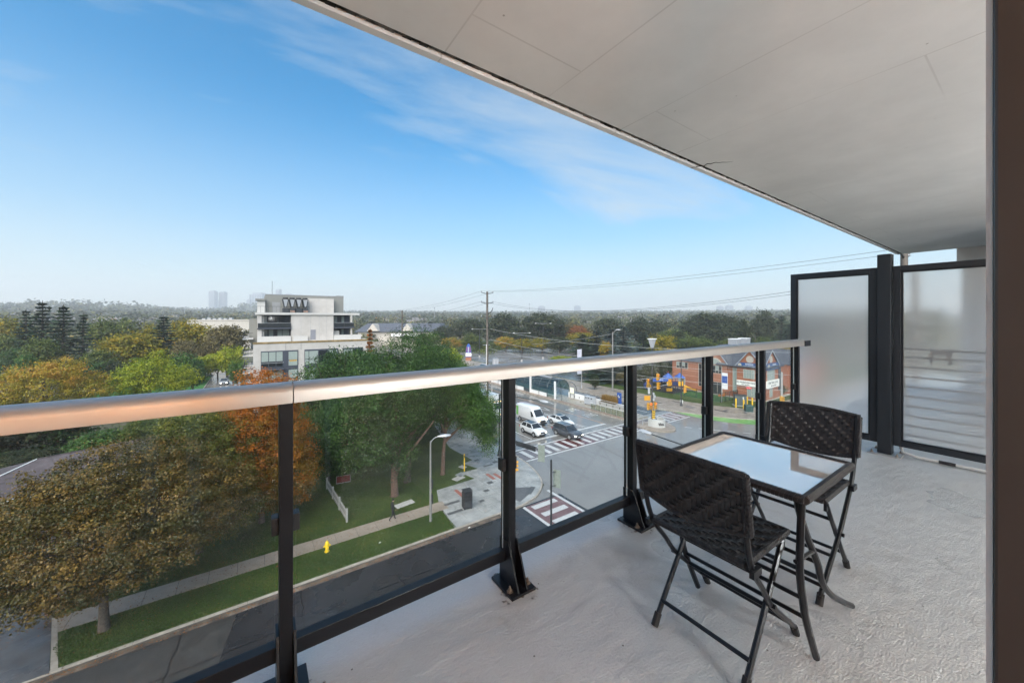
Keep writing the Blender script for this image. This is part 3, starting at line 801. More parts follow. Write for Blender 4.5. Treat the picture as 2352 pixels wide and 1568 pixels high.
for (x, z, w) in ((-0.185, 0.30, 0.225), (-0.155, 0.215, 0.225), (0.10, 0.215, 0.212), (0.02, 0.345, 0.208)):
    MB().tube([(x, -w, z), (x, w, z)], 0.008, 8).build('crossbar', M['black_metal'], tb)
# ================================================================== GROUND, ROADS, PAVEMENTS
M['earth'] = ramp_mat('distant_ground', [(0.3, (0.05, 0.055, 0.035)), (0.5, (0.09, 0.09, 0.06)), (0.7, (0.14, 0.13, 0.10))], 0.95, 0.02, 8)
M['grass'] = ramp_mat('wet_lawn', [(0.30, (0.022, 0.034, 0.008)), (0.46, (0.036, 0.062, 0.010)), (0.58, (0.060, 0.090, 0.014)), (0.74, (0.105, 0.115, 0.03))], 0.75, 0.55, 9, bump=0.9, bscale=9, spec=0.35, scale2=14, bdist=0.08)
M['turf'] = ramp_mat('school_turf', [(0.3, (0.03, 0.11, 0.03)), (0.7, (0.06, 0.18, 0.045))], 0.8, 0.6, 6, bump=0.4, bscale=8)
M['asphalt'] = ramp_mat('wet_asphalt_side_street', [(0.3, (0.013, 0.014, 0.016)), (0.55, (0.024, 0.025, 0.028)), (0.75, (0.046, 0.045, 0.045))], 0.4, 0.35, 9, bump=0.2, bscale=45, spec=0.5, scale2=35, rrange=(0.14, 0.42, 0.5), bdist=0.01)
M['asphalt2'] = ramp_mat('wet_asphalt_main_road', [(0.3, (0.15, 0.143, 0.134)), (0.55, (0.20, 0.192, 0.18)), (0.75, (0.25, 0.24, 0.225))], 0.3, 0.22, 9, bump=0.12, bscale=30, spec=0.5, scale2=20, rrange=(0.04, 0.19, 0.16), bdist=0.006)
M['asphalt3'] = ramp_mat('wet_asphalt_dark_lane', [(0.3, (0.035, 0.036, 0.039)), (0.7, (0.075, 0.076, 0.08))], 0.25, 0.3, 9, bump=0.12, bscale=30, spec=0.5, rrange=(0.08, 0.35, 0.2), bdist=0.01)
M['slab'] = ramp_mat('sidewalk_concrete', [(0.3, (0.20, 0.165, 0.13)), (0.55, (0.29, 0.245, 0.20)), (0.75, (0.37, 0.325, 0.275))], 0.5, 0.8, 8, bump=0.15, bscale=30, rrange=(0.3, 0.65, 0.6))
M['plaza'] = ramp_mat('wet_plaza_paving', [(0.3, (0.20, 0.205, 0.20)), (0.5, (0.30, 0.305, 0.295)), (0.72, (0.40, 0.40, 0.385))], 0.4, 0.7, 9, bump=0.12, bscale=25, rrange=(0.15, 0.5, 0.5))
M['plaza_joint'] = mat('plaza_joint', (0.15, 0.15, 0.145), 0.8, 0, 0.2, 4)
M['kerb'] = ramp_mat('kerb_concrete', [(0.3, (0.24, 0.21, 0.175)), (0.7, (0.42, 0.38, 0.33))], 0.6, 1.5, 7, bump=0.3, bscale=20)
M['joint'] = mat('dark_joint', (0.07, 0.062, 0.055), 0.9, 0, 0.3, 5)
M['paint'] = ramp_mat('worn_white_road_paint', [(0.28, (0.22, 0.22, 0.22)), (0.45, (0.46, 0.46, 0.45)), (0.75, (0.62, 0.62, 0.60))], 0.45, 1.6, 9, scale2=9)
M['paint_orange'] = mat('orange_lane_paint', (0.50, 0.24, 0.10), 0.5, 0, 0.25, 2)
M['xwalk_red'] = ramp_mat('brick_red_crossing', [(0.3, (0.12, 0.062, 0.062)), (0.7, (0.19, 0.115, 0.115))], 0.35, 0.6, 7, rrange=(0.2, 0.5, 0.4))
M['bike_green'] = ramp_mat('green_cycle_lane', [(0.3, (0.10, 0.26, 0.06)), (0.7, (0.22, 0.40, 0.12))], 0.35, 0.5, 7)
M['red_paver'] = mat('red_paver', (0.30, 0.11, 0.08), 0.45, 0, 0.2, 4)
M['dark_paver'] = mat('dark_paver', (0.085, 0.087, 0.088), 0.45, 0, 0.2, 4)
M['tactile'] = mat('tactile_plate', (0.11, 0.11, 0.112), 0.5, 0, 0.15, 4)

# terrain: flat near the crossing, rising gently to a wooded horizon
def terr(x, y):
    r = hypot(x, y)
    b = atan2(x, y) - YAW
    t = max(0.0, r - 300)
    h = 0.0158 * t if r < 2600 else 0.0158 * 2300 + 0.013 * (r - 2600)
    h += 48 * math.exp(-((r - 2300) / 420) ** 2) * math.exp(-((b + 0.575) / 0.075) ** 2)
    h += 30 * math.exp(-((r - 1900) / 500) ** 2) * math.exp(-((b + 0.86) / 0.12) ** 2)
    return h
R = [0, 60, 150, 300, 420, 600, 850, 1200, 1600, 2000, 2300, 2600, 3200, 4200]
NA = 120
vs = [(0, 0, -0.03)]; fs = []
for r in R[1:]:
    for k in range(NA):
        a = 2 * pi * k / NA
        x, y = r * sin(a), r * cos(a)
        vs.append((x, y, terr(x, y) - 0.03))
for k in range(NA): fs.append((0, 1 + (k + 1) % NA, 1 + k))
for i in range(len(R) - 2):
    for k in range(NA):
        a, b = 1 + i * NA + k, 1 + i * NA + (k + 1) % NA
        fs.append((a, b, b + NA, a + NA))
gm = MB(); gm.add(vs, fs)
struct(gm, 'ground', M['earth'], smooth=True)

# lawns (raised a kerb's height above the road)
def lawn(poly, name='lawn', z=0.115, m='grass', low=-0.02):
    return struct(MB().prism(poly, low, z), name, M[m])
lawn([(-60, 31.52), (13.8, 31.52), (14.47, 33.82), (18.77, 34.04), (18.2, 36.2), (20.33, 36.08), (19.6, 38.3), (21.03, 38.66), (20.6, 44), (23.2, 56), (23.2, 75), (-60, 75)])
lawn([(-7.9, 26.9), (13.0, 26.9), (13.3, 29.98), (-9.4, 29.98)], 'verge')
lawn([(-60, 26.9), (-11.6, 26.9), (-12.2, 29.98), (-60, 29.98)], 'verge')
# streets
st = MB(); st.sheet([(-90, 15.5), (24, 15.5), (24, 26.72), (-90, 26.72)], 0.0)
struct(st, 'side_street', M['asphalt'])
mr = MB()
mr.sheet([(24, 5), (150, 5), (150, 26.5), (70, 26.5), (64, 31), (61.2, 40), (61.2, 240), (26, 240), (26, 36), (24.0, 29.0), (22.0, 27.5), (18.5, 26.72), (24, 26.72)], 0.004)
struct(mr, 'main_road', M['asphalt2'])
nl = MB(); nl.sheet([(54.7, 40), (60.9, 40), (60.9, 200), (54.7, 200)], 0.008)
struct(nl, 'northbound_lanes', M['asphalt3'])
pt = MB()
pt.sheet([(19.2, 22), (24.0, 22), (24.0, 26.70), (19.2, 26.70)], 0.0085)

# sidewalk bays on the side street, each slab its own piece
sw = struct(MB().box(-60, 13.6, 29.98, 31.52, -0.02, 0.095), 'sidewalk', M['joint'])
base = MB().box(0.012, 1.488, 0.012, 1.508, 0.0, 0.03).build('slab', M['slab'], sw, bevel=0.006)
base.location = (-22.0, 30.0, 0.096)
rnd = random.Random(2)
for i in range(1, 24):
    inst(base, sw, (-22.0 + 1.5 * i, 30.0, 0.096 + rnd.uniform(-0.004, 0.004)))
# kerb stones
kb = struct(MB().box(-60, 17.8, 26.72, 26.78, -0.03, 0.05), 'kerb', M['joint'])
base = MB().box(0.008, 2.392, 0.0, 0.17, -0.03, 0.13).build('kerb_stone', M['kerb'], kb, bevel=0.015)
base.location = (-22.0, 26.725, 0)
for i in range(1, 17):
    inst(base, kb, (-22.0 + 2.4 * i, 26.725, rnd.uniform(-0.006, 0.004)))
# gutter strip with dirt and leaves
gt = MB(); gt.sheet([(-60, 26.3), (18.2, 26.3), (18.2, 26.72), (-60, 26.72)], 0.004)
M['gutter'] = ramp_mat('dirty_gutter', [(0.38, (0.05, 0.045, 0.04)), (0.55, (0.13, 0.10, 0.075)), (0.7, (0.24, 0.19, 0.15))], 0.7, 1.2, 8)
struct(gt, 'gutter', M['gutter'])

# corner plaza with curved kerb
def arc_pts(pts, n=6):
    return [(p.x, p.y) for p in bent([(a, b, 0) for a, b in pts], n)]
curve = arc_pts([(17.2, 26.78), (19.2, 26.86), (21.0, 27.25), (22.3, 27.9), (23.9, 29.4), (24.9, 31.4), (25.6, 34.0), (25.9, 36.4)], 5)
plz = [(13.05, 26.9)] + curve + [(26.0, 44), (26.0, 75), (23.2, 75), (23.2, 56), (20.6, 44), (21.03, 38.66), (19.6, 38.3), (20.33, 36.08), (18.2, 36.2), (18.77, 34.04), (14.47, 33.82), (13.6, 31.3)]
pz = struct(MB().prism(plz, -0.02, 0.118), 'corner_plaza', M['plaza'])
# scored joints as recessed dark strips, pavers of other colours as pieces
jn = MB()
for x in np.arange(14.5, 25.5, 1.5):
    jn.box(x, x + 0.02, 27.6, 33.6 if x < 18.6 else 36.0 if x < 22 else 34.0, 0.1182, 0.1186) if x < 22.5 else None
for y in np.arange(28.5, 36, 1.5):
    jn.box(14.2 if y < 33 else 19, 22.4 if y < 29.8 else 24.2, y, y + 0.02, 0.1187, 0.1191)
jn.build('paving_joint', M['plaza_joint'], pz)
def paver(x, y, lx, ly, m, rz=0.0):
    MB().obox((0, 0, 0.004), (lx, ly, 0.012), 0).build('paver', M[m], pz, loc=(x, y, 0.1195)).rotation_euler = (0, 0, rz)
for x, y, lx, ly, m in [(16.0, 31.9, 0.35, 1.9, 'red_paver'), (14.6, 30.7, 1.5, 0.35, 'dark_paver'), (14.15, 29.1, 1.4, 0.35, 'dark_paver'), (18.4, 31.0, 0.55, 0.4, 'dark_paver'),
                        (17.0, 29.5, 0.5, 0.35, 'dark_paver'), (20.4, 33.5, 0.35, 1.6, 'red_paver'), (21.1, 33.1, 0.35, 1.7, 'red_paver'), (21.7, 36.2, 1.2, 0.3, 'dark_paver'),
                        (19.6, 32.3, 0.6, 0.5, 'dark_paver'), (22.9, 36.6, 0.6, 0.5, 'dark_paver'), (21.4, 38.3, 0.6, 0.4, 'dark_paver'), (23.3, 40.3, 0.6, 0.5, 'dark_paver')]:
    paver(x, y, lx, ly, m)
MB().prism([(19.8, 27.35), (21.4, 28.1), (22.6, 29.0), (20.7, 30.2), (19.2, 29.3)], 0.1182, 0.1225).build('ramp_slab', M['tactile'], pz)
MB().prism([(21.5, 27.95), (22.8, 28.9), (22.45, 29.25), (21.1, 28.3)], 0.1226, 0.128).build('tactile_plate', M['dark_paver'], pz)
# curved kerb
kc = MB()
for (ax, ay), (bx, by) in zip(curve[:-1], curve[1:]):
    d = Vector((bx - ax, by - ay, 0)); L = d.length; d /= L; nrm = Vector((d.y, -d.x, 0))
    q = [Vector((ax, ay, 0)), Vector((bx, by, 0)), Vector((bx, by, 0)) + nrm * 0.16, Vector((ax, ay, 0)) + nrm * 0.16]
    kc.prism([(p.x, p.y) for p in q], -0.03, 0.128)
kc.box(26.0, 26.16, 36.4, 75, -0.03, 0.128)
kc.build('kerb', M['kerb'], None, kind='structure')

# driveway on the left
struct(MB().prism([(-11.75, 26.75), (-8.0, 26.75), (-9.35, 31.6), (-9.9, 46), (-14.5, 46), (-13.5, 31.6)], -0.015, 0.132), 'driveway', ramp_mat('driveway_tar', [(0.3, (0.05, 0.05, 0.052)), (0.7, (0.12, 0.12, 0.125))], 0.35, 0.8, 8, rrange=(0.2, 0.5, 0.6)))
struct(MB().prism([(-12.35, 26.85), (-11.75, 26.85), (-13.1, 31.6), (-13.7, 31.6)], -0.01, 0.136), 'driveway_edge', M['kerb'])
struct(MB().prism([(-8.0, 26.85), (-7.75, 26.85), (-9.15, 31.6), (-9.35, 31.6)], -0.01, 0.136), 'driveway_edge', M['kerb'])

# road markings
def strip(mb, x0, x1, y0, y1, z=0.0125): mb.sheet([(x0, y0), (x1, y0), (x1, y1), (x0, y1)], z)
lm = MB()
for x in (31.6, 34.95): strip(lm, x - 0.07, x + 0.07, 40.9, 52); [strip(lm, x - 0.07, x + 0.07, y, y + 3) for y in range(56, 200, 9)]
strip(lm, 38.23, 38.37, 40.9, 62); [strip(lm, 38.23, 38.37, y, y + 3) for y in range(66, 200, 9)]
strip(lm, 41.5, 41.62, 40.9, 130); strip(lm, 41.95, 42.07, 40.9, 130)
for x in (57.7,): [strip(lm, x - 0.07, x + 0.07, y, y + 3, 0.0125) for y in range(41, 200, 8)]
strip(lm, 60.4, 60.52, 41, 200); strip(lm, 54.95, 55.07, 41, 200)
strip(lm, 28.0, 41.2, 40.0, 40.5); strip(lm, 41.3, 45.8, 40.0, 40.5, 0.0127)
for k in range(9):     # guide dashes across the junction
    a = Vector((54.5 + k * 1.1, 32.0 - k * 1.6, 0)); b = a + Vector((0.55, -0.85, 0)); nrm = Vector((0.07, 0.045, 0))
    lm.sheet([((a - nrm).x, (a - nrm).y), ((b - nrm).x, (b - nrm).y), ((b + nrm).x, (b + nrm).y), ((a + nrm).x, (a + nrm).y)], 0.0126)
struct(lm, 'lane_marking', M['paint'])
om = MB(); strip(om, 45.66, 45.78, 40.6, 150); struct(om, 'bus_lane_line', M['paint_orange'])
dm = MB()
for cx, cy in ((44.0, 54.0), (48.0, 57.5), (44.0, 84)):
    for s in (1, -1):
        for e in (1, -1):
            a, b = (cx, cy + e * 2.6), (cx + s * 0.75, cy)
            dm.sheet([(a[0], a[1]), (b[0], b[1]), (b[0] - s * 0.16, b[1]), (a[0], a[1] - e * 0.62)], 0.0126)
struct(dm, 'lane_diamond', M['paint'])
def road_word(txt, x, y, sx, sy):
    cu = bpy.data.curves.new('road_lettering', 'FONT'); cu.body = txt; cu.size = 1.0; cu.align_x = 'CENTER'; cu.materials.append(M['paint']); cu.resolution_u = 2
    o = bpy.data.objects.new('road_lettering', cu); COL.objects.link(o); o.location = (x, y, 0.014); o.scale = (sx, sy, 1); o.rotation_euler = (0, 0, pi); solid(o)['kind'] = 'structure'
road_word('BUS', 47.8, 50.6, 1.3, 2.6); road_word('ONLY', 47.8, 46.2, 1.0, 2.6)
# north crossing
xw = MB(); strip(xw, 26.2, 61.0, 38.25, 38.55, 0.0128); strip(xw, 26.2, 61.0, 34.75, 35.05, 0.0128)
x = 27.2; k = 0
while x < 60.5:
    if not (47.6 < x < 53.6): strip(xw, x, x + 0.62, 35.35, 37.95, 0.0128)
    x += 1.42
# west crossing
for y0 in (26.3, 24.9, 23.5, 22.1, 20.7, 19.3): strip(xw, 20.2, 22.9, y0 - 0.62, y0, 0.0132)
strip(xw, 19.45, 19.75, 17, 26.55, 0.0131); strip(xw, 23.35, 23.65, 17, 27.9, 0.0131)
struct(xw, 'crosswalk_marking', M['paint'])
xr = MB(); strip(xr, 26.3, 60.9, 35.06, 38.24, 0.0095); 
M['xwalk_pale'] = ramp_mat('worn_pale_red_crossing', [(0.35, (0.13, 0.125, 0.125)), (0.65, (0.19, 0.15, 0.145))], 0.3, 0.5, 7, rrange=(0.12, 0.4, 0.4))
struct(xr, 'crosswalk_base', M['xwalk_pale'])
xr = MB(); strip(xr, 33.6, 38.3, 35.07, 38.23, 0.0108); struct(xr, 'red_crosswalk_patch', mat('fresh_red_paint', (0.10, 0.026, 0.025), 0.22, 0, 0.25, 1))
xr = MB(); strip(xr, 19.76, 23.34, 17, 26.5, 0.0105); struct(xr, 'red_crosswalk_band', M['xwalk_red'])
xr = MB(); strip(xr, 57.0, 60.9, 35.07, 38.23, 0.0109); struct(xr, 'red_crosswalk_band', M['xwalk_red'])
# tar lines and an older patch on the side street
tl = MB(); rnd = random.Random(31)
def wig(a, b, w, z=0.0055, n=18, j=0.06):
    a, b = Vector((*a, 0)), Vector((*b, 0)); d = (b - a).normalized(); nn = Vector((-d.y, d.x, 0)); P0 = []; 
    for i in range(n + 1): P0.append(a.lerp(b, i / n) + nn * rnd.uniform(-j, j))
    for p, q in zip(P0[:-1], P0[1:]): tl.sheet([((p - nn * w).x, (p - nn * w).y), ((q - nn * w).x, (q - nn * w).y), ((q + nn * w).x, (q + nn * w).y), ((p + nn * w).x, (p + nn * w).y)], z)
wig((-3.2, 26.2), (-3.9, 20), 0.03); wig((2.3, 26.25), (2.0, 19), 0.022); wig((-9, 23.6), (12, 23.5), 0.025, 0.0062); wig((7.4, 26.2), (8.1, 20), 0.02)
struct(tl, 'tar_line', mat('tar', (0.008, 0.008, 0.009), 0.35, 0, 0.1, 5))
op = MB(); op.sheet([(-9.0, 26.28), (-0.9, 26.28), (-1.6, 22.4), (-9.4, 22.2)], 0.0025); struct(op, 'road_patch', ramp_mat('older_asphalt', [(0.3, (0.024, 0.024, 0.024)), (0.7, (0.056, 0.054, 0.051))], 0.5, 1.2, 9, bump=0.25, bscale=45, scale2=40, rrange=(0.3, 0.6, 0.8), bdist=0.01))
# trench seam running across the junction
sm = MB(); sm.sheet([(37.3, 34.5), (37.42, 34.5), (33.5, 12), (33.38, 12)], 0.0095); sm.sheet([(62.5, 30.5), (62.6, 30.5), (72, 19), (71.9, 19)], 0.0095)
struct(sm, 'road_seam', M['joint'])

# east side: pavement, kerb, cycle lane, verge
ec = arc_pts([(61.2, 240), (61.2, 60), (61.2, 44), (61.6, 40.5), (62.8, 37.0), (64.3, 33.2), (66.0, 30.0), (68.4, 27.6), (72.0, 26.0), (78.0, 25.5), (95, 25.2), (150, 25)], 5)
es = struct(MB().prism(ec + [(150, 30.0), (95, 30.2), (80, 30.6), (74.5, 31.8), (72.6, 35.5), (71.2, 40.5), (70.6, 46), (70.2, 60), (70.0, 240)], -0.02, 0.13), 'east_sidewalk', M['slab'])
kc = MB()
for (ax, ay), (bx, by) in zip(ec[:-1], ec[1:]):
    d = Vector((bx - ax, by - ay, 0)); d.normalize(); nrm = Vector((d.y, -d.x, 0)) * 0.16
    kc.prism([(ax, ay), (bx, by), (bx + nrm.x, by + nrm.y), (ax + nrm.x, ay + nrm.y)], -0.03, 0.14)
kc.build('kerb', M['kerb'], None, kind='structure')
for x, y, lx, ly in [(66.5, 50.5, 0.5, 2.2), (65.6, 44.5, 0.5, 2.4), (69.0, 42.0, 0.5, 2.2), (67.7, 56, 0.5, 2.2), (68.9, 33.6, 0.5, 2.4), (69.8, 33.2, 1.8, 0.5), (64.0, 52, 0.5, 3.0), (66.6, 38.2, 0.5, 1.8), (67.6, 38.4, 0.5, 1.8), (65.4, 61.5, 0.5, 2.0), (71.5, 30.5, 1.6, 0.5)]:
    MB().obox((0, 0, 0.004), (lx, ly, 0.012)).build('paver', M['joint'] if lx * ly > 1 else M['dark_paver'], es, loc=(x, y, 0.132))
gl = MB(); gl.sheet([(61.7, 38.2), (62.9, 36.2), (64.1, 33.0), (65.7, 30.0), (68.0, 27.4), (71.5, 25.8), (76, 25.2), (76, 23.6), (70, 23.9), (65.2, 25.9), (62.6, 29.4), (61.5, 33.5)], 0.0115)
struct(gl, 'cycle_lane', M['bike_green'])
lawn([(70.3, 240), (70.3, 60), (70.7, 46), (71.3, 40.5), (72.7, 35.5), (74.6, 31.9), (80, 30.7), (95, 30.3), (150, 30.1), (150, 240)], 'east_lawn')
struct(MB().prism([(75.9, 37.4), (82.3, 37.0), (82.3, 47), (75.9, 47.2)], 0.10, 0.135), 'school_turf', M['turf'])
struct(MB().prism([(75.9, 47.2), (82.3, 47), (82.3, 56), (75.9, 56)], 0.10, 0.136), 'play_surface', mat('play_surface', (0.035, 0.035, 0.04), 0.7, 0, 0.2, 2))
struct(MB().box(70.6, 140, 70, 112, -0.01, 0.129), 'side_lot', M['asphalt3'])
struct(MB().prism([(71, 114), (170, 114), (170, 165), (71, 165)], -0.01, 0.127), 'parking_lot', ramp_mat('parking_tar', [(0.3, (0.13, 0.13, 0.132)), (0.7, (0.22, 0.22, 0.22))], 0.3, 0.12, 7, rrange=(0.12, 0.4, 0.1)))
# far side road beside the condo block
struct(MB().prism([(-10.2, 84), (-3.2, 84), (-3.2, 128), (-1, 150), (3, 172), (-5, 174), (-10.2, 150)], -0.01, 0.12), 'far_street', M['asphalt2'])
struct(MB().prism([(-40, 141), (-10.3, 141), (-10.3, 149), (-40, 150)], -0.01, 0.121), 'far_street_branch', M['asphalt2'])
struct(MB().prism([(-30, 86), (-10.3, 86), (-10.3, 139), (-14, 141), (-30, 139)], -0.01, 0.128), 'far_lawn', M['turf'])
struct(MB().prism([(-10.3, 84), (-10.15, 84), (-10.15, 139), (-10.3, 139)], 0.05, 0.20), 'far_kerb', M['kerb'])

# ================================================================== MEDIAN: platform, station, planter
pf = struct(MB().prism([(49.85, 38.6), (54.6, 38.6), (54.6, 130), (49.85, 130)], -0.02, 0.26), 'bus_platform', ramp_mat('platform_tiles', [(0.3, (0.24, 0.215, 0.175)), (0.7, (0.36, 0.33, 0.28))], 0.3, 0.4, 8, rrange=(0.15, 0.5, 0.3)))
M['tile_edge'] = mat('reddish_platform_edge', (0.25, 0.16, 0.12), 0.4, 0, 0.25, 1.5)
MB().box(49.80, 50.35, 38.6, 130, 0.262, 0.268).build('platform_edge', M['tile_edge'], pf)
MB().box(49.72, 49.85, 38.6, 130, -0.02, 0.255).build('platform_kerb', M['kerb'], pf)
# traffic island with curved white nose
isl = struct(MB().prism(arc_pts([(48.6, 36.2), (48.4, 34.5), (49.2, 32.6), (50.8, 31.6), (52.4, 32.2), (53.8, 34.0), (54.4, 36.2), (52, 36.9), (49.6, 36.9), (48.6, 36.2)], 4)[:-1], -0.02, 0.16), 'traffic_island', M['slab'])
nose = thing('curved_barrier', 'curved white concrete barrier on the tip of the traffic island', 'barrier', (51.2, 34.9, 0.16))
nb = MB(); n = 14; pr = []
for i in range(n + 1):
    a = pi * (0.92 + 1.16 * i / n)
    pr.append((1.25 * cos(a), 1.6 * sin(a)))
for (ax, ay), (bx, by) in zip(pr[:-1], pr[1:]):
    nb.prism([(ax, ay), (bx, by), (bx * 0.86, by * 0.86), (ax * 0.86, ay * 0.86)], 0.0, 1.15)
nb.build('wall', mat('pale_barrier_concrete', (0.46, 0.46, 0.44), 0.6, 0, 0.12, 1.5), nose)
lettering('Viva', 0.55, M['black_plastic'], nose, (-0.6, -1.46, 0.55), (pi / 2, 0, radians(-20)), ext=0.01, bold=0.02)
for x, y in ((49.6, 36.0), (50.4, 36.5), (52.6, 36.4), (53.6, 35.6)):
    b = MB().cyl((0, 0, 0), (0, 0, 1.0), 0.045, 8).build('bollard_post', M['grey_metal'], None, loc=(x, y, 0.16))
    tag(b, {49.6: 'thin grey bollard at the left edge of traffic island', 50.4: 'thin grey bollard left of the median signal pole', 52.6: 'thin grey bollard just right of the median signal pole', 53.6: 'thin grey bollard beside white curved barrier, farthest right'}[x], 'bollard', 'thin bollards on the traffic island')

# platform wall, map case, vending cabinet, guard rail, planter with grass
pwall = thing('platform_wall', 'low white wall along the back of the bus platform', 'wall', (54.25, 0, 0.26))
MB().box(-0.12, 0.12, 48.0, 57.5, 0, 1.05).build('wall_body', M['white_wall'], pwall)
for y in np.arange(48.6, 57, 1.4): MB().box(-0.155, -0.125, y, y + 0.12, 0.25, 0.6).build('wall_stud', M['black_plastic'], pwall)
MB().tube([(0, 41.0, 1.35), (0, 57.4, 1.35)], 0.035, 6).build('handrail', M['grey_metal'], pwall)
mc = thing('map_case', 'lit map display case on the platform beside the hoop arch', 'map case', (54.0, 56.2, 0.26))
MB().box(-0.10, 0.10, -0.65, 0.65, 0.95, 2.25).build('case', M['grey_metal'], mc)
MB().box(-0.115, -0.102, -0.56, 0.56, 1.02, 2.17).build('map_panel', mat('lit_map', (0.65, 0.66, 0.5), 0.4, 0, 0.35, 4, emit=(0.9, 0.95, 0.7), estr=0.45), mc)
for s in (-0.55, 0.55): MB().cyl((0, s, 0), (0, s, 0.95), 0.05, 8).build('leg', M['black_plastic'], mc)
vm = thing('fare_cabinet', 'grey fare cabinet with three dark slots standing on the platform', 'cabinet', (52.6, 49.9, 0.26))
MB().prism_x([(-0.45, 0.05), (0.45, 0.05), (0.45, 1.55), (-0.30, 1.75), (-0.45, 1.6)], -0.0, 0.01).build('back_plate', M['grey_metal'], vm)
MB().box(-0.40, 0.42, -1.15, 1.15, 0.12, 1.62).build('cabinet_body', mat('pale_grey_enamel', (0.42, 0.44, 0.47), 0.35, 0, 0.06, 3), vm, bevel=0.04)
for y in (-0.7, 0.0, 0.7): MB().box(-0.412, -0.402, y - 0.16, y + 0.16, 1.22, 1.42).build('slot', M['black_plastic'], vm)
for y in (-0.9, 0.9): MB().box(-0.3, 0.3, y - 0.06, y + 0.06, 0, 0.12).build('foot', M['black_plastic'], vm)
gr = thing('guard_rail', 'glass guard rail with thin posts along the platform kerb', 'guard rail', (50.2, 0, 0.26))
for y in np.arange(39.2, 47.6, 1.18):
    MB().box(-0.03, 0.03, y - 0.03, y + 0.03, 0, 1.15).build('post', M['grey_metal'], gr)
ys = np.arange(39.2, 47.6, 1.18)
M['guard_glass'] = glass_mat('pale_guard_glass', (0.78, 0.82, 0.74), 0.05)
for a, b in zip(ys[:-1], ys[1:]): MB().box(-0.008, 0.008, a + 0.05, b - 0.05, 0.12, 1.08).build('pane', M['guard_glass'], gr)
MB().tube([(0, 39.1, 1.17), (0, 47.6, 1.17)], 0.03, 6).build('top_rail', M['white_metal'], gr)
pl = thing('planter', 'long concrete planter of dry ornamental grass on the platform', 'planter', (53.3, 0, 0.26))
MB().box(-0.75, 0.75, 40.6, 47.7, 0, 1.15).build('trough', M['concrete'], pl, bevel=0.03)
for y in np.arange(41.3, 47.5, 1.5): MB().box(-0.80, -0.752, y - 0.06, y + 0.06, 0.6, 0.95).build('bracket', M['black_plastic'], pl)
MB().tube([(-0.7, 40.7, 1.45), (-0.7, 47.6, 1.45)], 0.03, 6).build('handrail', M['white_metal'], pl)
MB().box(-0.7, 0.7, 44.0, 47.5, 1.152, 1.20).build('soil', M['joint'], pl)
tt = thing('blue_totem', 'slim blue stop totem with white arrow standing beside the planter', 'totem', (54.0, 44.1, 0.26))
MB().box(-0.12, 0.12, -0.42, 0.42, 0, 3.1).build('panel', M['blue'], tt, bevel=0.02)
MB().add([(-0.13, 0.25, 2.5), (-0.13, -0.25, 2.5), (-0.13, -0.02, 2.1), (-0.13, 0.05, 2.8)], [(0, 2, 1), (0, 3, 2)]).build('arrow', M['white'], tt)

# arched glass shelter
M['shelter_glass'] = glass_mat('teal_shelter_glass', (0.20, 0.36, 0.39), 0.04, 1.8)
M['shelter_frame'] = mat('steel_blue_frame', (0.06, 0.085, 0.10), 0.4, 0.3, 0.12, 3)
sh = thing('station_shelter', 'long arched glass bus station shelter on the median platform', 'bus shelter', (52.6, 57.6, 0.26))
LEN = 33.0; rx = 1.9
def arch(t): # t 0..1 west foot to east foot
    a = pi * (1 - t); return (rx * cos(a) * (1.0 if abs(cos(a)) < 0.98 else 1), 1.5 + 2.3 * sin(a)) if True else None
prof = [(-rx, 0.0), (-rx, 0.75), (-rx, 1.5)] + [arch(t) for t in np.linspace(0.1, 0.9, 9)] + [(rx, 1.5), (rx, 0.0)]
for k in range(12):
    y0, y1 = k * 2.75, k * 2.75 + 2.70
    MB().tube([(x, y0, z) for x, z in prof], 0.07, 6).build('arch_rib', M['shelter_frame'], sh)
    gp = MB()
    for (ax, az), (bx, bz) in list(zip(prof[:-1], prof[1:]))[1:-1]:
        if az < 0.7 and k in (0,): continue
        gp.quad((ax, y0 + 0.05, az), (ax, y1, az), (bx, y1, bz), (bx, y0 + 0.05, bz))
    gp.build('glass_bay', M['shelter_glass'], sh, fix=False)
    if k not in (0, 6): MB().box(-rx - 0.03, -rx + 0.09, y0 + 0.1, y1 - 0.05, 0.0, 0.72).build('dado_panel', M['white_wall'] if k % 3 else M['shelter_frame'], sh)
    if k % 3 == 0: MB().box(-rx - 0.35, -rx - 0.05, y0 - 0.16, y0 + 0.16, 0, 3.6).build('pillar', M['white_wall'], sh)
for x, z in (prof[2], prof[4], prof[6], prof[8], prof[10], prof[-2]):
    MB().tube([(x, 0, z), (x, LEN, z)], 0.05, 6).build('purlin', M['shelter_frame'], sh)
rf = MB(); cap = [arch(t) for t in np.linspace(0.38, 0.80, 7)]
for (ax, az), (bx, bz) in zip(cap[:-1], cap[1:]):
    rf.quad((ax * 1.03, 3.0, az + 0.10), (ax * 1.03, LEN, az + 0.10), (bx * 1.03, LEN, bz + 0.10), (bx * 1.03, 3.0, bz + 0.10))
rf.build('roof_skin', M['grey_metal'], sh, smooth=True)
MB().box(-0.05, 0.05, 2, LEN - 2, 0.001, 1.1).build('inner_partition', M['white_wall'], sh)
hp = MB(); hp.tube([(x * 1.05, -1.9 - 0.25 * i / 13, z * 0.93) for i, (x, z) in enumerate(prof)], 0.06, 6)
hp.build('hoop_arch', M['shelter_frame'], sh, smooth=True)

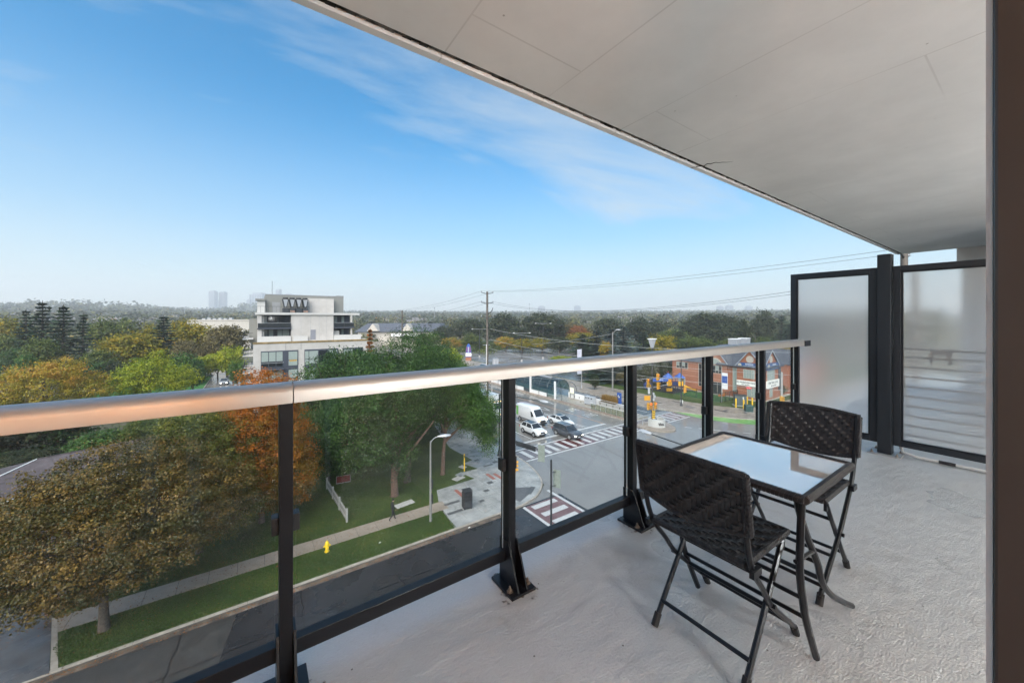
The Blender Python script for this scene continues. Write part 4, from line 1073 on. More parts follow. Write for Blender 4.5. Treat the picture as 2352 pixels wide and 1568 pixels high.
# ================================================================== CONDO BLOCK
M['precast'] = ramp_mat('stained_precast', [(0.3, (0.40, 0.375, 0.34)), (0.6, (0.50, 0.475, 0.44)), (0.8, (0.54, 0.52, 0.49))], 0.8, 0.35, 8, bump=0.08, bscale=8)
M['penthouse'] = mat('grey_penthouse_cladding', (0.21, 0.21, 0.19), 0.7, 0, 0.06, 0.6)
M['condo_frame'] = mat('slate_window_frame', (0.055, 0.062, 0.08), 0.45, 0, 0.06, 2)
M['pale_cladding'] = mat('pale_cladding', (0.50, 0.49, 0.46), 0.7, 0, 0.06, 1)
M['moss'] = ramp_mat('mossy_coping', [(0.35, (0.12, 0.10, 0.05)), (0.6, (0.30, 0.20, 0.08)), (0.75, (0.42, 0.38, 0.32))], 0.9, 1.5, 8)
cb = thing('condo_block', 'pale concrete condominium block with stepped top storeys and slate window bays', 'apartment building', (0, 78, 0))
def part(mb, name, m, parent=None, bevel=0): return mb.build(name, M[m] if isinstance(m, str) else m, parent or cb, bevel=bevel)
part(MB().box(-0.36, 18.5, 0.0, 34, 0, 12.3), 'lower_body', 'precast')
part(MB().box(-0.42, 18.56, -0.06, 0.45, 12.32, 12.62), 'parapet', 'moss')
part(MB().box(18.2, 18.56, 0.46, 30, 12.32, 12.62), 'parapet', 'precast')
for x in (4.45, 6.85): part(MB().box(x - 0.02, x + 0.02, -0.012, 0.0, 11.1, 12.3), 'panel_joint', 'condo_frame')
def bay(x0, x1, zt, zb, panes, off=0.0, drk=False):
    f = part(MB().box(x0, x1, -0.10 + off, -0.004 + off, zb, zt), 'window_bay', 'condo_frame')
    for (a, b, c_, d, mm) in panes:
        MB().box(a, b, -0.125 + off, -0.103 + off, c_, d).build('pane', M[mm], f)
for fl in range(4):
    z = 11.04 - 3.25 * fl
    bay(0.72, 6.36, z, z - 3.2, [(0.82, 1.80, z - 1.85, z - 0.2, 'window_blind'), (1.92, 2.9, z - 1.85, z - 0.2, 'window_blind'), (3.02, 3.95, z - 1.85, z - 0.2, 'window_blind'),
        (0.82, 1.80, z - 2.75, z - 1.95, 'window_dark'), (1.92, 2.9, z - 2.75, z - 1.95, 'window_dark'), (3.02, 3.95, z - 2.75, z - 1.95, 'window_dark'),
        (4.87, 6.25, z - 1.72, z - 0.25, 'window_blind'), (4.87, 6.25, z - 2.75, z - 1.85, 'window_blind')])
    bay(7.38, 13.1, z, z - 3.2, [(7.48, 8.05, z - 1.7, z - 0.3, 'window_blind'), (8.15, 9.6, z - 1.7, z - 0.3, 'window_blind'), (7.48, 8.05, z - 2.7, z - 1.8, 'window_blind'), (8.15, 9.6, z - 2.7, z - 1.8, 'window_blind'), (9.75, 11.2, z - 2.7, z - 0.3, 'window_dark'), (11.4, 12.9, z - 2.7, z - 0.3, 'window_blind')])
    bay(13.9, 17.6, z, z - 3.2, [(14.05, 15.7, z - 2.7, z - 0.3, 'window_blind'), (15.85, 17.4, z - 2.7, z - 0.3, 'window_dark')])
    b = part(MB().box(0.72, 4.1, -1.25, -0.101, z - 3.30, z - 3.14), 'balcony_slab', 'condo_frame')
    MB().box(0.74, 4.08, -1.24, -1.22, z - 3.0, z - 2.05).build('balcony_glass', M['clear_glass'], b)
    MB().box(0.72, 4.10, -1.26, -1.20, z - 2.05, z - 1.98).build('balcony_rail', M['grey_metal'], b)
mi = MB().box(5.0, 6.15, -0.135, -0.127, 9.05, 9.28).build('sill_goods', mat('warm_lit_goods', (0.5, 0.3, 0.05), 0.5, 0, 0.6, 9), cb)
# side balconies on the west flank
for fl in range(5):
    z = 1.2 + 3.0 * fl
    for k in range(2):
        y0 = 2.2 + 9 * k
        b = part(MB().box(-1.9, -0.362, y0, y0 + 5.0, z - 0.14, z), 'balcony_slab', 'pale_cladding')
        fr = MB(); fr.box(-1.88, -1.84, y0, y0 + 5, z + 1.0, z + 1.05); fr.box(-1.88, -0.37, y0, y0 + 0.04, z + 1.0, z + 1.05)
        for yy in np.arange(y0, y0 + 5.1, 1.25): fr.box(-1.88, -1.84, yy - 0.02, yy + 0.02, z, z + 1.0)
        for xx in (-1.5, -1.1, -0.7): fr.box(xx - 0.015, xx + 0.015, y0, y0 + 0.03, z, z + 1.0)
        fr.build('balcony_rail', M['black_metal'], b)
        MB().box(-1.87, -1.85, y0 + 0.03, y0 + 4.97, z + 0.05, z + 0.95).build('balcony_glass', M['window_dark'], b)
# upper storeys, set back
part(MB().box(0.22, 0.9, 3.0, 26, 12.3, 17.4), 'upper_corner', 'precast')
part(MB().box(-1.0, 0.2, 6.0, 26, 12.3, 16.7), 'west_wing', 'penthouse')
part(MB().box(0.9, 5.5, 5.0, 26, 12.3, 17.4), 'upper_core', 'condo_frame')
part(MB().box(5.5, 12.75, 3.0, 26, 12.3, 17.44), 'upper_block', 'precast')
part(MB().box(12.75, 16.2, 5.2, 26, 12.3, 17.4), 'upper_core', 'condo_frame')
for x in (7.1, 8.7, 10.2, 11.5): part(MB().box(x - 0.018, x + 0.018, 2.985, 3.0, 12.7, 17.4), 'panel_joint', 'grey_metal')
part(MB().box(-0.1, 17.6, 2.75, 26.2, 17.45, 17.86), 'roof_slab', 'pale_cladding')
part(MB().box(8.7, 9.58, 2.95, 2.998, 12.7, 14.6), 'service_door', mat('grey_steel_door', (0.22, 0.225, 0.25), 0.5, 0, 0.05, 2))
part(MB().box(5.8, 8.2, 2.5, 2.9, 12.3, 13.45), 'roof_duct', 'pale_cladding')
part(MB().box(0.2, 5.45, 2.8, 2.98, 12.3, 13.5), 'terrace_wall', 'pale_cladding')
part(MB().box(12.8, 17.9, 2.9, 3.0, 12.3, 13.5), 'terrace_wall', 'pale_cladding')
part(MB().box(0.22, 5.49, 2.7, 4.99, 14.82, 15.05), 'balcony_slab', 'condo_frame')
part(MB().box(12.76, 16.6, 2.5, 5.19, 14.82, 15.05), 'balcony_slab', 'condo_frame')
for (a, b) in ((0.3, 5.45), (12.8, 16.55)):
    g_ = part(MB().box(a, b, 2.72, 2.76, 15.9, 15.96), 'balcony_rail', 'grey_metal')
    n_ = int((b - a) / 1.3)
    for k in range(n_): MB().box(a + k * (b - a) / n_ + 0.02, a + (k + 1) * (b - a) / n_ - 0.02, 2.73, 2.75, 15.06, 15.89).build('pane', M['window_dark'], g_)
for (a, b, z0, z1, mm) in [(1.0, 1.75, 15.1, 17.2, 'window_blind'), (1.9, 3.4, 15.1, 17.2, 'window_dark'), (3.55, 5.4, 15.1, 17.2, 'window_dark'), (1.0, 1.8, 12.8, 14.65, 'window_blind'), (2.0, 2.7, 12.8, 14.65, 'window_blind'), (2.85, 3.3, 12.8, 14.65, 'window_dark'), (3.4, 4.1, 12.8, 14.65, 'window_blind'), (4.2, 5.3, 12.8, 14.65, 'window_blind')]:
    part(MB().box(a, b, 4.95, 4.992, z0, z1), 'window', mm)
for (a, b, z0, z1, mm) in [(12.9, 13.7, 15.1, 17.2, 'window_blind'), (13.85, 14.5, 15.1, 17.2, 'window_dark'), (14.6, 15.1, 15.1, 17.2, 'window_blind'), (13.6, 14.4, 12.8, 14.6, 'window_dark'), (14.6, 15.0, 12.8, 14.6, 'window_blind')]:
    part(MB().box(a, b, 5.15, 5.192, z0, z1), 'window', mm)
part(MB().box(0.93, 1.25, 3.4, 3.8, 13.5, 17.44), 'column', 'precast'); part(MB().box(15.9, 16.2, 2.8, 3.1, 13.5, 17.44), 'column', 'precast')
part(MB().box(12.9, 13.9, 3.6, 3.7, 13.5, 14.3), 'terrace_screen', 'pale_cladding')
# penthouse and plant
part(MB().box(1.54, 15.65, 9.0, 24, 17.87, 21.45), 'penthouse', 'penthouse')
part(MB().box(14.3, 15.67, 8.98, 12, 17.87, 21.65), 'penthouse_pier', 'penthouse')
part(MB().box(1.50, 15.69, 8.96, 9.1, 21.46, 21.56), 'roof_flashing', 'grey_metal')
part(MB().box(8.55, 13.5, 7.4, 8.9, 17.87, 20.85), 'plant_room', 'precast')
for x in (9.4, 10.7, 12.1): part(MB().box(x - 0.015, x + 0.015, 7.385, 7.4, 17.9, 20.8), 'panel_joint', 'grey_metal')
part(MB().box(0.25, 1.5, 8.0, 11, 17.87, 20.2), 'stair_head', 'pale_cladding'); part(MB().box(-0.05, 1.53, 7.6, 11.2, 20.22, 20.55), 'stair_roof', 'penthouse')
part(MB().box(2.65, 4.05, 8.93, 8.99, 17.87, 20.0), 'plant_doors', mat('plant_door', (0.26, 0.265, 0.265), 0.5, 0, 0.05, 2))
part(MB().cyl((2.7, 10, 21.4), (2.7, 10, 24.2), 0.06, 6), 'antenna', 'grey_metal')
ra = part(MB().box(0.1, 8.5, 2.95, 2.99, 18.95, 19.0), 'roof_railing', 'dark_metal')
for k in range(15):
    x = 0.1 + k * 0.6; MB().box(x - 0.015, x + 0.015, 2.95, 2.99, 17.87, 18.95).build('baluster', M['dark_metal'], ra)
for k in range(4):
    ch = thing('roof_chiller', ['roof chiller at the left end of the row of four on condo roof', 'second roof chiller from the left on the condo roof', 'third roof chiller from the left on the condo roof', 'roof chiller at the right end of row, beside plant room'][k], 'chiller', (4.75 + k * 1.12, 84.6, 17.86), 0, 'chillers on the condo roof')
    for s in (-1, 1):
        MB().prism_y([(s * 0.10, 1.0), (s * 0.20, 1.0), (s * 0.55, 2.65), (s * 0.42, 2.65)], -0.9, 1.2).build('coil', M['dark_metal'], ch)
    MB().prism_y([(-0.40, 2.55), (0.40, 2.55), (0.12, 1.2), (-0.12, 1.2)], -0.85, 1.15).build('coil_face', M['grey_metal'], ch)
    MB().lathe([(0.44, 2.66), (0.46, 2.95), (0.40, 2.96), (0.38, 2.72)], 12, (0, -0.3, 0)).build('fan_shroud', M['dark_metal'], ch)
    MB().box(-0.5, 0.5, -0.95, 1.25, 0.0, 0.9).build('base_cabinet', M['dark_metal'], ch)
    if k in (1, 3): MB().box(-0.35, 0.45, -1.0, -0.952, 0.1, 0.45).build('red_panel', M['tile_edge'], ch)

# ================================================================== SCHOOL
M['brick'] = ramp_mat('orange_brick', [(0.3, (0.27, 0.105, 0.06)), (0.55, (0.34, 0.14, 0.082)), (0.75, (0.40, 0.18, 0.11))], 0.8, 0.5, 8, scale2=10)
M['brick_band'] = mat('pale_brick_band', (0.45, 0.23, 0.15), 0.8, 0, 0.1, 2)
M['shingle'] = ramp_mat('slate_grey_shingle', [(0.3, (0.055, 0.062, 0.078)), (0.7, (0.10, 0.11, 0.13))], 0.7, 0.8, 8, bump=0.3, bscale=6)
M['stone_trim'] = mat('stone_trim', (0.46, 0.42, 0.36), 0.7, 0, 0.08, 2)
M['fascia'] = mat('grey_fascia', (0.33, 0.36, 0.40), 0.5, 0, 0.05, 2)
M['sign_white'] = mat('lit_white_sign', (0.75, 0.75, 0.70), 0.4, 0, 0.04, 2, emit=(1, 1, 0.92), estr=0.12)
M['sign_blue'] = mat('blue_sign', (0.025, 0.085, 0.24), 0.4, 0, 0.05, 2)
sc_ = thing('school_building', 'two storey orange brick school with grey gabled roof across the junction', 'school', (82.6, 32.1, 0))
def sp(mb, name, m, parent=None): return mb.build(name, M[m] if isinstance(m, str) else m, parent or sc_)
# local axes: x east along the south front, y north along the west front
sp(MB().box(0.5, 24, 0.5, 19.8, 0, 6.8), 'wall', 'brick')
sp(MB().box(0, 7.0, 0.0, 4.9, 0, 7.2), 'corner_pavilion', 'brick')
sp(MB().box(0.02, 5, 6.9, 12.0, 0, 7.2), 'arched_bay', 'brick')
sp(MB().box(13.2, 18, 0.05, 6, 0, 7.0), 'east_bay', 'brick')
sp(MB().box(7.2, 9.2, 0.25, 0.6, 0, 6.8), 'stair_recess', 'brick')
def gable_w(y0, y1, zt, zb, x=0.0, deep=9):      # gable facing west
    ym = (y0 + y1) / 2
    sp(MB().prism_x([(y0, zb), (y1, zb), (ym, zt)], x, x + 0.4), 'gable', 'brick')
    for a, b in ((y0 - 0.35, ym), (y1 + 0.35, ym)):
        za = zb - 0.25
        v = [(x - 0.25, a, za), (x - 0.25, b, zt + 0.2), (x + deep, b, zt + 0.2), (x + deep, a, za)]
        r = MB(); r.add(v + [(p[0], p[1], p[2] - 0.22) for p in v], [(0, 1, 2, 3), (7, 6, 5, 4), (0, 4, 5, 1), (3, 2, 6, 7), (0, 3, 7, 4)])
        sp(r, 'gable_roof', 'shingle')
        r = MB(); r.add([(x - 0.30, a, za + .03), (x - 0.30, b, zt + 0.23), (x - 0.26, b, zt + 0.23), (x - 0.26, a, za + .03), (x - 0.30, a, za - 0.22), (x - 0.30, b, zt - 0.06), (x - 0.26, b, zt - 0.06), (x - 0.26, a, za - 0.22)], [(0, 1, 5, 4), (3, 7, 6, 2), (0, 3, 2, 1), (4, 5, 6, 7)])
        sp(r, 'barge_board', 'fascia')
def gable_s(x0, x1, zt, zb, y=0.0, deep=9):
    xm = (x0 + x1) / 2
    sp(MB().prism_y([(x0, zb), (x1, zb), (xm, zt)], y, y + 0.4), 'gable', 'brick')
    for a, b in ((x0 - 0.35, xm), (x1 + 0.35, xm)):
        za = zb - 0.25
        v = [(a, y - 0.25, za), (b, y - 0.25, zt + 0.2), (b, y + deep, zt + 0.2), (a, y + deep, za)]
        r = MB(); r.add(v + [(p[0], p[1], p[2] - 0.22) for p in v], [(0, 1, 2, 3), (7, 6, 5, 4), (0, 4, 5, 1), (3, 2, 6, 7), (0, 3, 7, 4)])
        sp(r, 'gable_roof', 'shingle')
        r = MB(); r.add([(a, y - 0.30, za + .03), (b, y - 0.30, zt + 0.23), (b, y - 0.26, zt + 0.23), (a, y - 0.26, za + .03), (a, y - 0.30, za - 0.22), (b, y - 0.30, zt - 0.06), (b, y - 0.26, zt - 0.06), (a, y - 0.26, za - 0.22)], [(0, 1, 5, 4), (3, 7, 6, 2), (0, 3, 2, 1), (4, 5, 6, 7)])
        sp(r, 'barge_board', 'fascia')
gable_w(0.0, 4.9, 10.2, 7.2); gable_s(0.0, 7.0, 10.2, 7.2)
gable_w(6.9, 12.0, 10.4, 7.2, 0.02); gable_s(13.2, 18.0, 9.6, 7.0, 0.05)
# main roof: two slopes and hips
r = MB(); r.add([(0.1, 0.2, 6.82), (24.3, 0.2, 6.82), (24.3, 20.1, 6.82), (0.1, 20.1, 6.82), (7.5, 8.5, 10.6), (18, 8.5, 10.6), (18, 12, 10.6), (7.5, 12, 10.6)],
      [(0, 1, 5, 4), (1, 2, 6, 5), (2, 3, 7, 6), (3, 0, 4, 7), (4, 5, 6, 7)])
sp(r, 'roof', 'shingle')
for x, y in ((8.6, 8.8), (13.5, 8.8)):
    ac = sp(MB().box(x, x + 1.9, y, y + 1.9, 10.7, 11.9), 'roof_unit', 'grey_metal'); MB().box(x - 0.06, x + 1.96, y - 0.06, y + 1.96, 11.92, 12.05).build('unit_lid', M['white_metal'], ac)
for z in (1.9, 3.4, 4.6): sp(MB().box(-0.012, 0.0, 0.05, 4.85, z, z + 0.14), 'brick_band', 'brick_band'); sp(MB().box(0.008, 0.018, 6.95, 11.95, z, z + 0.14), 'brick_band', 'brick_band'); sp(MB().box(0.488, 0.498, 12.1, 19.7, z, z + 0.14), 'brick_band', 'brick_band'); sp(MB().box(0.05, 6.95, -0.012, 0.0, z, z + 0.14), 'brick_band', 'brick_band')
def win_w(y0, y1, z0, z1, n, x=0.0, m='window_blind', low=None):
    f = sp(MB().box(x - 0.05, x - 0.004, y0 - 0.08, y1 + 0.08, z0 - 0.08, z1 + 0.08), 'window', 'stone_trim')
    w = (y1 - y0) / n
    for k in range(n):
        mm = m if not low or k % 2 else low
        MB().box(x - 0.065, x - 0.052, y0 + k * w + 0.04, y0 + (k + 1) * w - 0.04, z0 + (0.42 * (z1 - z0) if mm == 'window_blind' and low else 0), z1).build('pane', M[mm], f)
        if mm == 'window_blind' and low: MB().box(x - 0.065, x - 0.052, y0 + k * w + 0.04, y0 + (k + 1) * w - 0.04, z0, z0 + 0.38 * (z1 - z0)).build('pane', M['window_dark'], f)
def win_s(x0, x1, z0, z1, n, y=0.0, m='window_blind'):
    f = sp(MB().box(x0 - 0.08, x1 + 0.08, y - 0.05, y - 0.004, z0 - 0.08, z1 + 0.08), 'window', 'stone_trim')
    w = (x1 - x0) / n
    for k in range(n): MB().box(x0 + k * w + 0.04, x0 + (k + 1) * w - 0.04, y - 0.065, y - 0.052, z0, z1).build('pane', M[m], f)
win_w(15.9, 18.7, 5.0, 6.4, 4, 0.5, low='window_dark'); win_w(16.6, 18.1, 1.2, 3.0, 2, 0.5); win_w(12.6, 13.3, 1.5, 6.5, 1, 0.5, 'window_dark')
win_w(8.0, 9.9, 4.9, 6.5, 3, 0.02, low='window_dark'); win_w(7.9, 9.9, 0.4, 2.9, 2, 0.02, 'window_dark')
win_w(5.2, 5.9, 1.4, 6.4, 1, 0.5)
win_w(1.6, 3.6, 4.6, 6.3, 4, 0.0); win_w(1.3, 2.9, 0.9, 2.6, 2, 0.0)
win_s(1.75, 5.1, 4.35, 6.3, 4); win_s(2.8, 4.1, 0.9, 2.7, 1); win_s(7.5, 8.9, 1.8, 6.4, 2, 0.25, 'window_dark')
# round arched window and circular vents
ar = MB(); ar.prism_x([(9.45 + 1.5 * cos(pi * k / 12), 6.75 + 1.4 * sin(pi * k / 12)) for k in range(13)], -0.03, 0.016); sp(ar, 'arch_window', 'stone_trim')
ar = MB(); ar.prism_x([(9.45 + 1.25 * cos(pi * k / 12), 6.8 + 1.15 * sin(pi * k / 12)) for k in range(13)], -0.045, -0.031); sp(ar, 'arch_pane', 'window_blind')
sp(MB().lathe([(0.72, -0.03), (0.72, 0.0)], 20, (0.0, 2.45, 8.45), axis='X'), 'round_vent', 'stone_trim')
sp(MB().lathe([(0.72, -0.03), (0.72, 0.0)], 20, (3.5, 0.0, 8.45), axis='Y'), 'round_vent', 'stone_trim')
# downpipe and plinth
sp(MB().box(-0.03, 24, -0.03, 19.8, 0, 0.35), 'plinth', 'stone_trim')
def sign(name, label, loc, rz, w, h, m, lines, mc_, z):
    s = thing(name, label, 'sign', loc, rz)
    MB().box(-w / 2, w / 2, -0.16, 0.0, 0, h).build('sign_panel', M[m], s)
    for (tx, sz, ox, oz) in lines: lettering(tx, sz, M[mc_], s, (ox, -0.165, oz), (pi / 2, 0, 0), ext=0.003, bold=0.012)
    return s
M['ink'] = mat('dark_sign_ink', (0.05, 0.055, 0.07), 0.6, 0, 0.0)
s = sign('blue_school_sign', 'blue school sign with white crest left of the corner, above upstairs windows', (82.55, 34.9, 6.72), -pi / 2, 4.0, 1.0, 'sign_blue', [('SCHOOL', 0.36, 0.3, 0.72), ('MONTESSORI', 0.36, 0.35, 0.27)], 'white', 0)
MB().lathe([(0.36, -0.185), (0.36, -0.162)], 14, (-1.5, 0, 0.5), axis='Y').build('crest', M['stone_trim'], s)
s = sign('blue_school_sign', 'blue school sign with white crest on the south gable round the corner', (86.6, 32.05, 6.40), 0, 5.9, 1.35, 'sign_blue', [('SCHOOL', 0.46, 0.6, 0.98), ('MONTESSORI', 0.5, 0.7, 0.36)], 'white', 0)
MB().lathe([(0.5, -0.185), (0.5, -0.162)], 14, (-2.1, 0, 0.68), axis='Y').build('crest', M['stone_trim'], s)
s = sign('white_shop_sign', 'white lit shop sign with lettering over ground floor, left of the corner', (82.55, 34.9, 3.0), -pi / 2, 4.2, 1.05, 'sign_white', [('[P] PINESEVEN DENTAL', 0.40, 0.0, 0.66), ('FAMILY DENTISTRY', 0.17, -0.4, 0.24)], 'ink', 0)
s = sign('white_shop_sign', 'white lit shop sign on the south wall, right of the corner', (86.6, 32.05, 2.75), 0, 6.0, 1.5, 'sign_white', [('FREE TRIAL CLASS', 0.55, 0.0, 1.0), ('KIDS ACADEMY', 0.34, 0.2, 0.38)], 'ink', 0)
os_ = thing('open_sign', 'small red oval sign above the ground floor window near school corner', 'sign', (82.5, 34.7, 2.68), -pi / 2)
MB().lathe([(0.42, -0.06), (0.42, 0.0)], 16, (0, 0, 0), axis='Y').build('sign_panel', mat('lit_red_sign', (0.6, 0.03, 0.04), 0.4, 0, 0, emit=(1, 0.08, 0.08), estr=0.5), os_).scale = (1.3, 1, 0.55)
lettering('OPEN', 0.30, M['white'], os_, (0, -0.065, 0), (pi / 2, 0, 0), ext=0.003)
hs_ = thing('hanging_banner', 'tall white and blue banner sign standing left of the brick school windows', 'banner', (76.2, 37.0, 0.13))
MB().cyl((0, 0, 0), (0, 0, 6.0), 0.06, 8).build('pole', M['grey_metal'], hs_)
MB().box(-0.04, 0.04, -1.15, -0.08, 2.7, 5.9).build('banner_cloth', M['white_wall'], hs_)
MB().box(-0.055, -0.042, -1.12, -0.12, 3.9, 5.3).build('blue_print', M['blue'], hs_)

# small house roof and gym hall beyond the school's left
hb = thing('brown_house', 'low house with grey roof behind hedge left of the school', 'house', (84, 57, 0))
MB().box(0, 12, 0, 8, 0, 3.4).build('wall', M['stone_trim'], hb)
MB().prism_y([(-0.6, 3.3), (12.6, 3.3), (6, 6.2)], -0.5, 8.5).build('roof', M['shingle'], hb)
# pale mall hall left of condo, far mall roofs right of it
ml = thing('flat_hall', 'long pale beige flat roofed hall left of the condo block', 'hall', (W(505, 200)[0], W(505, 200)[1], 0), -0.2)
MB().box(-14, 14, 0, 22, 0, 15.5).build('wall', mat('beige_cladding', (0.50, 0.46, 0.40), 0.8, 0, 0.05, 0.3), ml)
MB().box(-14.2, 14.2, -0.2, 22.2, 15.5, 16.1).build('parapet', M['stone_trim'], ml)
for k in range(6): MB().box(-9 + k * 2.4, -7.6 + k * 2.4, 4, 7, 16.1, 16.8 + 0.3 * (k % 2)).build('roof_unit', M['grey_metal'], ml)
mx_, my_ = W(915, 230)
ml = thing('mall_building', 'long dark roofed mall with small white gables beyond condo, behind near pole', 'mall', (mx_, my_, 0), -YAW)
MB().box(-25, 27, 0, 30, 0, 9.0).build('wall', M['stone_trim'], ml)
MB().add([(-27, -1.5, 8.4), (29, -1.5, 8.4), (29, 31, 8.4), (-27, 31, 8.4), (-22, 8, 13.5), (24, 8, 13.5), (24, 22, 13.5), (-22, 22, 13.5)], [(0, 1, 5, 4), (1, 2, 6, 5), (2, 3, 7, 6), (3, 0, 4, 7), (4, 5, 6, 7)]).build('roof', M['shingle'], ml)
for x in (-15, 6): MB().prism_y([(x - 3.6, 9.0), (x + 3.6, 9.0), (x, 13.6)], -2.5, 6).build('gable', M['stone_trim'], ml)
MB().box(-4, 26, -1.6, -1.2, 5.6, 7.4).build('sign_band', M['white_wall'], ml)
# ================================================================== VEHICLES
def car_paint(name, col, rough=0.22):
    m = mat(name, col, rough, 0.0, 0.03, 1.0, spec=0.6)
    m.node_tree.nodes['Principled BSDF'].inputs['Coat Weight'].default_value = 0.7
    m.node_tree.nodes['Principled BSDF'].inputs['Coat Roughness'].default_value = 0.05
    return m
M['car_white'] = car_paint('white_car_paint', (0.74, 0.75, 0.76))
M['car_grey'] = car_paint('dark_grey_car_paint', (0.055, 0.062, 0.075))
M['car_red'] = car_paint('red_car_paint', (0.30, 0.02, 0.025))
M['car_silver'] = car_paint('silver_car_paint', (0.34, 0.36, 0.38))
M['car_glass'] = mat('tinted_car_glass', (0.03, 0.036, 0.042), 0.05, 0, 0.0, spec=0.8)
M['trim'] = mat('dark_trim', (0.02, 0.02, 0.022), 0.6, 0, 0.05, 4)
M['plate'] = mat('number_plate', (0.6, 0.62, 0.65), 0.4, 0, 0.1, 9)
M['tail_lamp'] = mat('red_tail_lamp', (0.35, 0.02, 0.02), 0.25, 0, 0.0)

def loft(mb, stations, ring, mi=0, cap=True):
    n = len(ring(*stations[0])); vs = []
    for s in stations: vs += ring(*s)
    fs = []
    for i in range(len(stations) - 1):
        for k in range(n):
            k2 = (k + 1) % n
            fs.append((i * n + k, i * n + k2, (i + 1) * n + k2, (i + 1) * n + k))
    if cap: fs.append(tuple(range(n - 1, -1, -1))); fs.append(tuple((len(stations) - 1) * n + k for k in range(n)))
    mb.add(vs, fs, mi)
def hull_ring(x, hw, zb, zt):
    h = zt - zb
    pts = [(-hw * 0.86, zb), (-hw * 0.98, zb + 0.18 * h), (-hw, zb + 0.45 * h), (-hw * 0.985, zb + 0.75 * h), (-hw * 0.93, zb + 0.94 * h), (-hw * 0.80, zt)]
    return [(x, y, z) for y, z in pts] + [(x, -y, z) for y, z in reversed(pts)]
def wheel(parent, x, y, r, w, side):
    t = MB()
    t.lathe([(r * 0.62, -w / 2), (r * 0.93, -w / 2), (r, -w / 2 + 0.03), (r, w / 2 - 0.03), (r * 0.93, w / 2), (r * 0.62, w / 2)], 20, (0, 0, 0), axis='Y')
    o = t.build('wheel', M['rubber'], parent, smooth=True, loc=(x, y, r))
    rm = MB(); e = side * (w / 2 + 0.004)
    rm.lathe([(r * 0.64, 0), (r * 0.64, side * 0.012), (r * 0.58, side * 0.016), (r * 0.55, side * 0.002)], 20, (0, e, 0), axis='Y')
    for k in range(5):
        a = 2 * pi * k / 5
        rm.obox((cos(a) * r * 0.32, e + side * 0.012, sin(a) * r * 0.32), (r * 0.6, 0.02, r * 0.15), M=Matrix.Rotation(-a, 3, 'Y'))
    rm.build('rim', M['chrome'], o)
def inset(q, f=0.06, off=0.006):
    q = [Vector(p) for p in q]; c = sum(q, Vector()) / 4
    n = (q[1] - q[0]).cross(q[3] - q[0]).normalized()
    if n.dot(c - Vector((0, 0, 0.8))) < 0: n = -n
    return [p + (c - p) * f + n * off for p in q]
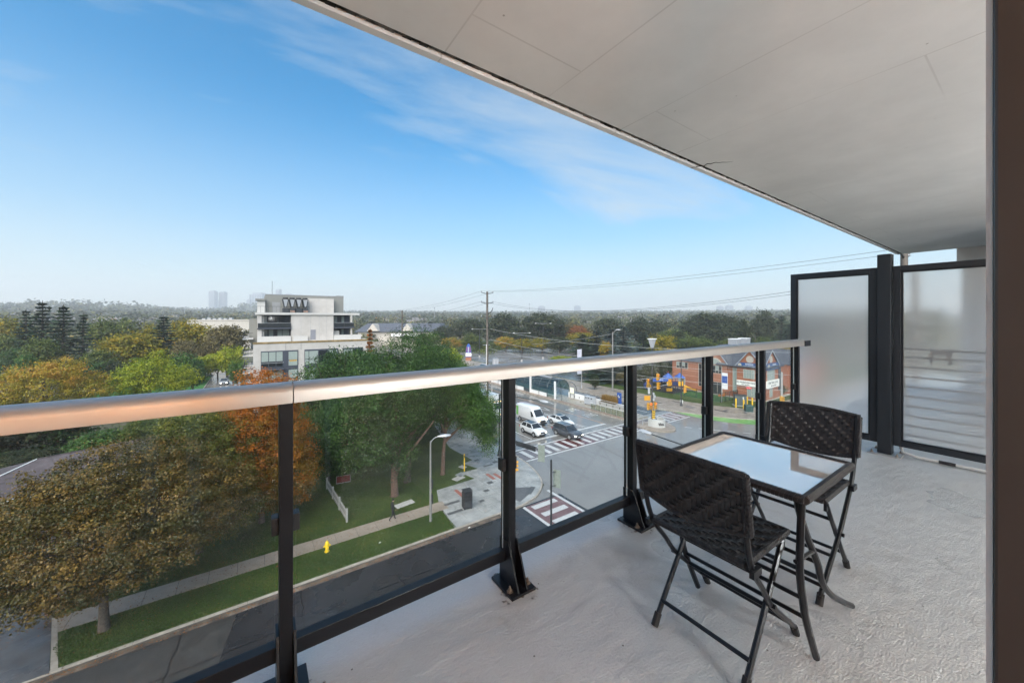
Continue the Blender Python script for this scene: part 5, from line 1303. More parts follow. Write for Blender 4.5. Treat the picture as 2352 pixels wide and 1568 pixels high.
def make_car(name, label, loc, rz, paint, L, Wd, hull, cab, zbelt, zroof, wr=0.33, wx=None, headlamp='head_lamp', group='cars waiting at the lights', lower=True, cat='car', rails=False, sunroof=False, tail_w=0.80, lamp_h=0.12, grille=(0.7, 0.22)):
    t = thing(name, label, cat, loc, rz, group)
    b = MB(); loft(b, [(x, Wd / 2 * w, zb, zt) for x, w, zb, zt in hull], hull_ring)
    body = b.build('body', paint, t, smooth=True, bevel=0.03)
    x0, x1, x2, x3 = cab
    bw, rw = Wd / 2 * 0.90, Wd / 2 * 0.70
    B = lambda x, s: (x, s * bw, zbelt); T = lambda x, s, z=zroof: (x, s * rw, z)
    c = MB(); xm = (x1 + x2) / 2
    vs = [B(x0, -1), B(x0, 1), T(x1, -1, zroof - 0.05), T(x1, 1, zroof - 0.05), T(xm, -1), T(xm, 1), T(x2, -1, zroof - 0.035), T(x2, 1, zroof - 0.035), B(x3, -1), B(x3, 1), B(xm, -1), B(xm, 1)]
    c.add(vs, [(0, 1, 3, 2), (2, 3, 5, 4), (4, 5, 7, 6), (6, 7, 9, 8), (0, 2, 4, 10), (10, 4, 6, 8), (1, 11, 5, 3), (11, 9, 7, 5)])
    cabin = c.build('cabin', paint, t, smooth=False, bevel=0.035)
    def win(q, f, nm):
        w = MB(); w.quad(*inset(q, f, 0.014)); w.build(nm, M['car_glass'], cabin)
    win([B(x3, -1), B(x3, 1), T(x2, 1, zroof - 0.035), T(x2, -1, zroof - 0.035)], 0.09, 'windshield')
    win([B(x0, -1), B(x0, 1), T(x1, 1, zroof - 0.05), T(x1, -1, zroof - 0.05)], 0.10, 'rear_window')
    for s in (-1, 1):
        win([B(xm + 0.02, s), B(x3 - 0.06, s), T(x2 - 0.04, s, zroof - 0.035), T(xm + 0.02, s)], 0.10, 'side_window')
        win([B(x0 + 0.10, s), B(xm - 0.02, s), T(xm - 0.02, s), T(x1 + 0.06, s, zroof - 0.05)], 0.10, 'side_window')
        MB().obox((x3 - 0.42, s * (bw + 0.11), zbelt + 0.07), (0.15, 0.20, 0.13)).build('mirror', paint, t, bevel=0.03)
        xf = wx or (L * 0.30, -L * 0.285)
        for k, xx in enumerate(xf):
            MB().lathe([(wr * 1.17, -0.012), (wr * 1.17, 0.012)], 20, (xx, s * (Wd / 2 - 0.002), wr * 1.03), axis='Y').build('wheel_arch', M['trim'], body)
            wheel(t, xx, s * (Wd / 2 - 0.085), wr, 0.21, s)
        if lower: MB().box(xf[1] + wr * 1.2, xf[0] - wr * 1.2, s * (Wd / 2 + 0.004) - 0.012, s * (Wd / 2 + 0.004) + 0.012, 0.22, 0.38).build('sill_trim', M['trim'], body)
        xfr, wf, zbf, ztf = hull[-1]
        MB().obox((xfr - 0.16, s * Wd / 2 * wf * 0.84, zbf + 0.70 * (ztf - zbf)), (0.38, 0.34, lamp_h)).build('headlight', M[headlamp], body, bevel=0.03)
        xr, wq, zbr, ztr = hull[0]
        MB().obox((xr + 0.05, s * Wd / 2 * tail_w, zbr + 0.75 * (ztr - zbr)), (0.14, 0.3, 0.2)).build('tail_light', M['tail_lamp'], body, bevel=0.02)
        if rails: MB().tube([(x1 + 0.1, s * rw * 0.93, zroof + 0.005), (xm, s * rw * 0.93, zroof + 0.05), (x2 - 0.1, s * rw * 0.93, zroof + 0.01)], 0.018, 6).build('roof_rail', M['chrome'], cabin)
    xfr, wf, zbf, ztf = hull[-1]; hh = ztf - zbf
    MB().box(xfr - 0.03, xfr + 0.018, -Wd / 2 * grille[0] * 0.8, Wd / 2 * grille[0] * 0.8, zbf + 0.42 * hh, zbf + 0.42 * hh + grille[1]).build('grille', M['trim'], body, bevel=0.01)
    MB().box(xfr + 0.012, xfr + 0.03, -0.20, 0.20, zbf + 0.20 * hh, zbf + 0.20 * hh + 0.11).build('number_plate', M['plate'], body)
    MB().box(xfr - 0.10, xfr + 0.025, -Wd / 2 * wf * 0.86, Wd / 2 * wf * 0.86, zbf - 0.02, zbf + 0.14).build('bumper', M['trim'], body, bevel=0.02)
    if sunroof: MB().box(x1 + 0.15, x2 - 0.12, -rw * 0.78, rw * 0.78, zroof + 0.004, zroof + 0.012).build('sunroof', M['car_glass'], cabin)
    return t
SUV = lambda L: [(-L / 2, .80, .42, .95), (-L / 2 + .12, .93, .30, 1.04), (-L * .3, 1.0, .24, 1.06), (0, 1.0, .22, 1.05), (L * .24, 1.0, .23, 1.04), (L * .36, .97, .24, .98), (L / 2 - .18, .90, .26, .90), (L / 2, .76, .34, .80)]
SED = lambda L: [(-L / 2, .78, .42, .88), (-L / 2 + .15, .92, .28, .98), (-L * .3, 1.0, .20, .96), (0, 1.0, .19, .92), (L * .24, 1.0, .20, .88), (L * .36, .97, .21, .80), (L / 2 - .2, .88, .23, .70), (L / 2, .72, .30, .58)]
FACE = -pi / 2
make_car('white_suv', 'white crossover with glass sunroof, first at stop line in kerb side lane', (33.25, 42.75, 0.012), FACE, M['car_white'], 4.4, 1.84, SUV(4.4), (-1.95, -1.55, 0.35, 1.05), 1.02, 1.60, 0.34, headlamp='head_lamp', sunroof=True, rails=True)
make_car('grey_suv', 'dark grey SUV with bright LED bar standing across the pedestrian crossing', (36.6, 39.1, 0.012), FACE, M['car_grey'], 4.75, 1.92, SUV(4.75), (-2.2, -1.85, 0.40, 1.12), 1.06, 1.68, 0.37, headlamp='head_lamp', rails=True)
make_car('white_sedan', 'white sedan with dark glass roof waiting beside the dark grey SUV', (39.9, 44.1, 0.012), FACE, M['car_white'], 4.6, 1.82, SED(4.6), (-2.15, -1.05, 0.35, 1.35), 0.93, 1.42, 0.32, headlamp='white', sunroof=True, lower=False, grille=(0.5, 0.1))
make_car('red_suv', 'red SUV behind the white sedan, half hidden by the railing post', (39.8, 53.0, 0.012), FACE, M['car_red'], 4.6, 1.86, SUV(4.6), (-2.05, -1.7, 0.38, 1.08), 1.04, 1.66, 0.35)
make_car('silver_car', 'silver car with lit headlamps driving down far street left of the condo', (-6.6, 119.5, 0.13), FACE, M['car_silver'], 4.5, 1.82, SED(4.5), (-2.0, -1.1, 0.35, 1.3), 0.93, 1.45, 0.32, headlamp='head_lamp', group='cars driving far off', lamp_h=0.2)

# delivery van
vn = thing('delivery_van', 'white high roofed delivery van with green stripe behind dark grey SUV', 'van', (36.75, 47.7, 0.012), FACE)
def van_ring(x, hw, zb, zt):
    h = zt - zb
    pts = [(-hw * 0.95, zb), (-hw, zb + 0.15 * h), (-hw, zb + 0.5 * h), (-hw * 0.96, zb + 0.8 * h), (-hw * 0.88, zb + 0.96 * h), (-hw * 0.74, zt)]
    return [(x, y, z) for y, z in pts] + [(x, -y, z) for y, z in reversed(pts)]
b = MB(); loft(b, [(-2.95, 0.98, 0.45, 2.55), (-2.8, 1.02, 0.38, 2.68), (0.6, 1.02, 0.36, 2.70), (1.05, 1.02, 0.36, 2.62), (1.45, 1.01, 0.36, 2.30), (2.15, 1.0, 0.36, 1.32), (2.75, 0.96, 0.38, 1.14), (2.95, 0.84, 0.45, 0.95)], van_ring)
vb = b.build('body', M['car_white'], vn, smooth=True, bevel=0.03)
wn = MB(); q = [(2.16, -0.78, 1.36), (2.16, 0.78, 1.36), (1.46, 0.72, 2.28), (1.46, -0.72, 2.28)]; wn.quad(*[tuple(Vector(p) + Vector((0.03, 0, 0.025))) for p in q]); wn.build('windshield', M['car_glass'], vb)
for s in (-1, 1):
    wn = MB(); wn.quad((0.75, s * 1.02, 1.38), (1.95, s * 1.012, 1.38), (1.45, s * 0.985, 2.05), (0.75, s * 0.985, 2.10)); wn.build('side_window', M['car_glass'], vb)
    MB().box(1.50, 1.66, s * 1.04 - 0.0 if s > 0 else s * 1.04 - 0.2, s * 1.04 + 0.2 if s > 0 else s * 1.04, 1.35, 1.75).build('mirror', M['black_plastic'], vn, bevel=0.03)
    for x in (1.95, -1.75):
        MB().lathe([(0.42, -0.012), (0.42, 0.012)], 20, (x, s * 1.018, 0.38), axis='Y').build('wheel_arch', M['trim'], vb); wheel(vn, x, s * 0.93, 0.36, 0.22, s)
    MB().box(-1.3, 1.5, s * 1.025 - 0.01, s * 1.025 + 0.01, 0.55, 0.72).build('side_moulding', M['trim'], vb)
    MB().obox((2.80, s * 0.70, 0.98), (0.32, 0.34, 0.26)).build('headlight', M['amber_lamp'] if s < 0 else M['head_lamp'], vb, bevel=0.03)
    MB().box(-2.75, -2.2, s * 1.03 - 0.012, s * 1.03 + 0.012, 0.9, 2.35).build('green_stripe', mat('green_vinyl', (0.16, 0.42, 0.10), 0.4, 0, 0.1, 2), vb)
MB().box(2.90, 2.985, -0.52, 0.52, 0.55, 0.92).build('grille', M['trim'], vb, bevel=0.02); MB().box(2.6, 2.99, -0.9, 0.9, 0.34, 0.54).build('bumper', M['trim'], vb, bevel=0.03)
# box truck
tk = thing('box_truck', 'white box truck with lit roof lamps and chrome grille behind the willowy tree', 'truck', (33.2, 54.6, 0.012), FACE)
MB().box(-5.2, 0.9, -1.25, 1.25, 1.05, 3.75).build('cargo_box', M['car_white'], tk, bevel=0.04)
b = MB(); loft(b, [(1.05, 1.05, 0.75, 2.75), (1.2, 1.1, 0.7, 2.85), (2.3, 1.08, 0.7, 2.78), (2.75, 1.05, 0.7, 1.72), (3.9, 0.86, 0.72, 1.62), (4.1, 0.78, 0.8, 1.45)], van_ring)
tc_ = b.build('cab', M['car_white'], tk, smooth=True, bevel=0.03)
wn = MB(); wn.quad((2.80, -0.88, 1.80), (2.80, 0.88, 1.80), (2.36, 0.80, 2.66), (2.36, -0.80, 2.66)); wn.build('windshield', M['car_glass'], tc_)
for s in (-1, 1):
    wn = MB(); wn.quad((1.55, s * 1.105, 1.75), (2.55, s * 1.09, 1.75), (2.3, s * 1.06, 2.45), (1.55, s * 1.07, 2.5)); wn.build('side_window', M['car_glass'], tc_)
    MB().obox((4.0, s * 0.68, 1.22), (0.25, 0.26, 0.24)).build('headlight', M['amber_lamp'], tc_, bevel=0.03)
    MB().obox((2.5, s * 1.35, 2.1), (0.1, 0.22, 0.6)).build('mirror', M['black_plastic'], tk)
    for x in (3.1, -3.2): wheel(tk, x, s * 1.0, 0.5, 0.3, s)
    MB().tube([(3.1 + 0.66 * cos(a), s * 1.04, 0.55 + 0.62 * sin(a)) for a in np.linspace(0, pi, 9)], 0.06, 6).build('fender', M['car_white'], tc_)
for k in range(5): MB().obox((2.1, -0.7 + 0.35 * k, 2.86), (0.16, 0.12, 0.09)).build('roof_lamp', M['amber_lamp'], tc_)
MB().box(4.05, 4.13, -0.5, 0.5, 0.85, 1.42).build('grille', M['chrome'], tc_); MB().box(3.95, 4.28, -1.1, 1.1, 0.45, 0.78).build('bumper', M['chrome'], tk, bevel=0.03)
MB().box(-5.1, 3.8, -0.45, 0.45, 0.55, 1.04).build('chassis', M['trim'], tk)

# ================================================================== STREET FURNITURE
def signal_head(parent, loc, rz, lit=None, back=False):
    """housing faces local -y"""
    h = MB().box(-0.17, 0.17, -0.13, 0.13, -0.55, 0.55).build('signal_head', M['yellow'], parent, bevel=0.02, loc=loc)
    h.rotation_euler = (0, 0, rz)
    if back: MB().box(-0.30, 0.30, 0.132, 0.16, -0.72, 0.72).build('backboard', M['off_white'], h)
    for k, z in enumerate((0.35, 0.0, -0.35)):
        MB().lathe([(0.12, -0.15), (0.12, -0.132)], 12, (0, 0, z), axis='Y').build('lens', M['red_lamp'] if (k == 0 and lit) else M['off_lens'], h)
        v = MB(); pts = [(0.135 * cos(a), z + 0.135 * sin(a)) for a in np.linspace(-0.35, pi + 0.35, 9)]
        for (ax, az), (bx, bz) in zip(pts[:-1], pts[1:]): v.add([(ax, -0.135, az), (bx, -0.135, bz), (bx, -0.36, bz), (ax, -0.36, az), (ax * 1.06, -0.135, (az - z) * 1.06 + z), (bx * 1.06, -0.135, (bz - z) * 1.06 + z), (bx * 1.06, -0.36, (bz - z) * 1.06 + z), (ax * 1.06, -0.36, (az - z) * 1.06 + z)], [(0, 1, 2, 3), (7, 6, 5, 4), (3, 2, 6, 7), (0, 4, 5, 1)])
        v.build('visor', M['yellow'], h)
    return h
M['off_white'] = mat('aged_white_backboard', (0.21, 0.24, 0.21), 0.5, 0, 0.15, 4)
def pole(parent, h, r0, r1, m='dark_metal', base=True, name='pole'):
    p = MB().tube([(0, 0, 0), (0, 0, h)], [r0, r1], 12).build(name, M[m], parent, smooth=True)
    if base: MB().lathe([(r0 * 2.3, 0), (r0 * 2.3, 0.12), (r0 * 1.6, 0.22), (r0 * 1.5, 0.55), (r0 * 1.1, 0.7)], 12).build('pole_base', M[m], parent, smooth=True)
    return p
# S1: near pole with signal seen from behind
s1 = thing('traffic_signal', 'dark signal pole on near side of side street, lamp housing seen from behind', 'traffic signal', (19.46, 22.65, 0))
pole(s1, 5.5, 0.085, 0.075, base=False)
signal_head(s1, (0.62, -0.05, 3.9), radians(122), back=True)
for z in (4.45, 3.35): MB().tube([(0, 0, z), (0.5, -0.05, z + 0.0)], 0.03, 6).build('bracket', M['dark_metal'], s1)
# S2: plaza pole with mast arm, street name plate and hanging head
s2 = thing('traffic_signal', 'dark signal pole on corner plaza with mast arm and street name plate', 'traffic signal', (19.1, 28.6, 0.118))
pole(s2, 5.9, 0.10, 0.085)
MB().tube([(0, 0, 5.35), (0.5, -0.95, 5.4), (1.08, -3.6, 5.38)], 0.05, 8).build('mast_arm', M['dark_metal'], s2)
np_ = MB().box(-0.02, 0.02, -1.15, 1.15, -0.22, 0.22).build('name_plate', M['dark_metal'], s2, loc=(0.74, -2.0, 5.28)); np_.rotation_euler = (0, 0, radians(12))
signal_head(s2, (1.12, -3.85, 5.15), radians(122), back=True)
signal_head(s2, (0.75, -0.25, 2.9), radians(60))
MB().tube([(0, 0, 2.95), (0.7, -0.25, 2.95)], 0.03, 6).build('bracket', M['dark_metal'], s2)
# pole L: dark lamp post with long lamp arm
def lamp_head(parent, loc, rz):
    h = MB(); n = 8; 
    vs = []; st_ = [(-0.55, 0.06, 0.02, 0.05), (-0.35, 0.17, 0.04, 0.10), (0.05, 0.21, 0.05, 0.16), (0.40, 0.17, 0.04, 0.12), (0.55, 0.07, 0.02, 0.05)]
    def ring(x, hw, zb, zt): return [(x, hw * cos(2 * pi * k / 10), (zt if sin(2 * pi * k / 10) > 0 else zb) * sin(2 * pi * k / 10)) for k in range(10)]
    loft(h, st_, ring)
    o = h.build('lamp_head', M['lamp_grey'], parent, smooth=True, loc=loc); o.rotation_euler = (0, 0, rz)
    MB().lathe([(0.16, -0.06), (0.13, -0.035)], 10, (0.12, 0, 0)).build('lens', M['white_metal'], o)
M['lamp_grey'] = mat('pale_lamp_housing', (0.45, 0.46, 0.48), 0.35, 0.2, 0.05, 4)
sl = thing('street_lamp', 'tall dark lamp post at plaza edge with long arm and yellow signal', 'street lamp', (24.4, 38.0, 0.118))
pole(sl, 7.5, 0.12, 0.10)
MB().tube([(0, 0, 7.35), (0.5, -2.0, 7.5), (1.5, -6.0, 7.55)], [0.06, 0.05, 0.04], 8).build('lamp_arm', M['dark_metal'], sl)
lamp_head(sl, (1.65, -6.5, 7.55), radians(-76))
signal_head(sl, (0.35, -0.28, 4.3), radians(60))
MB().tube([(0, 0, 4.3), (0.3, -0.2, 4.3)], 0.03, 6).build('bracket', M['dark_metal'], sl)
# lamp over the near carriageway, seen from above
s3 = thing('street_lamp', 'dark street lamp with pale head, seen from above over the junction', 'street lamp', (23.15, 11.2, 0))
pole(s3, 8.6, 0.12, 0.09)
MB().tube([(0, 0, 8.3), (0.1, 2.0, 8.4), (0.35, 5.2, 8.45)], [0.06, 0.05, 0.04], 8).build('lamp_arm', M['dark_metal'], s3)
lamp_head(s3, (0.39, 5.65, 8.46), radians(86))
M['pole_grey'] = mat('weathered_grey_pole', (0.19, 0.185, 0.175), 0.75, 0, 0.2, 1.5)
# cobra street lamp on the verge
c1 = thing('street_lamp', 'pale concrete street lamp with short curved arm on the grass verge', 'street lamp', (11.83, 28.91, 0.115))
MB().tube([(0, 0, 0), (0, 0, 6.6)], [0.11, 0.065], 12).build('pole', M['pole_grey'], c1, smooth=True)
MB().tube(bent([(0, 0, 6.3), (0.10, -0.04, 6.62), (0.35, -0.12, 6.85), (0.75, -0.25, 6.92)], 4), 0.03, 6).build('lamp_arm', M['grey_metal'], c1)
lamp_head(c1, (1.05, -0.35, 6.93), radians(-18))
for z in (1.5, 2.7): MB().box(0.10, 0.13, -0.22, 0.22, z, z + 0.75).build('notice_plate', M['dark_metal'], c1)
# S3: median pole
s4 = thing('traffic_signal', 'tall median signal pole with lantern top, several yellow heads, chevron plate', 'traffic signal', (51.9, 35.9, 0.16))
pole(s4, 12.0, 0.13, 0.09)
MB().add([(-0.42, -0.42, 1.3), (0.42, -0.42, 1.3), (0.42, 0.42, 1.3), (-0.42, 0.42, 1.3), (-0.18, -0.18, 0), (0.18, -0.18, 0), (0.18, 0.18, 0), (-0.18, 0.18, 0)], [(0, 1, 2, 3), (7, 6, 5, 4), (0, 4, 5, 1), (1, 5, 6, 2), (2, 6, 7, 3), (3, 7, 4, 0)]).build('lantern', M['lamp_grey'], s4, loc=(0, 0, 12.0))
MB().box(-0.5, 0.5, -0.5, 0.5, 13.3, 13.42).build('lantern_cap', M['white_metal'], s4)
a = MB(); a.tube([(0, 0, 5.6), (-1.6, 2.6, 5.5)], 0.045, 6); a.build('mast_arm', M['grey_metal'], s4)
MB().box(-0.18, 0.18, -0.02, 0.02, -0.5, 0.5).build('white_sign', M['lamp_grey'], s4, loc=(-0.25, 0.4, 5.1)).rotation_euler = (0, 0, YAW * -1)
a = MB(); a.tube([(0, 0, 5.6), (2.6, -1.6, 6.2)], 0.045, 6); a.build('mast_arm', M['grey_metal'], s4)
FC = -YAW - 0.0
signal_head(s4, (0.75, -0.45, 7.3), FC + 0.6, lit=True); signal_head(s4, (0.8, -0.5, 5.9), FC + 0.6, lit=False); signal_head(s4, (2.4, -1.5, 6.4), FC + 0.6, lit=True)
signal_head(s4, (-0.75, 0.2, 2.7), FC + 0.5); signal_head(s4, (-0.35, -0.1, 2.75), FC - 0.4, lit=True); signal_head(s4, (0.45, -0.25, 2.75), FC + 0.3, lit=True)
MB().tube([(-0.75, 0.2, 2.85), (0.45, -0.25, 2.85)], 0.03, 6).build('bracket', M['dark_metal'], s4)
cv = MB().box(-0.24, 0.24, -0.02, 0.02, 0.75, 2.05).build('chevron_plate', M['bollard'], s4, loc=(0.1, -0.2, 0)); cv.rotation_euler = (0, 0, FC)
ch = MB()
for k in range(4):
    z = 0.82 + k * 0.31
    ch.add([(-0.23, -0.024, z), (0, -0.024, z + 0.18), (0.23, -0.024, z), (0.23, -0.024, z + 0.14), (0, -0.024, z + 0.32 if k < 3 else z + 0.28), (-0.23, -0.024, z + 0.14)], [(0, 1, 4, 5), (1, 2, 3, 4)])
ch.build('chevron_stripe', M['black_plastic'], cv)
MB().box(-0.48, 0.48, -0.02, 0.02, 0, 0.75).build('yellow_sign', M['yellow'], s4, loc=(-0.7, 0.4, 3.6)).rotation_euler = (0, 0, FC)
for z, w, h in ((3.55, 0.32, 0.4), (4.0, 0.32, 0.4), (4.45, 0.32, 0.4)): MB().box(-w / 2, w / 2, -0.02, 0.02, 0, h).build('white_sign', M['lamp_grey'], s4, loc=(0.1 + 0.3 * (z == 4.0), -0.16, z)).rotation_euler = (0, 0, FC)
# S4: north-east corner pole with long arm and blue name plate
s5 = thing('traffic_signal', 'slim signal pole by the school lawn with mast arm, blue street name plate', 'traffic signal', (66.8, 39.9, 0.13))
pole(s5, 9.6, 0.12, 0.08)
am = Vector((-6.6, 4.0, 5.2))
MB().tube([(0, 0, 5.3), tuple(am * 0.5 + Vector((0, 0, 2.7))), tuple(am)], 0.05, 6).build('mast_arm', M['grey_metal'], s5)
np_ = MB().box(-1.7, 1.7, -0.03, 0.03, -0.32, 0.32).build('name_plate', M['blue'], s5, loc=(-3.4, 2.0, 5.0)); np_.rotation_euler = (0, 0, atan2(-4.0, 6.6) )
lettering('Blvd', 0.42, M['white'], np_, (0, -0.036, 0), (pi / 2, 0, 0), ext=0.002)
signal_head(s5, (-5.6, 3.35, 4.7), FC + 0.5, lit=True)
signal_head(s5, (0.55, -0.35, 3.0), FC + 0.9, lit=True)
MB().tube([(0, 0, 3.0), (0.5, -0.3, 3.0)], 0.03, 6).build('bracket', M['dark_metal'], s5)
MB().box(0.10, 0.14, -0.3, 0.3, 0.5, 1.1).build('white_sign', M['white'], s5)
# S5: concrete pole right
s6 = thing('traffic_signal', 'pale concrete pole with yellow pedestrian signal right of the brick school', 'traffic signal', (74.6, 26.2, 0.13))
MB().tube([(0, 0, 0), (0, 0, 7.4)], [0.2, 0.16], 12).build('pole', M['concrete'], s6, smooth=True)
MB().box(-0.25, 0.25, -0.2, 0.2, -0.4, 0.45).build('signal_head', M['yellow'], s6, bevel=0.04, loc=(-0.5, -0.15, 2.9))
for z in (-0.2, 0.2): MB().box(-0.20, 0.20, -0.45, -0.2, -0.15, 0.12).build('visor', M['yellow'], s6, bevel=0.04, loc=(-0.55, -0.15, 2.9 + z))
# utility poles with wires
M['pole_wood'] = ramp_mat('weathered_pole', [(0.3, (0.06, 0.05, 0.042)), (0.7, (0.17, 0.15, 0.13))], 0.9, 2, 6)
def utility_pole(label, x, y, h, full=True, white=True):
    u = thing('utility_pole', label, 'utility pole', (x, y, 0), 0, 'utility poles along the main road')
    MB().tube([(0, 0, 0), (0, 0, h)], [0.21, 0.14], 10).build('pole', M['pole_wood'], u, smooth=True)
    if white: MB().tube([(-0.19, -0.05, 0.5), (-0.15, -0.04, h - 7.5)], 0.055, 6).build('conduit', M['white_metal'], u)
    for z in ([h - 0.2, h - 1.6, h - 3.6] if full else [h - 0.2, h - 1.6]):
        for s in (-1, 1):
            MB().tube([(0, 0, z - 0.12), (s * 0.95, 0, z + 0.05)], 0.045, 6).build('insulator_arm', M['dark_metal'], u)
            MB().lathe([(0.07, 0), (0.10, 0.05), (0.06, 0.10), (0.09, 0.15), (0.04, 0.22)], 8, (s * 0.95, 0, z + 0.04)).build('insulator', M['grey_metal'], u)
    if full:
        MB().tube(bent([(0.1, 0, h - 3.2), (0.7, 0, h - 2.8), (0.95, 0, h - 2.3)], 3), 0.06, 6).build('switch_arm', M['dark_metal'], u)
        for z in (5.5, 7.2, 8.7, 13.0): MB().box(-0.7, 0.45, -0.04, 0.04, z - 0.03, z + 0.03).build('cable_bracket', M['grey_metal'], u)
    return u
utility_pole('tall dark utility pole rising beside the large green tree', 27.2, 45.6, 20.6)
utility_pole('smaller utility pole far off to the right of condo block', 27.2, 83.0, 18.6, full=True, white=False)
utility_pole('utility pole whose top shows just above the frosted screen', 27.2, 4.2, 20.2)
u2 = thing('utility_pole', 'pale concrete pole on the far pavement by the dark conifers', 'utility pole', (67.0, 56.6, 0.13), 0, 'utility poles along the main road')
MB().tube([(0, 0, 0), (0, 0, 13.5)], [0.20, 0.13], 10).build('pole', M['pole_grey'], u2, smooth=True)
MB().tube([(0, 0, 13.2), (0.6, -0.5, 14.0)], 0.05, 6).build('lamp_arm', M['pole_grey'], u2)
lamp_head(u2, (0.9, -0.8, 14.05), radians(-40))
M['wire'] = mat('cable', (0.05, 0.05, 0.055), 0.6, 0, 0)
M['wire_pale'] = mat('pale_cable', (0.42, 0.43, 0.42), 0.5, 0, 0)
def wire(label, a, b, sag, r, m='wire', group='cables strung between utility poles'):
    r *= 0.62
    a, b = Vector(a), Vector(b); pts = []
    for i in range(25):
        t = i / 24; p = a.lerp(b, t); p.z -= sag * 4 * t * (1 - t); pts.append(p)
    tag(MB().tube(pts, r, 4).build('cable', M[m]), label, 'cable', group)
xa, ya, za = 27.2, 45.6, 20.6; xb, yb, zb = 27.2, 4.2, 20.2; xc, yc, zc = 27.2, 83.0, 18.6
for s, n in ((-0.95, 'left'), (0.95, 'right')):
    wire(f'topmost {n} cable from the tall utility pole towards the balcony side', (xa + s, ya, za + 0.05), (xb + s, yb, zb + 0.05), 0.55, 0.020)
    wire(f'second tier {n} cable from the tall utility pole, sagging against the sky', (xa + s, ya, za - 1.4), (xb + s, yb, zb - 1.2), 1.6, 0.022)
    wire(f'topmost {n} cable running back from tall pole to the smaller far pole', (xa + s, ya, za + 0.05), (xc + s, yc, zc + 0.05), 0.5, 0.024)
    wire(f'second tier {n} cable running back from tall pole to the far pole', (xa + s, ya, za - 1.4), (xc + s, yc, zc - 1.4), 0.6, 0.024)
wire('dark cable over the tree belt, third tier from the tall pole', (xa + 0.4, ya, 17.2), (xb + 0.4, yb, 17.6), 1.3, 0.022)
for z0, z1, s, n in ((15.3, 15.0, 0.9, 'upper'), (13.8, 13.6, 0.9, 'middle'), (12.5, 12.6, 0.8, 'lower')):
    wire(f'{n} pale communication cable sloping across the junction', (xa + 0.4, ya, z0), (xb + 0.4, yb, z1), s, 0.024, 'wire_pale')
wire('pale cable slung from tall pole bracket down across the bus station', (xa + 0.4, ya, 8.7), (56.0, 34, 7.4), 0.6, 0.024, 'wire_pale')
wire('pale cable rising to the concrete pole by the conifers', (54.0, 70.0, 10.6), (67.0, 56.6, 13.3), 0.3, 0.03, 'wire_pale')
wire('pale cable crossing in front of the school upstairs windows', (67.0, 56.6, 9.4), (74.6, 26.2, 7.2), 0.3, 0.024, 'wire_pale')

# hydrant
hy = thing('fire_hydrant', 'yellow fire hydrant on the grass verge beside the sidewalk', 'fire hydrant', (4.2, 29.38, 0.115))
MB().lathe([(0.17, 0), (0.17, 0.05), (0.115, 0.06), (0.115, 0.50), (0.15, 0.51), (0.15, 0.56), (0.135, 0.57), (0.12, 0.66), (0.075, 0.73), (0.035, 0.75), (0.035, 0.80)], 16).build('barrel', M['hydrant'], hy, smooth=True)
for s in (-1, 1): MB().lathe([(0.06, 0.10), (0.06, 0.16), (0.075, 0.165), (0.075, 0.215), (0.03, 0.22), (0.03, 0.245)], 10, axis='X').build('side_outlet', M['hydrant'], hy, loc=(0, 0, 0.42)).rotation_euler = (0, 0, 0 if s > 0 else pi)
MB().lathe([(0.08, 0.10), (0.08, 0.17), (0.095, 0.175), (0.095, 0.225), (0.035, 0.23), (0.035, 0.26)], 10, axis='X').build('front_outlet', M['hydrant'], hy, loc=(0, 0, 0.36)).rotation_euler = (0, 0, -pi / 2)
# waste bin on plaza
wb = thing('waste_bin', 'black street waste bin standing on the grey corner plaza', 'waste bin', (15.35, 29.2, 0.118), radians(-8))
MB().prism_x([(-0.36, 0.06), (0.36, 0.06), (0.36, 1.30), (0.22, 1.46), (-0.30, 1.52), (-0.36, 1.45)], -0.38, 0.38).build('bin_body', M['black_plastic'], wb, bevel=0.03)
MB().box(-0.34, 0.34, -0.385, -0.362, 0.10, 0.72).build('door', M['dark_metal'], wb, bevel=0.005); MB().box(-0.30, 0.30, -0.372, -0.362, 1.0, 1.22).build('slot', M['rubber'], wb)
for x in (-0.3, 0.3): MB().box(x - 0.06, x + 0.06, -0.33, 0.33, 0, 0.06).build('foot', M['dark_metal'], wb)
MB().box(-0.40, 0.40, -0.38, 0.385, 1.525, 1.56).build('lid', M['dark_metal'], wb, bevel=0.01)
# weathered fence: posts, rails and pickets
fe = thing('picket_fence', 'weathered white picket fence running back across the lawn', 'fence', (6.14, 32.7, 0.115), radians(3))
for k in range(4):
    MB().box(-0.07, 0.07, -0.07 + 2.5 * k, 0.07 + 2.5 * k, 0, 1.12).build('post', M['concrete'], fe)
for z in (0.28, 0.80): MB().box(-0.035, -0.005, 0.07, 7.43, z, z + 0.09).build('rail', M['concrete'], fe)
b0 = MB().add([(0, -0.055, 0.06), (0.022, -0.055, 0.06), (0.022, 0.055, 0.06), (0, 0.055, 0.06), (0, -0.055, 0.92), (0.022, -0.055, 0.92), (0.022, 0.055, 0.92), (0, 0.055, 0.92), (0, 0, 1.0), (0.022, 0, 1.0)], [(0, 1, 5, 4), (1, 2, 6, 5), (2, 3, 7, 6), (3, 0, 4, 7), (4, 5, 9, 8), (7, 8, 9, 6), (5, 6, 9), (4, 8, 7), (0, 3, 2, 1)]).build('picket', mat('weathered_white', (0.27, 0.265, 0.245), 0.8, 0, 0.25, 3), fe)
b0.location = (-0.003, 0.18, 0); rnd = random.Random(4)
for k in range(1, 46):
    if k % 16 == 15: continue
    inst(b0, fe, (-0.003 + rnd.uniform(-.004, .006), 0.18 + 0.157 * k, rnd.uniform(-0.03, 0.02)))
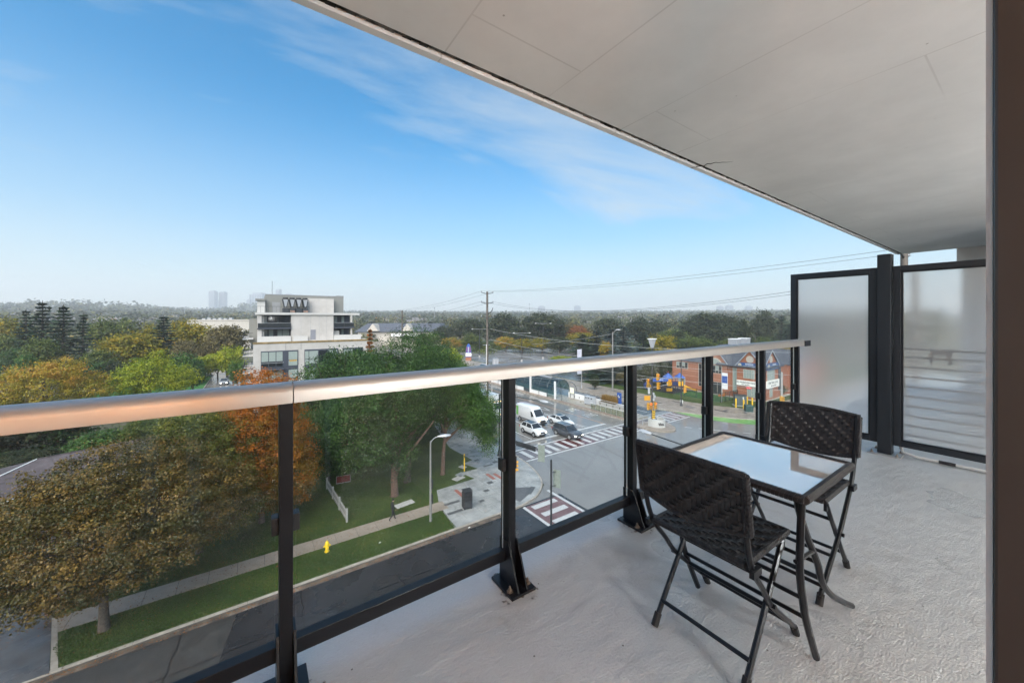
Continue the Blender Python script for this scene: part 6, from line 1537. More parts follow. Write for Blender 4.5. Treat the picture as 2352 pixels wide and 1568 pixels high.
M['sign_red'] = mat('faded_red_board', (0.16, 0.03, 0.02), 0.6, 0, 0.25, 3)
rs = thing('red_sign_board', 'red sign board with white rim lying tilted behind the picket fence', 'sign', (7.3, 40.6, 0.115), radians(-10))
bd = MB().box(-0.62, 0.62, -0.03, 0.03, -0.42, 0.42).build('board', M['sign_red'], rs, loc=(0, 0, 0.42)); bd.rotation_euler = (radians(-66), 0, 0)
rim = MB(); rim.box(-0.66, 0.66, -0.04, 0.035, 0.42, 0.46); rim.box(-0.66, 0.66, -0.04, 0.035, -0.46, -0.42); rim.box(-0.66, -0.62, -0.04, 0.035, -0.42, 0.42); rim.box(0.62, 0.66, -0.04, 0.035, -0.42, 0.42)
rim.build('rim', M['concrete'], bd)
for x in (-0.5, 0.5): MB().box(x - 0.03, x + 0.03, -0.03, 0.03, 0, 0.40).build('leg', M['concrete'], rs)
# covers on the lawn, yellow marker
def flat_cover(label, x, y, lx, ly, rz, m='concrete'): tag(MB().obox((0, 0, 0.03), (lx, ly, 0.06), 0).build('access_cover', M[m], None, bevel=0.012, loc=(x, y, 0.114)), label, 'access cover').rotation_euler = (0, 0, rz)
flat_cover('pale round cornered access cover on the lawn beside street lamp', 11.0, 32.9, 1.7, 0.75, 0.15)
flat_cover('grey concrete access cover on lawn nearest the yellow marker post', 17.4, 35.0, 1.2, 0.8, 0.3)
flat_cover('second grey access cover on lawn just beyond the first near plaza', 18.0, 35.7, 0.9, 0.8, 0.3, 'grey_metal')
flat_cover('small pale access cover farther back on lawn behind yellow post', 19.1, 37.4, 0.6, 0.8, 0.3)
ym = thing('marker_post', 'slim yellow marker post standing on the lawn by plaza corner', 'marker post', (18.75, 36.3, 0.115))
MB().box(-0.06, 0.06, -0.04, 0.04, 0, 1.9).build('post_body', M['bollard'], ym, bevel=0.02)
MB().box(-0.04, 0.04, -0.045, -0.041, 1.45, 1.75).build('marker_label', M['black_plastic'], ym)
# utility boxes and bollards by the school
ub = thing('utility_cabinet', 'large dark grey utility cabinet on school lawn behind yellow bollards', 'utility cabinet', (76.2, 33.6, 0.115), radians(-50))
MB().box(-1.0, 1.0, -0.5, 0.5, 0.12, 2.0).build('cabinet_body', mat('cabinet_grey_green', (0.09, 0.11, 0.11), 0.5, 0, 0.1, 2), ub, bevel=0.03)
MB().box(-1.05, 1.05, -0.55, 0.55, 2.0, 2.1).build('lid', M['dark_metal'], ub); MB().box(-1.2, 1.2, -0.8, 0.8, 0, 0.11).build('plinth', M['concrete'], ub)
MB().box(-0.01, 0.01, -0.512, -0.501, 0.2, 1.95).build('door_gap', M['rubber'], ub)
gb = thing('utility_box', 'green transformer box on the grass edge in front of yellow bollards', 'utility box', (72.4, 30.5, 0.115), radians(-45))
MB().prism_x([(-0.5, 0.08), (0.5, 0.08), (0.5, 1.25), (-0.4, 1.25), (-0.5, 1.1)], -0.6, 0.6).build('box_body', mat('transformer_green', (0.03, 0.07, 0.065), 0.5, 0, 0.1, 2), gb, bevel=0.03)
MB().box(-0.68, 0.68, -0.58, 0.58, 0, 0.075).build('pad', M['concrete'], gb)
for (x, y), l in zip(((73.9, 33.3), (74.0, 32.0), (77.5, 32.9), (77.0, 31.8)), ('leftmost yellow bollard in front of the dark utility cabinet', 'yellow bollard with a white tag, second from the left', 'third yellow bollard from the left, behind green box', 'rightmost of the four yellow bollards by the cabinet')):
    b = thing('bollard', l, 'bollard', (x, y, 0.115), 0, 'yellow bollards round the utility cabinet')
    MB().lathe([(0.13, 0), (0.13, 1.62), (0.11, 1.68), (0.05, 1.71)], 12).build('bollard_post', M['bollard'], b, smooth=True)
    if 'tag' in l: MB().box(-0.14, -0.131, -0.09, 0.09, 1.75, 2.2).build('notice_plate', M['white'], b)
    MB().lathe([(0.16, 0), (0.16, 0.05)], 12).build('collar', M['concrete'], b)

# banner pole by station, church sign, kiosk
bp = thing('banner_pole', 'grey pole on far pavement carrying a long white vertical banner', 'banner', (64.2, 63.6, 0.13))
pole(bp, 9.4, 0.09, 0.07, 'grey_metal')
MB().box(-1.45, -0.12, -0.02, 0.02, 3.4, 9.3).build('banner_cloth', mat('pale_lilac_banner', (0.55, 0.55, 0.62), 0.7, 0, 0.12, 1), bp)
MB().box(-1.2, -0.4, -0.028, -0.021, 5.2, 5.6).build('printed_band', M['blue'], bp)
cs = thing('church_sign', 'pointed arch sign with blue and red stripes at parking lot entrance', 'sign', (69.8, 131.5, 0.1), -YAW)
MB().box(-2.2, 2.2, -0.8, 0.8, 0, 2.6).build('brick_base', M['brick'], cs)
ap = [(-2.1, 2.62), (2.1, 2.62), (2.1, 8.5), (1.6, 11.0), (0.8, 12.6), (0, 13.4), (-0.8, 12.6), (-1.6, 11.0), (-2.1, 8.5)]
MB().prism_y(ap, -0.3, 0.3).build('arch_panel', M['blue'], cs)
for a, b_, m in ((-1.6, -1.0, 'red'), (-0.4, 0.3, 'lamp_grey'), (0.9, 1.5, 'red')): MB().box(a, b_, -0.33, -0.301, 6.4, 10.6).build('stripe', M[m], cs)
MB().box(-2.3, 2.3, -0.42, -0.302, 3.2, 5.8).build('name_panel', M['white'], cs)
cs.scale = (0.5, 0.5, 0.5)
kb_ = thing('site_kiosk', 'small white kiosk box near the utility pole foot by the station', 'kiosk', (70.5, 112.5, 0.1), -0.3)
MB().box(-0.9, 0.9, -0.8, 0.8, 0, 2.3).build('kiosk_body', M['lamp_grey'], kb_); MB().box(-1.0, 1.0, -0.9, 0.9, 2.3, 2.42).build('kiosk_roof', M['grey_metal'], kb_); MB().box(-0.25, 0.25, -0.815, -0.803, 0.2, 1.9).build('kiosk_door', M['grey_metal'], kb_)
for (x, y, h, l) in ((78.5, 138, 12, 'dark parking lot lamp near the church sign'), (84, 115, 11, 'dark lamp post at the near edge of the parking lot'), (97, 118, 14.5, 'tall double arm lamp post right of centre in parking lot')):
    q = thing('parking_lamp', l, 'street lamp', (x, y, 0.1), 0, 'lamp posts of the parking lot')
    MB().tube([(0, 0, 0), (0, 0, h)], [0.14, 0.09], 8).build('pole', M['dark_metal'], q, smooth=True)
    MB().lathe([(0.4, 0), (0.4, 0.9)], 10).build('footing', M['concrete'], q)
    MB().tube([(-2.4, 1.5, h + 0.1), (0, 0, h), (2.4, -1.5, h + 0.1)], 0.05, 6).build('lamp_arm', M['grey_metal'], q)
    for s in (-1, 1): MB().obox((s * 2.6, -s * 1.6, h + 0.12), (0.7, 0.35, 0.16), -0.5).build('lamp_head', M['white_metal'], q)
for (px, d, l) in ((578, 108, 'black lamp post on the grass island by the far street'), (485, 104, 'black lamp post left of far street, among light green shrubs')):
    x, y = W(px - 100, d) if px > 560 else W(px, d)
    q = thing('park_lamp', l, 'street lamp', (x, y, 0.1), 0, 'black lamp posts by the far street')
    MB().tube([(0, 0, 0), (0, 0, 6.2)], [0.11, 0.07], 8).build('pole', M['dark_metal'], q, smooth=True)
    MB().tube([(0, 0, 6.0), (0.9, 0, 6.3)], 0.05, 6).build('lamp_arm', M['dark_metal'], q); MB().obox((1.1, 0, 6.3), (0.6, 0.3, 0.12)).build('lamp_head', M['dark_metal'], q)
    MB().box(-0.25, 0.25, -0.13, -0.11, 2.2, 2.9).build('notice_plate', M['white'], q)

# black school fence: posts, rails and mesh panels
sf = thing('school_fence', 'black chain link fence round the school playground', 'fence', (0, 0, 0.115))
m = bpy.data.materials.new('chain_link'); m.use_nodes = True; n_ = m.node_tree
pr_ = n_.nodes['Principled BSDF']; pr_.inputs['Base Color'].default_value = (0.01, 0.01, 0.012, 1); pr_.inputs['Roughness'].default_value = 0.5
tr_ = n_.nodes.new('ShaderNodeBsdfTransparent'); mx2 = n_.nodes.new('ShaderNodeMixShader'); mx2.inputs[0].default_value = 0.38
n_.links.new(tr_.outputs[0], mx2.inputs[1]); n_.links.new(pr_.outputs[0], mx2.inputs[2]); n_.links.new(mx2.outputs[0], n_.nodes['Material Output'].inputs['Surface'])
M['mesh'] = m
fpts = [(74.2, 58), (75.0, 52.5), (75.7, 47), (75.9, 42), (76.0, 37.0), (79.0, 36.8), (82.0, 36.6)]
fp2 = []
for (ax, ay), (bx, by) in zip(fpts[:-1], fpts[1:]):
    fp2 += [(ax, ay), ((ax + bx) / 2, (ay + by) / 2)]
fp2.append(fpts[-1])
for (x, y) in fp2: MB().cyl((x, y, 0), (x, y, 1.95), 0.05, 6).build('post', M['black_metal'], sf)
for (ax, ay), (bx, by) in zip(fp2[:-1], fp2[1:]):
    MB().tube([(ax, ay, 1.9), (bx, by, 1.9)], 0.035, 6).build('rail', M['black_metal'], sf)
    p_ = MB(); p_.quad((ax, ay, 0.05), (bx, by, 0.05), (bx, by, 1.87), (ax, ay, 1.87)); p_.build('mesh_panel', M['mesh'], sf)
# playground
pg = thing('playground_tower', 'blue roofed yellow playground tower with slide in front of school', 'play tower', (78.3, 48.6, 0.13), radians(-35))
M['play_blue'] = mat('play_blue', (0.035, 0.10, 0.36), 0.4, 0, 0.05, 3); M['play_yellow'] = mat('play_yellow', (0.75, 0.40, 0.03), 0.4, 0, 0.05, 3); M['navy'] = mat('navy_post', (0.02, 0.03, 0.10), 0.4, 0, 0.05, 3)
for x in (-1.9, -0.6, 0.7, 2.0):
    for y in (-0.6, 0.6): MB().cyl((x, y, 0), (x, y, 3.3), 0.07, 8).build('post', M['navy'], pg)
for x in (-1.25, 1.35):
    MB().box(x - 0.7, x + 0.7, -0.65, 0.65, 1.25, 1.35).build('deck', M['navy'], pg)
    MB().add([(x - 0.95, -0.9, 3.2), (x + 0.95, -0.9, 3.2), (x + 0.95, 0.9, 3.2), (x - 0.95, 0.9, 3.2), (x, 0, 4.3)], [(0, 1, 4), (1, 2, 4), (2, 3, 4), (3, 0, 4), (3, 2, 1, 0)]).build('tower_roof', M['play_blue'], pg)
MB().lathe([(0.12, 4.3), (0.12, 4.5), (0.02, 4.7)], 8, (-1.25, 0, 0)).build('roof_finial', M['red'], pg)
for x, m_ in ((-1.25, 'play_yellow'), (0.05, 'navy'), (1.35, 'play_yellow')): MB().box(x - 0.55, x + 0.55, -0.70, -0.64, 1.4, 2.4).build('play_panel', M[m_], pg, bevel=0.1)
MB().lathe([(0.34, -0.76), (0.34, -0.71)], 14, (-1.25, 0, 2.0), axis='Y').build('bubble_window', M['navy'], pg)
MB().box(-1.9, -0.6, -0.72, -0.66, 0.2, 0.9).build('play_panel', M['play_yellow'], pg)
sl_ = MB(); sl_.add([(2.0, -0.4, 1.35), (2.0, 0.4, 1.35), (3.4, 0.4, 0.75), (3.4, -0.4, 0.75), (4.6, 0.4, 0.3), (4.6, -0.4, 0.3), (5.2, 0.4, 0.28), (5.2, -0.4, 0.28),
    (2.0, -0.4, 1.75), (2.0, 0.4, 1.75), (3.4, 0.4, 1.1), (3.4, -0.4, 1.1), (4.6, 0.4, 0.6), (4.6, -0.4, 0.6), (5.2, 0.4, 0.5), (5.2, -0.4, 0.5)],
    [(0, 1, 2, 3), (3, 2, 4, 5), (5, 4, 6, 7), (0, 3, 11, 8), (3, 5, 13, 11), (5, 7, 15, 13), (1, 9, 10, 2), (2, 10, 12, 4), (4, 12, 14, 6)])
sl_.build('slide', M['play_yellow'], pg, fix=False)
MB().box(1.95, 2.05, -0.5, 0.5, 1.4, 2.9).build('slide_arch', M['play_yellow'], pg)
pt_ = thing('crawl_tunnel', 'blue and yellow crawl tunnel at the left end of playground', 'play tunnel', (75.8, 53.6, 0.13), radians(-35))
MB().lathe([(0.75, -0.6), (0.85, -0.5), (0.85, 0.5), (0.75, 0.6), (0.6, 0.6), (0.6, -0.6)], 16, (0, 0, 0.87), axis='Y').build('tunnel_shell', M['play_blue'], pt_)
MB().lathe([(0.6, -0.62), (0.35, -0.63)], 16, (0, 0, 0.87), axis='Y').build('tunnel_ring', M['play_yellow'], pt_)
rh = thing('spring_rider', 'small orange spring rider inside the fence right of banner sign', 'spring rider', (79.5, 38.6, 0.13), radians(-35))
MB().lathe([(0.12, 0), (0.15, 0.15), (0.12, 0.3), (0.15, 0.45)], 8).build('spring', M['dark_metal'], rh)
MB().add([(-0.7, -0.12, 0.5), (0.7, -0.12, 0.55), (0.9, -0.12, 1.2), (0.5, -0.12, 1.15), (0.2, -0.12, 0.85), (-0.6, -0.12, 0.9), (-0.7, 0.12, 0.5), (0.7, 0.12, 0.55), (0.9, 0.12, 1.2), (0.5, 0.12, 1.15), (0.2, 0.12, 0.85), (-0.6, 0.12, 0.9)], [(0, 1, 2, 3, 4, 5), (11, 10, 9, 8, 7, 6), (0, 6, 7, 1), (1, 7, 8, 2), (2, 8, 9, 3), (3, 9, 10, 4), (4, 10, 11, 5), (5, 11, 6, 0)]).build('rider_body', mat('rider_orange', (0.6, 0.2, 0.04), 0.4, 0, 0.1, 3), rh)

# ================================================================== LEFT: HOUSE, BRICK PILLAR
bp = thing('brick_pillar', 'short brick gate pillar under the brown maple beside driveway', 'brick pillar', (-9.45, 32.35, 0.115), 0.1)
MB().box(-0.30, 0.30, -0.30, 0.30, 0, 1.02).build('mortar_core', M['joint'], bp)
M['brick_var'] = []
for i, c_ in enumerate([(0.34, 0.17, 0.11), (0.42, 0.23, 0.15), (0.28, 0.13, 0.09), (0.46, 0.29, 0.20)]): M['brick_var'].append(mat(f'pillar_brick_{"abcd"[i]}', c_, 0.85, 0, 0.15, 12))
proto = {}
def brick(x, y, z, rz, k, half=False):
    key = (k, half)
    if key not in proto:
        o = MB().box(-0.097 if not half else -0.046, 0.097 if not half else 0.046, -0.05, 0.05, 0.0, 0.066).build('brick', M['brick_var'][k], bp, bevel=0.004); proto[key] = o; o.location = (x, y, z); o.rotation_euler = (0, 0, rz); return
    inst(proto[key], bp, (x, y, z), rz)
rnd = random.Random(6)
for c_ in range(13):
    z = 0.005 + c_ * 0.077; off = 0.05 * (c_ % 2)
    for k in range(3):
        u = -0.2 + 0.205 * k + (off if c_ % 2 else -off) * 0.4
        brick(u, -0.265 - rnd.uniform(0, .006), z, 0, rnd.randrange(4)); brick(0.265 + rnd.uniform(0, .006), u, z, pi / 2, rnd.randrange(4)); brick(-0.265 - rnd.uniform(0, .006), u, z, pi / 2, rnd.randrange(4))
MB().box(-0.37, 0.37, -0.37, 0.37, 1.02, 1.12).build('cap_stone', M['concrete'], bp, bevel=0.015)
# bungalow
M['house_shingle'] = ramp_mat('brown_grey_shingle', [(0.3, (0.075, 0.06, 0.06)), (0.55, (0.115, 0.095, 0.098)), (0.75, (0.16, 0.14, 0.14))], 0.6, 1.2, 8, rrange=(0.3, 0.6, 0.7))
M['house_shingle2'] = ramp_mat('dark_brown_shingle', [(0.3, (0.055, 0.045, 0.045)), (0.7, (0.10, 0.082, 0.085))], 0.6, 1.2, 8)
ho = thing('bungalow', 'low bungalow with brown shingle hip roof behind the maple on the left', 'house', (-20.5, 44.5, 0.115), radians(20))
MB().box(0.7, 20, 0.7, 8.3, 0, 2.5).build('wall', mat('dark_house_brick', (0.13, 0.085, 0.065), 0.85, 0, 0.2, 3), ho)
ZE, ZR = 2.5, 4.2
MB().add([(0, 0, ZE), (21, 0, ZE), (21, 9, ZE), (0, 9, ZE), (6.5, 4.5, ZR), (17, 4.5, ZR), (0, 0, ZE - .12), (21, 0, ZE - .12), (21, 9, ZE - .12), (0, 9, ZE - .12)],
         [(0, 1, 5, 4), (1, 2, 5), (2, 3, 4, 5), (3, 0, 4), (6, 9, 8, 7), (0, 6, 7, 1), (1, 7, 8, 2), (2, 8, 9, 3), (3, 9, 6, 0)]).build('roof_deck', M['house_shingle2'], ho)
MB().box(0, 21, -0.12, 0.0, ZE - .14, ZE + .02).build('eave_gutter', M['white_metal'], ho); MB().box(-0.12, 0.0, -0.12, 9, ZE - .14, ZE + .02).build('eave_gutter', M['white_metal'], ho)
MB().tube([(0, 0, ZE + .03), (6.5, 4.5, ZR + .03)], 0.055, 5).build('hip_cap', M['white_metal'], ho); MB().tube([(6.5, 4.5, ZR + .02), (17, 4.5, ZR + .02)], 0.07, 5).build('ridge_cap', M['house_shingle2'], ho)
ang = atan2(ZR - ZE, 4.5); SL = hypot(4.5, ZR - ZE); rnd = random.Random(11)
shp = [MB().box(-0.245, 0.245, 0, 0.26, 0.0, 0.018).build('shingle', M['house_shingle' if k else 'house_shingle2'], ho) for k in range(2)]
first = [True, True]; cnt = 0; rest = MB(); Mx = Matrix.Rotation(ang + 0.03, 3, 'X')
for r_ in range(20):
    for c_ in range(42):
        x = 0.3 + 0.5 * c_ + (0.25 if r_ % 2 else 0); t = r_ * 0.24
        f = t / SL
        if x < 6.5 * f + 0.3 or x > 21 - 4 * f - 0.3: continue
        y, z = t * cos(ang), ZE + 0.006 + t * sin(ang) + rnd.uniform(0, 0.008)
        k = 0 if rnd.random() < 0.3 else 1
        if 3.5 < x < 15 and cnt < 298:
            if first[k]: o = shp[k]; first[k] = False
            else: o = inst(shp[k], ho)
            o.location = (x, y, z); o.rotation_euler = (ang + 0.03, 0, 0); cnt += 1
        else:
            rest.add([Vector((x, y, z)) + Mx @ Vector(p) for p in [(-0.245, 0, 0.018), (0.245, 0, 0.018), (0.245, 0.26, 0.018), (-0.245, 0.26, 0.018), (-0.245, 0, 0), (0.245, 0, 0)]], [(0, 1, 2, 3), (4, 5, 1, 0)])
o = rest.build('shingles', M['house_shingle'], ho); o['kind'] = 'stuff'
h2 = thing('bungalow', 'dark roofed house half hidden among trees left behind the shingle roof', 'house', (-34, 62, 0.115), radians(4))
MB().box(-8, 9, 0, 9, 0, 2.9).build('wall', M['stone_trim'], h2); MB().prism_x([(-0.7, 2.8), (9.7, 2.8), (4.5, 5.6)], -8.6, 9.6).build('roof', M['shingle'], h2)

# ================================================================== PERSON on the sidewalk
def skinned(name, verts, edges, radii, root, m, parent, sub=1):
    me = bpy.data.meshes.new(name); me.from_pydata(verts, edges, []); o = bpy.data.objects.new(name, me); COL.objects.link(o)
    md = o.modifiers.new('skin', 'SKIN'); md.use_smooth_shade = True
    sv = me.skin_vertices[0].data
    for i, r in enumerate(radii): sv[i].radius = (r, r) if not isinstance(r, tuple) else r
    sv[root].use_root = True
    s_ = o.modifiers.new('sub', 'SUBSURF'); s_.levels = sub; s_.render_levels = sub
    me.materials.append(m); o.parent = parent; return o
M['dark_cloth'] = mat('dark_coat', (0.012, 0.013, 0.016), 0.8, 0, 0.15, 8); M['skin'] = mat('skin', (0.45, 0.29, 0.21), 0.6, 0, 0.05, 9)
pe = thing('person', 'person in dark coat and trousers walking along the sidewalk', 'person', (9.3, 30.85, 0.13), 0)
vb_ = [(0, 0, 0.92), (0, 0, 1.12), (0.01, 0, 1.36), (0.02, 0, 1.50), (0.04, 0, 1.60), (0, 0.085, 0.88), (0.16, 0.09, 0.50), (0.22, 0.09, 0.09), (0.33, 0.09, 0.035), (0, -0.085, 0.88), (-0.03, -0.09, 0.48), (-0.28, -0.09, 0.15), (-0.22, -0.09, 0.04),
      (0.0, 0.19, 1.38), (-0.06, 0.22, 1.12), (0.04, 0.22, 0.90), (0.0, -0.19, 1.38), (0.06, -0.22, 1.13), (0.20, -0.21, 0.95)]
ed = [(0, 1), (1, 2), (2, 3), (3, 4), (0, 5), (5, 6), (6, 7), (7, 8), (0, 9), (9, 10), (10, 11), (11, 12), (2, 13), (13, 14), (14, 15), (2, 16), (16, 17), (17, 18)]
rd = [0.14, 0.13, 0.15, 0.055, 0.05, 0.095, 0.065, 0.045, 0.04, 0.095, 0.065, 0.045, 0.04, 0.065, 0.05, 0.035, 0.065, 0.05, 0.035]
skinned('body', vb_, ed, rd, 0, M['dark_cloth'], pe)
hd = MB(); hd.lathe([(0.02, -0.12), (0.06, -0.10), (0.078, -0.03), (0.085, 0.03), (0.07, 0.09), (0.02, 0.12)], 12); hd.obox((0.085, 0, -0.01), (0.03, 0.022, 0.04))
for s in (-1, 1): hd.obox((0.0, s * 0.085, -0.005), (0.035, 0.015, 0.05)); hd.obox((0.078, s * 0.03, 0.02), (0.01, 0.018, 0.010))
hd.build('head', M['skin'], pe, smooth=True, loc=(0.06, 0, 1.62))
ha = MB(); ha.lathe([(0.075, 0.0), (0.094, 0.03), (0.085, 0.09), (0.03, 0.135)], 12); ha.build('hair', M['rubber'], pe, smooth=True, loc=(0.05, 0, 1.62))
for s, x, z in ((1, 0.04, 0.88), (-1, 0.215, 0.93)):
    hn = MB(); hn.obox((0, 0, -0.035), (0.03, 0.018, 0.08))
    for k in range(4): hn.tube([(-0.012 + 0.009 * k, 0, -0.075), (-0.01 + 0.009 * k, 0.004, -0.115 - 0.008 * (k in (1, 2)))], 0.005, 5)
    hn.tube([(0.015, 0, -0.03), (0.032, 0.003, -0.07)], 0.006, 5)
    hn.build('hand', M['skin'], pe, loc=(x, s * 0.22, z))
# ================================================================== TREES
def mesh_quads(name, V, tint, mats, tri=None):
    """V: (N,4,3) quads; tint: (N,)"""
    N = len(V)
    me = bpy.data.meshes.new(name)
    me.vertices.add(N * 4); me.vertices.foreach_set('co', V.reshape(-1).astype(np.float32))
    me.loops.add(N * 4); me.loops.foreach_set('vertex_index', np.arange(N * 4, dtype=np.int32))
    me.polygons.add(N); me.polygons.foreach_set('loop_start', np.arange(0, N * 4, 4, dtype=np.int32))
    try: me.polygons.foreach_set('loop_total', np.full(N, 4, dtype=np.int32))
    except Exception: pass
    at = me.attributes.new('tint', 'FLOAT', 'POINT'); at.data.foreach_set('value', np.repeat(tint, 4).astype(np.float32))
    for m in mats: me.materials.append(m)
    me.update(); me.validate()
    return me
def unit(a): return a / (np.linalg.norm(a, axis=-1, keepdims=True) + 1e-9)
def leaves(rng, C, out, size, asp=0.6, up=0.6, jit=0.55):
    """rhombic leaves at C with normals leaning up and outward"""
    N = len(C)
    nrm = unit(out * 0.6 + np.array([0, 0, up]) + rng.normal(0, jit, (N, 3)))
    t = unit(np.cross(nrm, rng.normal(0, 1, (N, 3)))); b = np.cross(nrm, t)
    s = size * rng.uniform(0.65, 1.25, (N, 1))
    dr = np.array([0, 0, -1.0]) * s * 0.18
    return np.stack([C + t * s + dr, C + b * s * asp, C - t * s + dr * 0.3, C - b * s * asp], 1)
def crown_points(rng, blobs, ncl, per, rc, shell=0.5, flat=0.7, droop=0.0):
    """leaf clusters spread through the given ellipsoids"""
    vol = np.array([b[3] * b[4] * b[5] for b in blobs]) ** 0.67; pr = vol / vol.sum()
    idx = rng.choice(len(blobs), ncl, p=pr)
    B = np.array(blobs)[idx]
    d = unit(rng.normal(0, 1, (ncl, 3)))
    r = (shell + (1 - shell) * rng.random((ncl, 1)) ** 0.6) * rng.uniform(0.86, 1.10, (ncl, 1))
    P = B[:, :3] + d * r * B[:, 3:6]
    R = rc * rng.uniform(0.55, 1.35, (ncl, 1))
    ctint = rng.random(ncl)
    k = np.repeat(np.arange(ncl), per)
    off = rng.normal(0, 0.5, (len(k), 3)) * np.array([1, 1, flat])
    if droop: off[:, 2] -= droop * rng.random(len(k)) ** 1.5 * (R[k, 0] > rc)
    C = P[k] + off * R[k]
    out = unit(off + d[k] * 0.7)
    return C, out, ctint[k], P
def make_crown(name, seed, blobs, ncl, per, rc, leaf, mats, shell=0.5, flat=0.65, asp=0.6, droop=0.0, tmix=0.80, gaps=0.0, tz=0.0):
    rng = np.random.default_rng(seed)
    C, out, ct, P = crown_points(rng, blobs, ncl, per, rc, shell, flat, droop)
    zmin = min(b[2] - b[5] for b in blobs)
    if zmin > 0.3: ok = C[:, 2] > zmin * 0.7
    else: ok = C[:, 2] > 0.15
    C, out, ct = C[ok], out[ok], ct[ok]
    V = leaves(rng, C, out, leaf, asp)
    tint = np.clip(ct * tmix + rng.random(len(C)) * (1 - tmix), 0, 1)
    if tz:      # leaves have turned first at the top of the tree
        zz = (C[:, 2] - C[:, 2].min()) / (np.ptp(C[:, 2]) + 1e-6); tint = np.clip(tint * (1 - abs(tz)) + abs(tz) * zz, 0, 1)
    return mesh_quads(name, V, tint, mats), P
def trunk_mesh(seed, h, r, P, nl=7, lean=(0, 0), start=0.28, n=8, twigs=0):
    """tapered trunk with limbs reaching to cluster points"""
    rnd = random.Random(seed); mb = MB()
    top = Vector((lean[0], lean[1], h))
    pts = [Vector((0, 0, -0.1)) , Vector((lean[0] * .05, lean[1] * .05, 0.25)), Vector((lean[0] * .2 + rnd.uniform(-.1, .1), lean[1] * .2, h * .3)), Vector((lean[0] * .55, lean[1] * .55 + rnd.uniform(-.15, .15), h * .6)), top]
    mb.tube(bent(pts, 3), [r * 1.5, r * 1.25, r * 1.05] + [r * (1 - 0.8 * i / 10) for i in range(10)], n)
    idx = list(range(len(P))); rnd.shuffle(idx)
    sel = idx[:nl]
    for j, i in enumerate(sel):
        p = Vector(P[i]); zb = h * (start + (0.55 * j / max(1, nl)))
        b = Vector((lean[0] * zb / h, lean[1] * zb / h, zb))
        if p.z < b.z + 0.2: b.z = max(h * start * 0.9, p.z - 0.6)
        m_ = b.lerp(p, 0.5) + Vector((rnd.uniform(-.25, .25), rnd.uniform(-.25, .25), 0.10 * (p - b).length))
        lp = bent([b, m_, p], 4); rr = r * (0.50 - 0.2 * j / nl)
        mb.tube(lp, [rr * (1 - 0.8 * k / (len(lp) - 1)) for k in range(len(lp))], 6)
        for q in range(twigs):
            s = lp[3 + q % 4]; e = Vector(P[idx[(nl + j * twigs + q) % len(idx)]])
            e = s + (e - s) * min(1, 2.2 / max(0.1, (e - s).length))
            mb.tube([s, s.lerp(e, .5) + Vector((0, 0, .12)), e], [rr * .35, rr * .25, rr * .08], 4)
    return mb
def big_tree(name, label, loc, seed, blobs, ncl, per, rc, leaf, m, th, tr, bark='bark', nl=9, lean=(0, 0), start=0.28, cat='tree', group=None, limbs=(), **kw):
    t = thing(name, label, cat, loc, 0, group)
    me, P = make_crown('crown', seed, blobs, ncl, per, rc, leaf, [m], **kw)
    o = bpy.data.objects.new('crown', me); COL.objects.link(o); o.parent = t
    tk_ = trunk_mesh(seed, th, tr, P, nl, lean, start, 10, 3)
    for (pts_, r0) in limbs: tk_.tube(bent(pts_, 4), [r0 * (1 - .6 * k / (4 * (len(pts_) - 1))) for k in range(4 * (len(pts_) - 1) + 1)], 8)
    tk_.build('trunk', M[bark], t, smooth=True)
    return t

L_maple = leaf_mat('brown_maple_leaves', [(0.0, (0.024, 0.027, 0.005)), (0.28, (0.052, 0.050, 0.008)), (0.52, (0.096, 0.074, 0.012)), (0.74, (0.155, 0.098, 0.017)), (0.9, (0.22, 0.13, 0.024)), (1.0, (0.33, 0.23, 0.045))], 0.4)
L_olive = leaf_mat('olive_maple_leaves', [(0.0, (0.0296, 0.0433, 0.0078)), (0.35, (0.0673, 0.0864, 0.0099)), (0.65, (0.1176, 0.1312, 0.0110)), (0.85, (0.1779, 0.1710, 0.0207)), (1.0, (0.2877, 0.2330, 0.0281))], 0.45)
L_orange = leaf_mat('turning_orange_leaves', [(0.0, (0.0532, 0.0518, 0.0081)), (0.2, (0.1145, 0.0872, 0.0066)), (0.42, (0.2216, 0.1096, 0.0030)), (0.62, (0.3371, 0.1020, 0.0030)), (0.82, (0.4249, 0.1175, 0.0030)), (1.0, (0.4948, 0.2079, 0.0030))], 0.45)
L_green = leaf_mat('dark_green_leaves', [(0.0, (0.0098, 0.0246, 0.0076)), (0.3, (0.0215, 0.0534, 0.0108)), (0.6, (0.0385, 0.0897, 0.0151)), (0.85, (0.0643, 0.1282, 0.0206)), (1.0, (0.1011, 0.1597, 0.0318))], 0.5)
L_green2 = leaf_mat('bright_willow_leaves', [(0.0, (0.0179, 0.0478, 0.0094)), (0.4, (0.0418, 0.1005, 0.0141)), (0.75, (0.0726, 0.1525, 0.0204)), (1.0, (0.1229, 0.1976, 0.0377))], 0.5)
L_yel = leaf_mat('yellow_green_leaves', [(0.0, (0.10, 0.15, 0.008)), (0.35, (0.21, 0.27, 0.012)), (0.7, (0.34, 0.37, 0.018)), (1.0, (0.48, 0.43, 0.03))], 0.5, 0.35)
L_gold = leaf_mat('golden_orange_leaves', [(0.0, (0.10, 0.11, 0.012)), (0.3, (0.24, 0.22, 0.018)), (0.58, (0.40, 0.30, 0.026)), (0.8, (0.45, 0.22, 0.032)), (1.0, (0.46, 0.19, 0.05))], 0.5, 0.35)
L_mid = leaf_mat('mixed_green_leaves', [(0.0, (0.0289, 0.0507, 0.0111)), (0.4, (0.0659, 0.0987, 0.0168)), (0.75, (0.1161, 0.1434, 0.0205)), (1.0, (0.1762, 0.1830, 0.0327))], 0.6)
